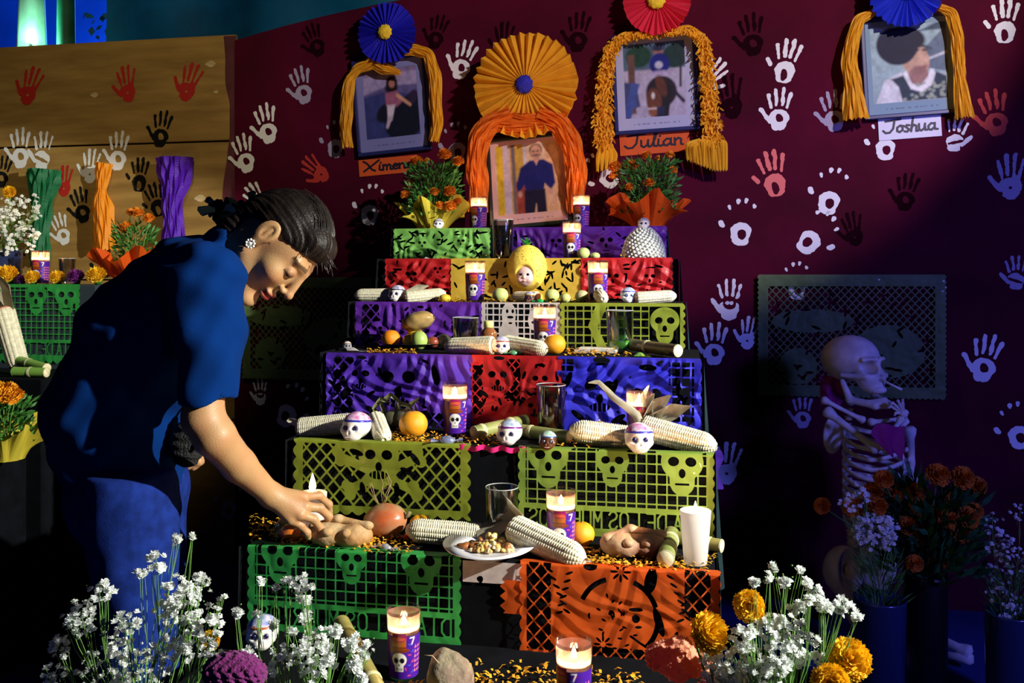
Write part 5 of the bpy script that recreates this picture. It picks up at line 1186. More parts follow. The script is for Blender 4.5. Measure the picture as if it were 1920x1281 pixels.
def film(label, loc, s, seed, name='cellophane_bag', peak=1.6, tint=(.93, .95, 1), cat='bag'):
    t = thing(name, label, cat, loc, RZ); r = random.Random(seed); ph = [r.uniform(0, 6.28) for _ in range(5)]
    prof = [(.3, 0), (.95, .05), (1, .35), (.8, .7), (.3, 1.05), (.1, 1.2), (.25, 1.4), (.42, peak)]
    mb = MB(); n = 64
    for k, (rr, z) in enumerate(prof):
        for i in range(n):
            a = 2*math.pi*i/n; q = rr*s*(1+.13*math.sin(7*a+ph[0]+k)+.1*math.sin(13*a+ph[1]-k)+.06*math.sin(23*a+ph[2])); mb.v.append((q*math.cos(a), q*math.sin(a), z*s+(.1*s*math.sin(9*a) if k == 7 else 0)))
    mb.f = [(k*n+i, k*n+(i+1) % n, (k+1)*n+(i+1) % n, (k+1)*n+i) for k in range(len(prof)-1) for i in range(n)]
    obj('film', mb, thin_glass('clear_film', tint, .3), t, smooth=False)
    obj('tie', MB().tube([(s*.12*math.cos(a), s*.12*math.sin(a), s*1.2) for a in np.linspace(0, 6.4, 14)], .0012, 5), mat('white_tie', (.7, .7, .75), .5), t); return t
film('clear film bag around the orange glazed bread at the front left corner', P(6, 552, .45)+Vector((-.0, 0, .001)), .045, 5, peak=1.5)
film('clear cellophane bag standing before the orange paper at the right', P(7, 1330, .42)+Vector((0, 0, .035)), .036, 8, peak=1.9)
t = bpy.data.objects['cellophane_bag.001']
sw = obj('sweets', MB().ball((0, 0, .022), (.026, .026, .024), 20, 12, lambda d: 1+.1*math.sin(8*d[0])*math.sin(9*d[2])), mat('dark_red_sweets', (.12, .01, .03), .3, coat=.6), t)
sb = obj('card_box', MB().box((0, 0, .0175), (.07, .06, .035), .002), mat('dark_blue_box', (.01, .015, .04), .5), loc=P(7, 1330, .42), rot=(0, 0, RZ)); tag(sb, 'small dark box under the cellophane bag at the bottom right', 'box')
# sugar cane
cane_g = mat('cane_green', (.14, .2, .05), .45, col2=(.34, .34, .12), scale=16, coat=.25); cane_e = mat('cane_cut', (.75, .66, .42), .7, var=.2, scale=60); cane_y = mat('cane_yellow', (.34, .30, .09), .45, var=.2, scale=20, coat=.2); cane_d = mat('cane_dark', (.07, .06, .03), .4, col2=(.18, .16, .05), scale=14, coat=.3)
def cane(label, a, b, r, m, nodes=(.4,)):
    a = Vector(a); b = Vector(b); t = thing('sugar_cane', label, 'sugar cane', (a+b)/2, (b-a).to_track_quat('X', 'Z').to_euler(), 'sugar cane pieces'); L_ = (b-a).length
    obj('stalk', MB().tube([(-L_/2+L_*k/12, 0, 0) for k in range(13)], r*.97, 20, caps=False), m, t)
    for e in (-1, 1): obj('cut_end', MB().lathe([(.0003, 0), (r*.9, 0), (r, -.002)], 20, caps=(False, False)).xf(Matrix.Rotation(e*math.pi/2, 4, 'Y')), cane_e, t, loc=(e*L_/2, 0, 0))
    for q in nodes: obj('node', MB().lathe([(r*.97, -.006), (r*1.08, -.002), (r*1.02, 0), (r*1.08, .003), (r*.97, .006)], 20, caps=(False, False)).xf(Matrix.Rotation(math.pi/2, 4, 'Y')), mat('cane_node', (.55, .55, .3), .6), t, loc=(L_*(q-.5), 0, 0))
    return t
up = lambda p, z: p+Vector((0, 0, z))
cane('dark sugar cane lying to the pale cut end at the right of the fourth step', up(P(4, 1160, .62), .024), up(P(4, 1272, .04), .019), .0165, cane_d, (.5,))
cane('sugar cane running diagonally left of the white sugar skull on the fifth step', up(P(5, 985, .85), .03), up(P(5, 888, .32), .019), .0165, cane_g, (.3, .85))
cane('sugar cane behind the dark chocolate skull on the fifth step', up(P(5, 950, .62), .019), up(P(5, 1068, .3), .017), .0155, cane_g, (.4,))
cane('thick green sugar cane standing out towards the viewer left of the white candle', up(P(6, 1259, .88), .02), up(P(6, 1248, .06), .022), .018, cane_g, (.28, .62))
cane('yellow sugar cane piece behind the tapered white candle', up(P(6, 1268, .8), .018), up(P(6, 1362-8, .62), .017), .0145, cane_y, (.72,))
cane('long sugar cane on the bottom step behind the white blossoms', up(P(7, 640, .85), .05), up(P(7, 745, .1), .019), .0175, cane_y, (.25, .6))
# water glasses
gl = thin_glass('drinking_glass', (.93, .95, .95), .5); rimg = mat('glass_rim', (.7, .75, .75), .08, coat=1, alpha=.55)
straw = thin_glass('straw_liquid', (.75, .5, .12), .2)
def water_glass(label, loc, r, h, lv, wm, extra=None):
    t = thing('water_glass', label, 'glass', loc, RZ)
    obj('glass', MB().lathe([(.0005, .001), (r*.86, .001), (r*.88, .004), (r, h-.001), (r*.995, h), (r*.96, h-.001), (r*.84, .01), (.0005, .009)], 40), gl, t)
    obj('rim', MB().tube([(r*.985*math.cos(a), r*.985*math.sin(a), h) for a in np.linspace(0, 6.2832, 41)], .0011, 6, caps=False), rimg, t)
    obj('water', MB().lathe([(.0005, .0105), (r*.83, .0105), (r*(.84+.12*lv)-.0006, h*lv), (.0005, h*lv)], 36), wm, t)
    if extra: obj(extra[0], MB().lathe([(.0005, extra[1]), (r*.85, extra[1]), (r*.87, extra[2]), (.0005, extra[2])], 36), extra[3], t)
    return t
wat = thin_glass('water', (.72, .74, .76), .2)
water_glass('tall water glass with straw-coloured liquid at the bottom, beside the front votive', P(6, 941, .6), .0365, .122, .8, wat, ('straw_layer', .0106, .052, straw))
water_glass('tall water glass between the sugar cane and the crossed corn, before blue paper', P(5, 1033, .78), .0375, .125, .84, wat)
water_glass('water glass before purple paper, right of the fruit plate', P(4, 873, .5), .0372, .092, .86, wat)
water_glass('water glass with green leaves before the yellow-green grid', P(4, 1162, .5), .0375, .115, .86, thin_glass('greenish_water', (.6, .72, .3), .2), ('leaf', .012, .035, mat('mint_leaf', (.1, .4, .04), .5, var=.3)))
water_glass('water glass on the second step between green and purple paper', P(2, 943, .22), .0365, .135, .85, wat)
water_glass('low drinking glass at the bottom edge of the picture', P(7, 983, .12), .035, .06, .72, wat)
# food plate
pc = P(6, 918, .16); t = thing('food_plate', 'white plate of food with a bluish rim on the front step', 'plate', pc+Vector((0, 0, .012)), (math.radians(4), 0, RZ))
pr = .0965
obj('dish', MB().lathe([(.0005, .0), (.05, .0), (.058, .004), (pr, .016), (pr+.001, .0175), (.06, .0085), (.05, .0065), (.0005, .006)], 64), mat('white_porcelain', (.72, .74, .82), .25, coat=.6), t)
mb = obj('foot', MB().lathe([(.03, -.012), (.042, -.012), (.05, .0), (.03, .0)], 32), mat('white_porcelain', (.7, .7, .7), .3), t)
r_ = random.Random(8); fm = [mat('braised_meat', (.33, .11, .03), .35, var=.4, scale=60, coat=.5), mat('golden_grain', (.72, .5, .14), .45, var=.3, scale=60, coat=.3), mat('pale_grain', (.75, .62, .36), .5, coat=.3)]
for k in range(60):
    a = r_.uniform(0, 6.28); q = .046*math.sqrt(r_.random()); x, y = q*math.cos(a)*1.25, q*math.sin(a)*.85; z = .010+.026*math.exp(-((x-.0)**2+y*y)/.0007)*r_.uniform(.5, 1)
    m_ = fm[0] if x < -.015 and r_.random() < .6 else fm[r_.choice((1, 1, 2))]
    obj('morsel', MB().ball((0, 0, 0), (r_.uniform(.005, .009), r_.uniform(.004, .007), r_.uniform(.003, .005)), 8, 6), m_, t, loc=(x, y, z), rot=(r_.uniform(-.5, .5), r_.uniform(-.5, .5), a))
for k in range(5): obj('chunk', MB().ball((0, 0, 0), (.015, .009, .007), 12, 8, lambda d: 1+.15*math.sin(5*d[0]+k)), fm[0], t, loc=(-.05+.022*k, -.018+.006*(k % 2), .013), rot=(0, .2*k, k))
# sugar skulls
def ss_f(p):
    d = smin(el(p, (0, .006, .036), (.033, .037, .031)), el(p, (0, -.018, .017), (.022, .017, .0165)), .012)
    for s in (-1, 1):
        d = smin(d, el(p, (s*.02, -.014, .026), (.012, .012, .009)), .008); d = smax(d, -el(p, (s*.0125, -.031, .034), (.0075, .008, .0075)), .003)
    d = smax(d, -el(p, (0, -.035, .0235), (.003, .004, .0045)), .002)
    return smax(d, -p[:, 2]+.0005, .003)
SSM = mesh(snet(ss_f, (-.04, -.045, -.004), (.04, .05, .075), .0018), 'sugar_body')
CAPM = mesh(snet(lambda p: smax(smax(ss_f(p)-.0012, -(ss_f(p)+.002), .0005), .049+.0*p[:, 0]-.0022*np.abs(np.sin(p[:, 0]*240))-p[:, 2]-.12*p[:, 1], .001), (-.04, -.045, .03), (.04, .05, .075), .0018), 'cap')
BANDM = mesh(snet(lambda p: smax(smax(ss_f(p)-.0016, -(ss_f(p)+.002), .0005), np.abs(p[:, 2]+.12*p[:, 1]-.0475)-.0026, .001), (-.04, -.045, .03), (.04, .05, .075), .0016), 'headband')
EYEM = mesh(MB().lathe([(.0, 0), (.0052, 0), (.005, .0014), (.0, .002)], 16, caps=(False, False)).xf(Matrix.Rotation(math.pi/2, 4, 'X')), 'eye')
PUPM = mesh(MB().ball((0, 0, 0), (.0026, .0013, .0026), 10, 6), 'pupil')
DOTM = mesh(MB().ball((0, 0, 0), (.0013, .0013, .0013), 6, 4), 'icing_dot')
sugar = mat('cast_sugar', (.82, .8, .78), .45, var=.06, scale=60, sub=.15, coat=.3); choc = mat('chocolate', (.07, .022, .01), .35, coat=.5)
def sugar_skull(label, loc, s, capc, bandc, eye=(.03, .03, .2), yaw=0, body=None, name='sugar_skull', tip=0):
    t = thing(name, label, 'sugar skull', loc, (math.radians(tip), 0, RZ+math.radians(yaw)), 'decorated sugar skulls', s)
    obj('sugar_body', SSM, body or sugar, t); obj('cap', CAPM, mat('icing_%d_%d_%d' % tuple(int(c*99) for c in capc), capc, .4, col2=(.75, .7, .8), scale=70, coat=.4), t)
    bm = mat('band_%d_%d_%d' % tuple(int(c*99) for c in bandc), bandc, .3, coat=.6, metal=.3); obj('headband', BANDM, bm, t)
    for e in (-1, 1):
        q = obj('eye', EYEM, mat('eye_foil_%d' % int(eye[0]*99+eye[2]*9), eye, .2, metal=.7), t, loc=(e*.0125, -.0275, .034)); obj('pupil', PUPM, mat('pupil', (.005, .005, .01), .2), q, loc=(0, -.0022, 0))
    for k in range(9):
        a = -.8+1.6*k/8; obj('icing_dot', DOTM, mat('white_icing', (.85, .82, .85), .5), t, loc=(.0275*math.sin(a), -.033*math.cos(a)+.005, .0435))
    for k in range(5): obj('icing_dot', DOTM, mat('white_icing', (.85, .82, .85), .5), t, loc=(-.008+.004*k, -.0345, .0135), scale=.8)
    return t
pk = (.55, .03, .35); bl = (.02, .03, .5); tq = (.1, .3, .5)
sugar_skull('pink-capped sugar skull with blue headband at the left of the fifth step', P(5, 667, .1), 1.02, pk, bl, yaw=-8)
sugar_skull('blue-capped sugar skull with purple headband in the middle of the fifth step', P(5, 955, .16), .88, tq, (.2, .02, .3), yaw=-6)
sugar_skull('pink-capped sugar skull between the two crossed corn ears', P(5, 1198, .03), .98, pk, (.05, .05, .55), yaw=8)
sugar_skull('small dark chocolate skull with green and blue icing beside the middle sugar skull', P(5, 1027, .02), .62, (.05, .4, .15), (.05, .15, .4), (.3, .4, .6), yaw=4, body=choc)
sugar_skull('sugar skull with magenta and blue cap at the bottom edge', P(7, 1190, .18)+Vector((0, 0, -.0)), 1.1, (.6, .03, .45), (.03, .05, .7), yaw=0)
sugar_skull('small grey-blue sugar skull between two corn ears on the fourth step', P(4, 940, .12), .72, (.25, .3, .6), (.4, .08, .03), yaw=10)
sugar_skull('small shaded sugar skull at the left of the third step', P(3, 744, .2), .78, (.1, .1, .35), (.02, .02, .06), yaw=-10)
sugar_skull('small blue-decorated sugar skull right of the votive before the red paper', P(3, 1178, .2), .7, (.1, .25, .5), (.03, .08, .5), (.1, .2, .6), yaw=6)
sugar_skull('tiny sugar skull at the foot of the yellow-wrapped marigolds', P(1, 822, .06), .62, (.05, .15, .1), (.03, .03, .05), yaw=10)
sugar_skull('tiny dark sugar skull at the left end of the fourth step', P(4, 651, .3), .38, (.5, .3, .05), (.05, .05, .05), yaw=30, body=mat('grey_sugar', (.25, .25, .25), .5))
sugar_skull('tiny black and blue skull just under the pineapple doll', P(3, 992, .06), .5, (.05, .06, .4), (.5, .4, .05), yaw=0, body=choc)
sugar_skull('blue and white lace-patterned sugar skull half hidden behind the white blossoms at lower left', P(7, 492, .78), .95, (.1, .2, .6), (.6, .15, .05), yaw=15)
# white beaded dome with a little skull on top
bd = P(2, 1207, .3); t = thing('beaded_dome', 'white beaded dome with a tiny white skull on top, right end of the second step', 'ornament', bd, RZ)
def domef(p): return smax(el(p, (0, 0, .0), (.071, .06, .105)), -p[:, 2]+.001, .004)-.0
obj('dome_core', snet(lambda p: domef(p)+.003, (-.08, -.07, -.01), (.08, .07, .115), .005), mat('dome_core_white', (.5, .52, .48), .6), t)
r_ = random.Random(3); BD = mesh(MB().ball((0, 0, 0), (1, 1, 1), 7, 5), 'bead'); bm_ = mat('white_bead', (.74, .78, .7), .45, coat=.3); 
for k in range(280):
    z = (k+.5)/280; a = k*2.39996; zz = .102*z; q = math.sqrt(max(0, 1-(zz/.105)**2)); obj('bead', BD, bm_, t, loc=(math.cos(a)*q*.0705, math.sin(a)*q*.0595, zz+.001), scale=r_.uniform(.0035, .0062))
sugar_skull('tiny white skull crowning the beaded dome', bd+Vector((0, 0, .098)), .6, (.05, .05, .25), (.6, .6, .65), yaw=0)
# pineapple doll
pd = P(2, 988, -.06); t = thing('pineapple_doll', 'yellow pineapple doll with a pale baby face and green crown', 'doll', Vector((pd.x, pd.y-.0, 1.196)), RZ)
pm = mat('pineapple_yellow', (.88, .66, .1), .6, var=.08, scale=30, bump=.15, bscale=90)
def pin(p): return smax(el(p, (0, 0, .085), (.066, .05, .076)), -el(p, (0, -.058, .06), (.032, .03, .037)), .004)
obj('body', snet(pin, (-.075, -.06, 0), (.075, .06, .17), .0035), pm, t)
def fc(p):
    d = el(p, (0, -.03, .058), (.030, .024, .034)); d = smin(d, el(p, (0, -.054, .054), (.004, .005, .005)), .004)
    for s in (-1, 1): d = smax(d, -el(p, (s*.012, -.055, .063), (.006, .006, .005)), .003); d = smin(d, el(p, (s*.014, -.043, .046), (.01, .01, .009)), .006)
    return smin(d, el(p, (0, -.0525, .042), (.005, .003, .0025)), .003)
obj('face', snet(fc, (-.034, -.065, .02), (.034, -.0, .096), .0018), mat('doll_skin', (.72, .5, .48), .35, coat=.3), t)
for s in (-1, 1): obj('eye', MB().ball((s*.012, -.0505, .063), (.005, .0035, .004), 12, 8), mat('pupil', (.005, .005, .01), .2), t)
obj('mouth', MB().ball((0, -.0545, .042), (.003, .0016, .0015), 10, 6), mat('doll_lips', (.5, .08, .08), .4), t)
sp = MB(); r_ = random.Random(6)
for k in range(60):
    a, z = r_.uniform(3.3, 6.1), r_.uniform(-.8, .85); q = math.sqrt(1-z*z); x, y = math.cos(a)*q, math.sin(a)*q
    if abs(x*.066) > .034 or not .02 < .085+.076*z < .1: sp.ball((x*.0665, y*.0505, .085+.0765*z), .0013, 5, 4)
obj('speck', sp, mat('brown_speck', (.2, .1, .02), .7), t, kind='stuff')
for k in range(11):
    a = k*.57-.3; d = Vector((math.cos(a), math.sin(a), .6+.5*(k % 2))); s_ = Vector((-math.sin(a), math.cos(a), 0))*.006; b = Vector((0, 0, .158))
    obj('crown_leaf', MB().add([b-s_*.6, b+s_*.6, b+d*.014+s_, b+d*.014-s_, b+d*.03+Vector((0, 0, -.006))], [(0, 1, 2, 3), (3, 2, 4)]), mat('crown_green', (.02, .3, .05), .6), t, smooth=False)
obj('yellow_cloth', MB().lathe([(.008, .0), (.045, -.002), (.05, -.02), (.03, -.024)], 30, wob=lambda a, z: .18*math.sin(7*a)), mat('yellow_wrap_paper', (.75, .62, .06), .5), t, smooth=False)
o = obj('doll_stand', MB().lathe([(.02, 0), (.02, .01), (.011, .014), (.011, .018)], 16), mat('doll_base', (.5, .45, .08), .6), loc=Vector((pd.x, pd.y, 1.178)), rot=(0, 0, RZ)); 
bpy.data.objects.remove(o)
# small bottle
bt = P(4, 916, .42); t = thing('syrup_bottle', 'small amber bottle with a pale yellow cap right of the water glass', 'bottle', bt, RZ)
obj('bottle', MB().lathe([(.0005, 0), (.017, 0), (.019, .003), (.019, .02), (.0165, .03), (.021, .036), (.0235, .046), (.021, .056), (.012, .064), (.0115, .07)], 28, wob=lambda a, z: .03*math.sin(12*a) if z > .03 else 0), mat('amber_glass', (.25, .09, .03), .15, coat=.8), t)
obj('cap', MB().lathe([(.0125, .066), (.0135, .067), (.0135, .083), (.012, .0845), (.0005, .0845)], 24), mat('pale_yellow_cap', (.8, .75, .25), .5), t)
obj('label', MB().lathe([(.0193, .004), (.0193, .019)], 28, caps=(False, False)), mat('lime_label', (.5, .65, .1), .5), t)
# dark husk bundle, grey stone, paper scraps, foil sweet
q = P(5, 738, .75); t = thing('onion_bundle', 'dark dried bulbs tied with curling husks behind the big orange', 'vegetable', q, RZ)
dk = mat('dark_dried_bulb', (.035, .032, .02), .4, col2=(.1, .1, .06), scale=30, coat=.3)
for x, y, z, a, b in ((0, 0, .026, .03, .026), (.03, -.01, .028, .026, .028), (-.028, -.005, .022, .022, .022)): obj('bulb', MB().ball((x, y, z), (a, a*.9, b), 20, 14, lambda d: 1+.02*math.sin(14*math.atan2(d[1], d[0]))), dk, t)
for k, pts in enumerate(([(-.02, 0, .03), (-.03, -.01, .07), (-.005, -.01, .092), (.018, -.01, .075), (.02, -.01, .05)], [(0, 0, .04), (.02, -.01, .07), (.045, -.01, .065), (.06, -.01, .04)], [(.03, 0, .045), (.05, 0, .07), (.07, 0, .085)],
                         [(-.03, 0, .03), (-.05, -.01, .055), (-.03, -.012, .08), (.0, -.012, .07)], [(.045, 0, .03), (.065, -.01, .045), (.06, -.01, .07)], [(-.04, 0, .02), (-.07, 0, .035), (-.085, 0, .045)])):
    obj('husk_leaf', husk_leaf(pts, [.012]*(len(pts)-1)+[.003]), mat('olive_husk', (.16, .17, .08), .5, var=.4, scale=40), t)
q = P(4, 1118, .42); t = thing('tray', 'small grey patterned tray with petals beside the right-hand water glass', 'tray', q, RZ)
obj('tray_base', MB().box((0, 0, .006), (.115, .07, .012), .003), mat('grey_lace', (.42, .4, .36), .6, var=.4, scale=160), t, smooth=False)
obj('tray_insert', MB().box((0, .0, .0135), (.09, .05, .004), .001), mat('pale_lace', (.6, .58, .5), .7, var=.2, scale=200), t, smooth=False)
def sweet(label, loc, s, c, yaw):
    t = thing('wrapped_sweet', label, 'sweet', loc, ori(yaw), None, s); m = mat('foil_%d%d' % (int(c[0]*9), int(c[2]*9)), c, .2, metal=.5, coat=.5)
    obj('sweet', MB().ball((0, 0, .007), (.013, .008, .0075), 14, 9, lambda d: 1+.08*math.sin(9*d[0])), m, t)
    for e in (-1, 1): obj('twist', MB().grid(lambda u, v: (e*(.011+.014*u), (v-.5)*(.006+.018*u), .007+.003*math.sin(v*16)*u), 5, 12), m, t, smooth=False)
sweet('blue and silver wrapped sweet below the votive on the fifth step', P(5, 838, .05), 1.5, (.3, .35, .6), 14)
sweet('silver wrapped sweet right of the big bread on the front step', P(6, 722, .12), 1.1, (.6, .6, .65), -20)
sweet('red wrapped sweet under the small yellow fruits on the front step', P(6, 765, .5), 1.0, (.7, .03, .02), 10)
sweet('silver wrapped sweet between the front votive and the dark bread', P(6, 1090, .1), .8, (.6, .6, .7), 5)
sweet('green wrapped sweet right of the small skull on the fourth step', P(4, 962, .06), .9, (.2, .6, .3), 5)
sweet('green wrapped sweet under the pineapple doll', P(3, 1012, .05), .9, (.03, .5, .1), 5)
for k, (t_, px, fr, c, sz, lab) in enumerate(((4, 1205, .12, lime2, (.045, .03), 'loose pale green paper scrap on the fourth step before the cane'), (4, 672, .2, white, (.06, .02), 'loose white paper scrap at the left end of the fourth step'), (2, 815, .12, white, (.07, .02), 'loose white paper strip on the second step above the dark red sheet'), (6, 540, .5, lime, (.05, .06), 'lime paper corner sticking up behind the glazed bread'))):
    g = MB().grid(lambda u, v: ((u-.5)*sz[0], (v-.5)*sz[1], .003+.008*math.sin(u*5+k)*v+(.03*v if k == 3 else 0)), 10, 6); o = obj('paper_scrap', g, c, loc=P(t_, px, fr), rot=(0, 0, RZ)); tag(o, lab, 'paper')
o = obj('shawl', MB(), None) if False else None

# ------------------------------------------------------------------ second altar at the far left
LA = np.array([-1.80, 3.30]); LZ = 1.222
t = thing('side_altar', 'smaller stepped altar at the far left with green cut paper', 'altar', (LA[0], LA[1], 0), RZ)
obj('step', MB().box((-.17, .2, LZ/2), (.98, .4, LZ), .004), mat('slate_cloth', (.02, .035, .05), .9), t, smooth=False)
obj('step', MB().box((-.2, -.16, .46), (1.1, .31, .92), .004), black_cloth, t, smooth=False)
obj('step', MB().box((-.25, -.48, .35), (1.1, .32, .70), .004), black_cloth, t, smooth=False)
def LP(px, fr, z): p = ray_on(LA+DX*fr, px); return Vector((p[0], p[1], z))
a = LP(-60, 0, LZ); b = LP(152, 0, LZ)
picado('green cut paper with skulls on the side altar at the far left', a+Vector((0, 0, .003)), (b-a).length, .29, d_skulls_text((.3, .62, .88), .105, .1, .2), leafg, 190, crump=.0015, seed=30)
LY = P
marigold_pot('marigolds in orange paper on the side altar behind the woman', LP(252, .25, LZ) , ow, .05, .13, .10, .2, local_heads(LP(252, .25, LZ), [(235, 428, 14, -.02), (243, 400, 10, 0), (262, 402, 12, -.02), (284, 412, 12, -.03), (247, 480, 13, -.05), (266, 470, 9, -.04), (255, 395, 8, .02), (225, 430, 8, .0)]), fr=.075, seed=14, lift=.035, nf=500)
dup(v0, LP(76, .1, LZ), RZ+.05, 'glass votive candle on the side altar at the far left')
water_glass('small drinking glass right of the side altar votive', LP(126, .2, LZ), .03, .10, .3, wat)
for k, (px, r, m, lab) in enumerate(((15, 30, mary, 'yellow chrysanthemum at the left edge on the side altar'), (42, 15, 0, 'purple chrysanthemum between two yellow ones on the side altar'), (62, 22, mary, 'yellow chrysanthemum before the side altar votive'), (108, 22, mary, 'yellow chrysanthemum below the small glass on the side altar'), (143, 24, 0, 'large purple chrysanthemum below the orange wrap'), (182, 28, mary, 'yellow chrysanthemum at the right corner of the side altar'))):
    p = LP(px, .03, LZ); p.z += r/F*p.y*.5
    bloom(lab, px, YH+F*(CZ-p.z)/p.y, p.y, r*.75, (.1, -.6, .8), m if m else mat('purple_petal', (.16, .015, .2), .7, var=.2, scale=50), name='chrysanthemum', me=CARN)
corn('large white corn ear with upright husks leaning at the left edge', LP(22, -.2, .92), 0, 0, 1.5, z=.115, husks=[([(-.07, 0, .01), (-.12, 0, .02), (-.18, 0, -.01)], (.04, .03, .004)), ([(-.07, 0, -.01), (-.12, 0, -.025), (-.16, 0, -.02)], (.04, .03, .004))]).rotation_euler = ori(0, 72, 0)
cane('short green cane piece on top at the far left', up(LP(20, -.2, .92), .055), up(LP(88, -.26, .92), .03), .0165, mat('fresh_cane', (.25, .5, .08), .5), (.5,))
cane('short yellow-green cane piece lying at the far left', up(LP(26, -.27, .92), .018), up(LP(88, -.27, .92), .018), .0165, mat('fresh_cane', (.25, .5, .08), .5), (.5,))
lp = LP(10, -.5, .70)
marigold_pot('yellow-wrapped marigolds at the left edge below the cane pieces', lp, yw, .05, .10, .10, .14, local_heads(lp, [(8, 742, 28, -.06), (32, 745, 22, -.05), (-10, 750, 22, -.03), (20, 735, 20, 0)]), fr=.07, seed=19, hm=mat('amber_petal', (.9, .38, .01), .7, var=.2, scale=60), nf=500)
cl = [(12, 395, 22, 22), (40, 385, 18, 12), (62, 375, 10, 4), (60, 405, 14, 8), (25, 425, 30, 32), (50, 440, 22, 16), (10, 455, 22, 20), (68, 440, 10, 5), (66, 395, 6, 3), (55, 465, 10, 4), (0, 410, 20, 14), (72, 385, 5, 2)]
bq = bouquet("baby's breath bouquet on the side altar at the upper left edge", LP(5, .16, LZ), cl, (3.38, 3.5), 31, .0085, vase=True, hz=.14)
bloom('yellow rose-like flower at the top of the upper left bouquet', 18, 362, 3.38, 14, (.3, -.8, .4), stemto=LP(5, .16, LZ)+Vector((0, 0, .13)))
# ------------------------------------------------------------------ the woman
WB = Vector((-.83, 1.98, 0))
woman = thing('person', 'woman in a navy short-sleeved shirt and blue jeans bending to set down a lit candle', 'person', WB)
A_ = lambda px, py, Y: np.array(W(px, py, Y))
HC_ = A_(522, 460, 1.95)
HU = np.array([.896, 0, .444]); HF0 = np.array([.444, 0, -.896]); HS0 = np.array([0, -1, 0])
yw_ = math.radians(13); HFd = HF0*math.cos(yw_)+HS0*math.sin(yw_); HSd = HS0*math.cos(yw_)-HF0*math.sin(yw_)
HB = np.stack([HSd, HFd, HU], 1)*1.0; HSC = .94
def hl(p): return ((p-HC_) @ HB)/HSC                  # head frame: side (towards camera), forward, up
def h2w(s, f, u): return HC_+(HSd*s+HFd*f+HU*u)*HSC
def head_f(p):
    q = hl(p); sy = q.copy(); sy[:, 0] = np.abs(sy[:, 0]); e = lambda c, r: el(sy, c, r)
    d = smin(e((0, -.012, .03), (.074, .096, .084)), e((0, .022, -.028), (.058, .074, .09)), .03)
    d = smin(d, rc(sy, (.052, .0, -.062), (.012, .074, -.112), .018, .017), .025)
    d = smin(d, e((0, .082, -.112), (.02, .017, .015)), .018)
    d = smin(d, e((.038, .062, -.026), (.026, .026, .024)), .022)
    d = smin(d, rc(sy, (.006, .090, .032), (.042, .074, .034), .005, .004), .016)
    d = smax(d, -e((.033, .110, .006), (.018, .02, .013)), .014)
    d = smin(d, e((.032, .082, .006), (.0155, .013, .0125)), .004)
    d = smax(d, -np.maximum(np.abs(sy[:, 2]-.0015+.12*(sy[:, 0]-.032)**1*0)-.0010, np.maximum(np.abs(sy[:, 0]-.032)-.013, .085-sy[:, 1])), .0015)
    d = smin(d, rc(sy, (0, .094, .022), (0, .115, -.022), .0075, .0105), .010)
    d = smin(d, e((0, .119, -.024), (.0105, .010, .009)), .006); d = smin(d, e((.0125, .104, -.029), (.008, .0095, .0075)), .006)
    d = smax(d, -e((.007, .112, -.035), (.0038, .005, .004)), .002)
    d = smin(d, e((0, .095, -.058), (.024, .0125, .0075)), .007); d = smin(d, e((0, .093, -.0725), (.021, .0125, .0082)), .006)
    d = smax(d, -e((0, .108, -.0648), (.026, .012, .0016)), .003)
    ear = smin(e((.077, -.010, .006), (.010, .024, .035)), e((.073, -.002, -.024), (.007, .010, .014)), .008)
    ear = smax(ear, -e((.089, -.004, .010), (.009, .0145, .023)), .002); ear = smin(ear, e((.0815, -.006, .004), (.0035, .0045, .017)), .002)
    return smin(d, ear, .005)
def hand_f(p, wr, kn, fing, th):
    d = None
    for k, r in zip(kn, (.0125, .0125, .012, .0105)):
        e = rc(p, wr, k, .021, r); d = e if d is None else smin(d, e, .012)
    for f_, r in zip(fing, (.0088, .0092, .0088, .0078)):
        c = chain(p, f_, [r*1.12, r*1.02, r*.95, r*.82][:len(f_)], .003); d = smin(d, c, .005)
        for j in f_[1:-1]: d = smin(d, np.linalg.norm(p-np.array(j), axis=1)-r*1.08, .003)
    return smin(d, chain(p, th, [.014, .0115, .0100, .0088][:len(th)], .004), .008)
wr = A_(508, 929, 1.925)
kn = [A_(570, 932, 1.958), A_(572, 950, 1.935), A_(562, 965, 1.922), A_(545, 975, 1.918)]
fing = [[kn[0], A_(598, 930, 1.985), A_(616, 946, 2.005), A_(618, 960, 2.012)], [kn[1], A_(600, 953, 1.955), A_(616, 968, 1.972), A_(617, 982, 1.984)],
        [kn[2], A_(588, 974, 1.938), A_(600, 990, 1.952), A_(600, 1002, 1.962)], [kn[3], A_(564, 986, 1.93), A_(576, 999, 1.94), A_(579, 1008, 1.948)]]
th = [A_(520, 940, 1.945), A_(545, 955, 1.985), A_(566, 962, 2.03), A_(584, 960, 2.062)]
SHR = A_(385, 522, 1.85); ELB = A_(381, 785, 1.80)
lw = A_(310, 805, 2.16); lkn = [lw+np.array(v) for v in ((.055, -.025, -.03), (.06, -.008, -.035), (.058, .01, -.037), (.05, .025, -.036))]
lf = [[k, k+np.array((.02, 0, -.02)), k+np.array((.022, 0, -.042)), k+np.array((.01, 0, -.055))] for k in lkn]
lt = [lw+np.array((.01, -.015, -.01)), lw+np.array((.035, -.04, -.02)), lw+np.array((.05, -.045, -.045)), lw+np.array((.048, -.03, -.06))]
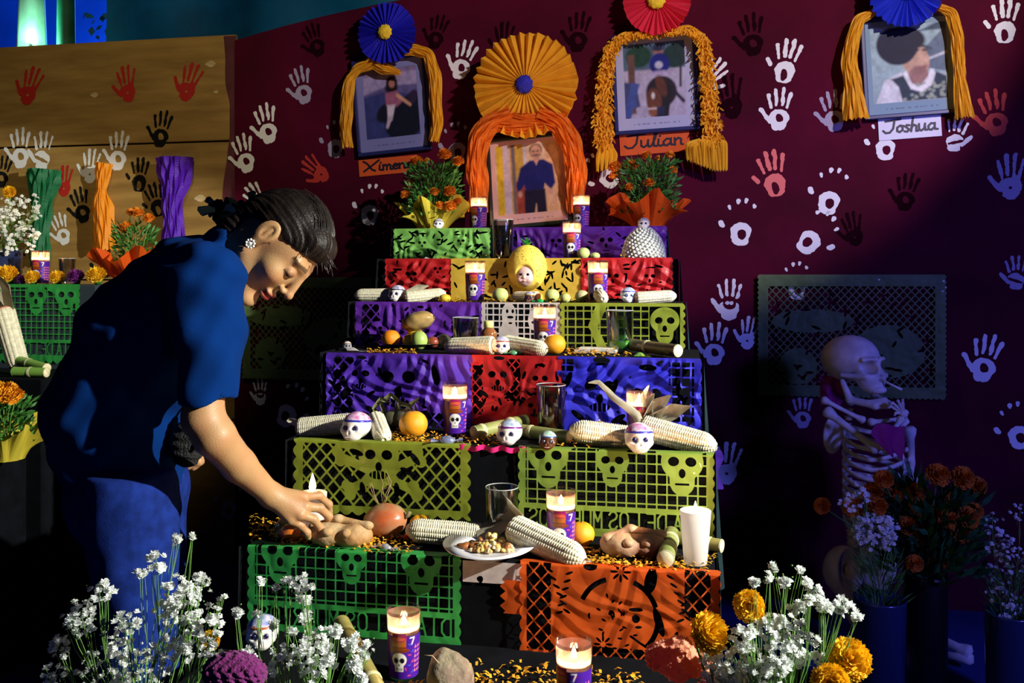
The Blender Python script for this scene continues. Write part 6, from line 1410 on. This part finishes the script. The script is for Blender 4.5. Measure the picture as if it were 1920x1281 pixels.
def body_f(p):
    d = head_f(p)
    nb = A_(418, 500, 1.975)
    d = smin(d, rc(p, h2w(0, -.03, -.045), nb, .056, .062), .03)
    d = smin(d, el(p, A_(352, 560, 1.98), (.095, .11, .10)), .04)
    d = smin(d, chain(p, [A_(385, 540, 1.87), A_(383, 700, 1.81), ELB, A_(402, 818, 1.80), A_(448, 872, 1.86), wr], [.05, .042, .040, .040, .034, .0235], .012), .03)
    d = smin(d, hand_f(p, wr, kn, fing, th), .012)
    d = smin(d, chain(p, [A_(355, 540, 2.1), A_(262, 715, 2.2), lw], [.045, .037, .023], .012), .03)
    return smin(d, hand_f(p, lw, lkn, lf, lt), .012)
V, Q = snet(body_f, (-.93, 1.72, .63), (-.34, 2.32, 1.46), .0026)
q = hl(V); sx = np.abs(q[:, 0]); C = np.tile(np.array(S(178, 141, 97)), (len(V), 1))
def blend(C, m, col): m = np.clip(m, 0, 1)[:, None]; return C*(1-m)+np.array(col)*m
nz = vnoise(V[:, 0], V[:, 2], 45)
C = blend(C, .25+nz*.6, S(178, 120, 84))
face = (q[:, 1] > .05)
C = blend(C, (1-np.linalg.norm((np.stack([sx, q[:, 1], q[:, 2]], 1)-[.04, .07, -.03])/.03, axis=1))*.6, S(205, 110, 85))
lips = np.maximum(1-np.abs(q[:, 2]+.0655)/.013, 0)*np.maximum(1-sx/.026, 0)*(q[:, 1] > .088); C = blend(C, lips*5, S(150, 52, 48))
brow = (np.abs(q[:, 2]-.034-.004*np.cos(sx*40)) < .0045)*(sx > .012)*(sx < .052)*(q[:, 1] > .06); C = blend(C, brow*.8, S(40, 26, 18))
lid = np.maximum(0, 1-np.linalg.norm((np.stack([sx-.033, q[:, 2]-.008], 1))/[.019, .012], axis=1))*(q[:, 1] > .06); C = blend(C, lid*1.1, S(120, 66, 48))
lash = (np.abs(q[:, 2]-.0012) < .0022)*(np.abs(sx-.033) < .0155)*(q[:, 1] > .07); C = blend(C, lash*1., S(14, 10, 8))
kd = np.min([np.linalg.norm(V-np.array(k), axis=1) for k in kn], 0); C = blend(C, (1-kd/.012)*.35, S(170, 100, 80))
skin = mat('skin', (.5, .3, .2), .48, attr=True, sub=.12, bump=.12, bscale=350, coat=.08)
obj('body', (V-np.array(WB), Q), skin, woman, colors=C)
def part_snet(name, f, lo, hi, h, m, **k):
    V, Q = snet(f, lo, hi, h); return obj(name, (V-np.array(WB), Q), m, woman, **k)
# hair
hair_m = mat('dark_hair', (.014, .010, .008), .42, col2=(.006, .004, .004), scale=55, wave=(1, .25, 1), spec=.3, bump=.25, bscale=260)
def hair_f(p):
    q = hl(p); sy = q.copy(); sy[:, 0] = np.abs(sy[:, 0])
    d = smin(el(sy, (0, -.016, .034), (.081, .105, .094)), el(sy, (0, .048, .090), (.056, .036, .028)), .03)
    d = smin(d, el(sy, (0, -.085, -.01), (.055, .04, .06)), .03)
    ang = np.arctan2(q[:, 0], q[:, 2]+.06); st = .0008*np.sin(ang*46+8*q[:, 1])+.0009*np.sin(ang*97+3*np.sin(q[:, 1]*40))
    d = d+st
    keep = .012-(q[:, 2]*.80-q[:, 1]*.60)-.010*np.clip((q[:, 1]-.02)/.05, -1.6, 1)
    d = smax(d, keep, .008)
    d = smax(d, -el(sy, (.078, .002, -.006), (.03, .031, .042)), .006)
    bun = A_(452, 425, 1.965); d = smin(d, el(p, bun, (.05, .05, .036))+.0016*np.sin((p[:, 0]+p[:, 2])*300), .03)
    return d
part_snet('hair', hair_f, HC_-.19, HC_+np.array([.17, .16, .17]), .0026, hair_m)
mb = MB(); r_ = random.Random(5)
for k in range(70):                                   # loose strands lying on the hair and hanging at the front
    s0 = r_.uniform(-.06, .06); f0 = r_.uniform(.02, .075); pts = []
    for j in range(7):
        t_ = j/6; f_ = f0-.12*t_*(.6+.4*r_.random()); u = math.sqrt(max(.05, 1-(s0/.086)**2-((f_+.016)/.112)**2))*.1+.036
        pts.append(Vector(h2w(s0*(1-.3*t_), f_, u+.001))-WB)
    mb.tube(pts, .0007, 4, caps=False)
for k in range(12):
    s0 = r_.uniform(-.03, .03); f0 = .09+r_.uniform(-.012, .006); b = h2w(s0, f0, .085+r_.uniform(-.02, .02)); 
    pts = [Vector(b)-WB, Vector(b+np.array([.012*r_.uniform(0, 1), 0, -.008]))-WB, Vector(b+np.array([.016*r_.uniform(0, 1.2), 0, -.028*r_.uniform(.5, 1)]))-WB]
    mb.tube(pts, [.0014, .001, .0004], 4, caps=False)
obj('hair_strands', mb, mat('hair_sheen', (.03, .025, .022), .3), woman, kind='stuff')
mb = MB()
for k in range(34):                                   # glossy black hair claw of looped petals
    a = r_.uniform(-.6, 3.6); c = Vector(A_(430+r_.gauss(0, 26), 404+r_.gauss(0, 8), 1.945+r_.uniform(-.03, .03)))-WB
    d = Vector((math.cos(a), r_.uniform(-.6, .4), abs(math.sin(a))*.8+.1)).normalized(); L_ = r_.uniform(.025, .045); s_ = d.cross(Vector((.2, 1, .1))).normalized()*.008
    mb.add([c-s_*.4, c+s_*.4, c+d*L_*.5+s_, c+d*L_*.5-s_, c+d*L_+s_*.7, c+d*L_-s_*.3, c+d*L_*.75+s_*2.0], [(0, 1, 2, 3), (3, 2, 4, 5), (2, 6, 4)])
obj('hair_claw', mb, mat('glossy_black_plastic', (.004, .006, .007), .12, coat=.9), woman, smooth=False, label='glossy black hair claw')
e0 = Vector(h2w(.083, .0, -.036))-WB; ea = obj('earring', MB().ball(e0, (.0055, .004, .0055), 12, 8), mat('pearl', (.8, .8, .75), .2, coat=.6), woman, label='round earring with white beads')
for k in range(9): a = 2*math.pi*k/9; obj('pearl', MB().ball(e0+Vector((math.cos(a)*.0085, -.002, math.sin(a)*.0085)), .0028, 8, 6), mat('pearl', (.8, .8, .75), .2), ea)
# clothes
shirt_m = mat('navy_shirt', (.0008, .021, .125), 1, spec=.08, var=.12, scale=9, bump=.12, bscale=420)
def wide(p, k=1.12): q = p.copy(); q[:, 1] = 2.0+(q[:, 1]-2.0)/k; return q
def wj(p, k=1.2): q = p.copy(); q[:, 1] = 1.985+(q[:, 1]-1.985)/k; return q
cy_ = 2.0
def folds(p): return .006*np.sin(p[:, 0]*38+p[:, 2]*52+3*np.sin(p[:, 2]*9))*np.sin(p[:, 2]*17+p[:, 1]*20)+.0016*np.sin(p[:, 0]*95-p[:, 2]*60+5*np.sin(p[:, 1]*11))
def torso(p):
    q = wide(p); d = chain(q, [A_(236, 905, cy_), A_(222, 775, cy_), A_(285, 635, cy_), A_(350, 535, cy_)], [.128, .138, .142, .108], .05)
    d = smin(d, chain(p, [A_(368, 520, 1.88), A_(385, 528, 1.855)], [.078, .078], .02), .05)
    d = smin(d, chain(p, [A_(355, 530, 2.1), A_(330, 545, 2.13)], [.07, .06], .02), .05)
    return smin(d, rc(p, A_(400, 500, 1.97), A_(436, 478, 1.965), .075, .066), .03)
def sleeve(p):
    a, b = A_(385, 530, 1.852), A_(389, 755, 1.805); d = smin(rc(p, a, A_(391, 630, 1.835), .078, .072), rc(p, A_(391, 630, 1.835), b, .072, .05), .02)
    d = smin(d, rc(p, A_(389, 735, 1.81), b, .052, .055), .01)
    return d
hem_z = CZ-(912-YH)/F*1.98; slz = CZ-(752-YH)/F*1.80
def shirt_f(p):
    s = sleeve(p); cut = slz-p[:, 2]+.12*(p[:, 0]+.6)
    inner = s+.005
    s = smax(s, cut, .003)
    s2 = chain(p, [A_(350, 540, 2.12), A_(300, 640, 2.17)], [.07, .06], .02)
    d = smin(torso(p), s2, .03); d = smax(d, hem_z-.018*np.sin(p[:, 0]*9)-p[:, 2], .004)
    d = smin(d, s, .014)+folds(p)
    d = np.maximum(d, -np.maximum(inner+.004, p[:, 2]-slz-.03))
    hd = hl(p); nk = rc(p, h2w(0, -.03, -.045), A_(418, 500, 1.975), .066, .064)
    return smax(d, -np.maximum(nk, A_(0, 512, 1.96)[2]-p[:, 2]+0*p[:, 0]), .004)
part_snet('shirt', shirt_f, (-1.09, 1.68, .72), (-.5, 2.32, 1.36), .0042, shirt_m)
jean_m = mat('blue_denim', (.006, .022, .17), .9, spec=.15, var=.3, scale=40, bump=.25, bscale=500)
def jeans_f(p):
    q = wj(p, 1.3); d = el(q, A_(240, 925, cy_), (.122, .125, .13))
    for Yl, ox in ((1.90, 0), (2.07, 22)):
        L_ = chain(p, [A_(243+ox, 930, Yl), A_(262+ox, 1230, Yl-.01), A_(243+ox, 1470, Yl), A_(243+ox, 1585, Yl)], [.1, .07, .06, .066], .04); d = smin(d, L_, .02)
    d = d+.6*folds(p*np.array([1, 1, .6])); sm_ = np.abs(p[:, 0]-A_(296, 0, 1.9)[0]-.02*np.sin(p[:, 2]*6))
    d = d-.0018*np.exp(-(sm_/.003)**2)*(p[:, 1] < 1.95)
    return smax(smax(d, p[:, 2]-hem_z-.05, .004), .03-p[:, 2], .003)
part_snet('jeans', jeans_f, (-1.02, 1.72, .0), (-.66, 2.25, .87), .0065, jean_m)
for Yl, ox in ((1.90, 0), (2.07, 22)):
    c = A_(262+ox, 1600, Yl); part_snet('shoe', lambda p: smax(smin(el(p, (c[0]+.05, c[1], .035), (.115, .043, .04)), el(p, (c[0]-.02, c[1], .05), (.06, .04, .045)), .02), .002-p[:, 2], .003), (c[0]-.12, c[1]-.06, -.01), (c[0]+.2, c[1]+.06, .12), .006, mat('black_shoe', (.01, .01, .012), .4))
o = thing('shoulder_bag', 'black textured bag hanging in front of the woman below her sleeve', 'bag', Vector(A_(350, 880, 1.93)), 0)
bgm = mat('black_woven_bag', (.008, .009, .01), .7, bump=.8, bscale=220)
ob = Vector(A_(350, 880, 1.93))
def bag_f(p):
    d = smin(el(p, (.0, 0, .052), (.036, .028, .05)), el(p, (.018, 0, .09), (.026, .022, .036)), .02)
    return d+.0016*np.sin(p[:, 2]*330+p[:, 0]*60)
obj('bag_body', snet(bag_f, (-.06, -.045, -.01), (.06, .045, .14), .0035), bgm, o)
obj('bag_strap', MB().tube([(.02, 0, .12), (.028, -.0, .15), (.034, .0, .2), (.03, .02, .25)], .004, 8), bgm, o)
obj('clasp', MB().ball((.028, -.026, .052), (.0045, .004, .0085), 10, 8), mat('gold_metal', (.9, .62, .2), .25, metal=1), o, label='small golden clasp')

# ------------------------------------------------------------------ smoking skeleton prop at the right
bone_m = mat('aged_bone', (.62, .6, .58), .6, var=.2, scale=25, bump=.15, bscale=60)
KB = Vector((W(1612, 0, 3.1).x, 3.1, 0)); kel = thing('skeleton', 'smoking plastic skeleton sitting cross-legged on the floor against the dark wall', 'skeleton', KB)
K = lambda px, py, Y: W(px, py, Y)-KB
def bone(a, b, r, name='bone', n=10, k=1.6):
    a, b = Vector(a), Vector(b); pts = [a.lerp(b, t_) for t_ in (0, .04, .1, .2, .5, .8, .9, .96, 1)]
    return obj(name, MB().tube(pts, [r*.9, r*k, r*k*.95, r*.95, r*.8, r*.95, r*k*.9, r*k, r*.8], n), bone_m, kel)
def skullf(p):
    sy = p.copy(); sy[:, 0] = np.abs(sy[:, 0]); e = lambda c, r: el(sy, c, r)
    d = smin(e((0, .022, .03), (.073, .092, .07)), e((0, -.048, -.022), (.05, .04, .052)), .02)
    d = smin(d, rc(sy, (.01, -.080, .024), (.045, -.062, .024), .006), .01)
    d = smax(d, -e((.092, -.03, -.003), (.028, .032, .03)), .012); d = smax(d, -e((.06, -.0, -.065), (.03, .05, .035)), .01)
    d = smin(d, rc(sy, (.045, -.066, -.026), (.068, -.0, -.018), .0075), .006)
    d = smax(d, -e((.028, -.078, .0), (.021, .048, .0195)), .003); d = smax(d, -e((0, -.092, -.034), (.0095, .02, .014)), .003)
    d = smin(d, e((0, -.066, -.066), (.03, .026, .013)), .01)
    return d+.0012*np.exp(-((p[:, 2]+.074)/.008)**2)*np.sin(np.arctan2(p[:, 0], -p[:, 1]-.02)*34)*(p[:, 1] < -.03)
def jawf(p):
    sy = p.copy(); sy[:, 0] = np.abs(sy[:, 0])
    d = chain(sy, [(.062, .008, -.03), (.056, -.002, -.086), (.028, -.064, -.112), (0, -.082, -.114)], [.008, .011, .011, .012], .008)
    d = smin(d, chain(sy, [(.036, -.05, -.102), (.0, -.078, -.1)], [.008, .009], .005), .006)
    return d
sr = Matrix.Rotation(math.radians(30), 3, 'Z') @ Matrix.Rotation(math.radians(-6), 3, 'X')
so = obj('skull', snet(skullf, (-.09, -.12, -.1), (.09, .13, .115), .0032), bone_m, kel, loc=K(1606, 690, 3.06), rot=sr.to_euler(), scale=1.12)
obj('jaw', snet(jawf, (-.085, -.11, -.14), (.085, .04, -.01), .0032), bone_m, so, loc=(0, 0, -.006), rot=(math.radians(-7), 0, 0))
obj('cigarette', MB().tube([K(1652, 712, 2.98), K(1691, 731, 2.93)], .0035, 10), mat('cigarette_paper', (.8, .8, .78), .6), kel)
sp_ = [K(1597, 742, 3.08), K(1590, 800, 3.12), K(1588, 870, 3.15), K(1592, 950, 3.16), K(1598, 1010, 3.14), K(1602, 1060, 3.12)]
nv = 22
for k in range(nv):
    s = k/(nv-1)*(len(sp_)-1); i = min(int(s), len(sp_)-2); p = sp_[i].lerp(sp_[i+1], s-i); r = .012+.008*k/nv
    obj('vertebra', MB().lathe([(r*.7, -r*.6), (r, -r*.5), (r*.8, 0), (r, r*.5), (r*.7, r*.6)], 12).ball((-.004, r*1.3, 0), (r*.4, r*.8, r*.3), 8, 5), bone_m, kel, loc=p)
cdir = Vector((.72, -.69, 0)); cs = Vector((.69, .72, 0))
for k in range(10):
    s = k/9; c = K(1590, 800+155*s, 3.12); rx = .085+.055*math.sin(math.pi*(.25+.6*s)); ry = .12+.06*math.sin(math.pi*(.2+.65*s))
    for e in (-1, 1):
        pts = []
        for j in range(15):
            a = math.pi*.96*j/14; x = math.sin(a)*rx*e; f_ = (1-math.cos(a))*.5*ry*1.15; 
            if k > 7 and j > 9: break
            pts.append(c+cs*x+cdir*f_+Vector((0, 0, -.055*math.sin(a*.55)-.0*s+(.03*max(0, a-2) if k < 8 else 0))))
        obj('rib', MB().tube(pts, .0058, 7, flat=1.5), bone_m, kel)
st0 = K(1590, 812, 3.12)+cdir*.16; obj('sternum', MB().tube([st0+Vector((0, 0, .02)), st0+cdir*.02+Vector((0, 0, -.06)), st0+cdir*.035+Vector((0, 0, -.16))], [.014, .018, .012], 10, flat=.4), bone_m, kel)
shl = K(1546, 768, 2.98); shr = K(1706, 800, 3.0)
bone(K(1540, 748, 3.0), K(1622, 790, 2.97), .0085, 'clavicle'); bone(K(1628, 792, 2.97), K(1700, 785, 3.0), .0085, 'clavicle')
bone(shl, K(1648, 846, 2.88), .0135, 'upper_arm_bone', 14, 1.5); bone(K(1648, 842, 2.88), K(1692, 783, 2.91), .0085, 'forearm_bone'); bone(K(1658, 850, 2.90), K(1701, 786, 2.93), .0075, 'forearm_bone')
bone(shr, K(1712, 912, 3.02), .0135, 'upper_arm_bone', 14, 1.5); bone(K(1712, 915, 3.0), K(1632, 952, 2.9), .0085, 'forearm_bone'); bone(K(1705, 925, 2.98), K(1632, 962, 2.92), .0075, 'forearm_bone')
for (b, dirs) in ((K(1694, 776, 2.91), [(-.05, 0, .03), (-.046, -.01, .045), (-.03, -.02, .055), (-.012, -.02, .058), (-.03, 0, .005)]), (K(1628, 956, 2.9), [(-.05, 0, -.01), (-.052, -.01, -.022), (-.048, -.015, -.034), (-.04, -.02, -.045), (-.03, 0, .015)])):
    for d in dirs:
        d = Vector(d); obj('finger_bone', MB().tube([b, b+d*.45, b+d*.5, b+d*.75, b+d*.8, b+d+Vector((0, 0, -.012))], [.006, .0045, .0058, .004, .0052, .003], 7), bone_m, kel)
    obj('wrist_bones', MB().ball(b, (.016, .012, .014), 12, 8, lambda d: 1+.15*math.sin(7*d[0]+5*d[2])), bone_m, kel)
def plate(p): return smax(smax(el(p, (0, 0, 0), (.048, .014, .068)), -el(p, (0, -.018, 0), (.038, .014, .055)), .004), -1-p[:, 0], .01)
obj('scapula', snet(plate, (-.06, -.04, -.08), (.06, .04, .08), .005), bone_m, kel, loc=K(1562, 815, 3.14), rot=(0, .1, .5))
def pelv(p):
    sy = p.copy(); sy[:, 0] = np.abs(sy[:, 0])
    d = smax(el(sy, (.062, 0, .045), (.068, .055, .078)), -el(sy, (.055, -.055, .06), (.055, .055, .075)), .008)
    d = smin(d, chain(sy, [(.075, -.01, -.01), (.06, -.035, -.055), (.012, -.05, -.05)], [.022, .017, .014], .012), .015)
    d = smin(d, chain(sy, [(.075, -.01, -.01), (.065, .005, -.075), (.03, -.035, -.085), (.01, -.05, -.055)], [.02, .016, .012, .012], .01), .012)
    return smax(d, -el(sy, (.05, -.03, .045), (.014, .06, .022)), .006)
obj('pelvis', snet(pelv, (-.14, -.08, -.11), (.14, .07, .135), .005), bone_m, kel, loc=K(1612, 1092, 3.08), rot=(0, 0, math.radians(18)), scale=1.06)
z_ = lambda v, z: Vector((v.x, v.y, z))
bone(z_(K(1600, 1150, 3.02), .13), z_(K(1648, 1190, 2.72), .05), .016, 'thigh_bone', 14, 1.7); bone(z_(K(1640, 1190, 2.70), .04), z_(K(1425, 1205, 2.66), .035), .0125, 'shin_bone', 12)
bone(z_(K(1690, 1130, 3.0), .12), z_(K(1822, 1192, 2.88), .05), .016, 'thigh_bone', 14, 1.7); bone(z_(K(1826, 1196, 2.87), .04), z_(K(1650, 1160, 3.0), .035), .0125, 'shin_bone', 12)
for b in (z_(K(1420, 1207, 2.66), .02), z_(K(1640, 1160, 3.0), .02)): obj('foot_bones', MB().ball(b, (.07, .028, .018), 16, 8, lambda d: 1+.1*math.sin(12*d[1])), bone_m, kel)
mag = mat('magenta_cloth', (.3, .01, .16), .7, transl=.2)
g = MB().grid(lambda u, v: ((u-.5)*.12*(1-.75*v), -.008+.006*math.sin(u*9+v*4), -v*.1+.02*math.sin(u*5)), 12, 8); obj('neck_cloth', g, mag, kel, loc=K(1660, 800, 2.85), rot=(0, math.radians(-20), .2), smooth=False, label='magenta cloth tucked at the chest')
g = MB().grid(lambda u, v: ((u-.5)*.08, .006*math.sin(u*9+v*4), -v*.1), 12, 8); obj('neck_cloth', g, mag, kel, loc=K(1560, 705, 3.12), smooth=False, label='magenta cloth behind the neck')

# ------------------------------------------------------------------ dim bouquets in front of the skeleton
B0 = Gp(1735, 2.7); t = thing('marigold_bouquet', 'dim orange marigold bouquet in a tall black vase at the lower right', 'flowers', B0); r_ = random.Random(17)
obj('vase', MB().lathe([(.0005, .001), (.058, .001), (.06, .004), (.063, .36), (.062, .372), (.056, .37), (.052, .02), (.0005, .02)], 32), mat('black_vase', (.004, .005, .005), .4), t)
dimo = mat('orange_head_petals', (.55, .14, .007), .75, var=.3, scale=50)
for k, (px, py, r) in enumerate([(1657, 900, 20), (1635, 925, 22), (1672, 927, 24), (1645, 950, 20), (1600, 952, 22), (1715, 922, 18), (1725, 950, 22), (1757, 892, 24), (1803, 898, 24), (1830, 912, 20), (1790, 942, 22), (1812, 972, 24), (1826, 960, 18), (1700, 987, 20), (1730, 1005, 24), (1762, 1012, 24), (1800, 1000, 22), (1730, 1042, 22), (1714, 1058, 18), (1762, 1048, 20), (1542, 950, 18), (1775, 975, 20), (1745, 965, 20)]):
    p = W(px, py, 2.68+r_.uniform(-.08, .05))-B0; d = Vector((p.x, -.35, .25)).normalized()
    obj('flower_head', POM[k % 2], dimo, t, loc=p, rot=d.to_track_quat('Z', 'Y').to_euler(), scale=r/F*2.68)
    b = Vector((p.x*.12, 0, .36)); obj('stem', MB().tube([b, b.lerp(p, .55)+Vector((0, 0, .01)), p], .003, 5), leafd, t)
obj('foliage', foliage(r_, 700, .13, .26, .07, .009, .8), leafd, t, loc=(0.02, .02, .36), smooth=False, kind='stuff')
bouquet("dim bluish baby's breath bouquet before the skeleton's ribs", Gp(1650, 2.55), [(1640, 1000, 34, 62), (1665, 990, 20, 20), (1608, 930, 22, 12), (1620, 1010, 14, 10), (1672, 1012, 10, 8), (1590, 945, 16, 6)], (2.5, 2.6), 41, .008, hz=.36)
bouquet("very dark baby's breath bouquet at the right edge of the picture", Gp(1895, 2.6), [(1862, 985, 24, 12), (1878, 1020, 28, 14), (1905, 1050, 26, 14), (1868, 1075, 22, 12), (1880, 1110, 26, 10), (1910, 960, 16, 6), (1912, 1130, 20, 12), (1890, 1150, 16, 6)], (2.55, 2.7), 42, .007, hz=.3)
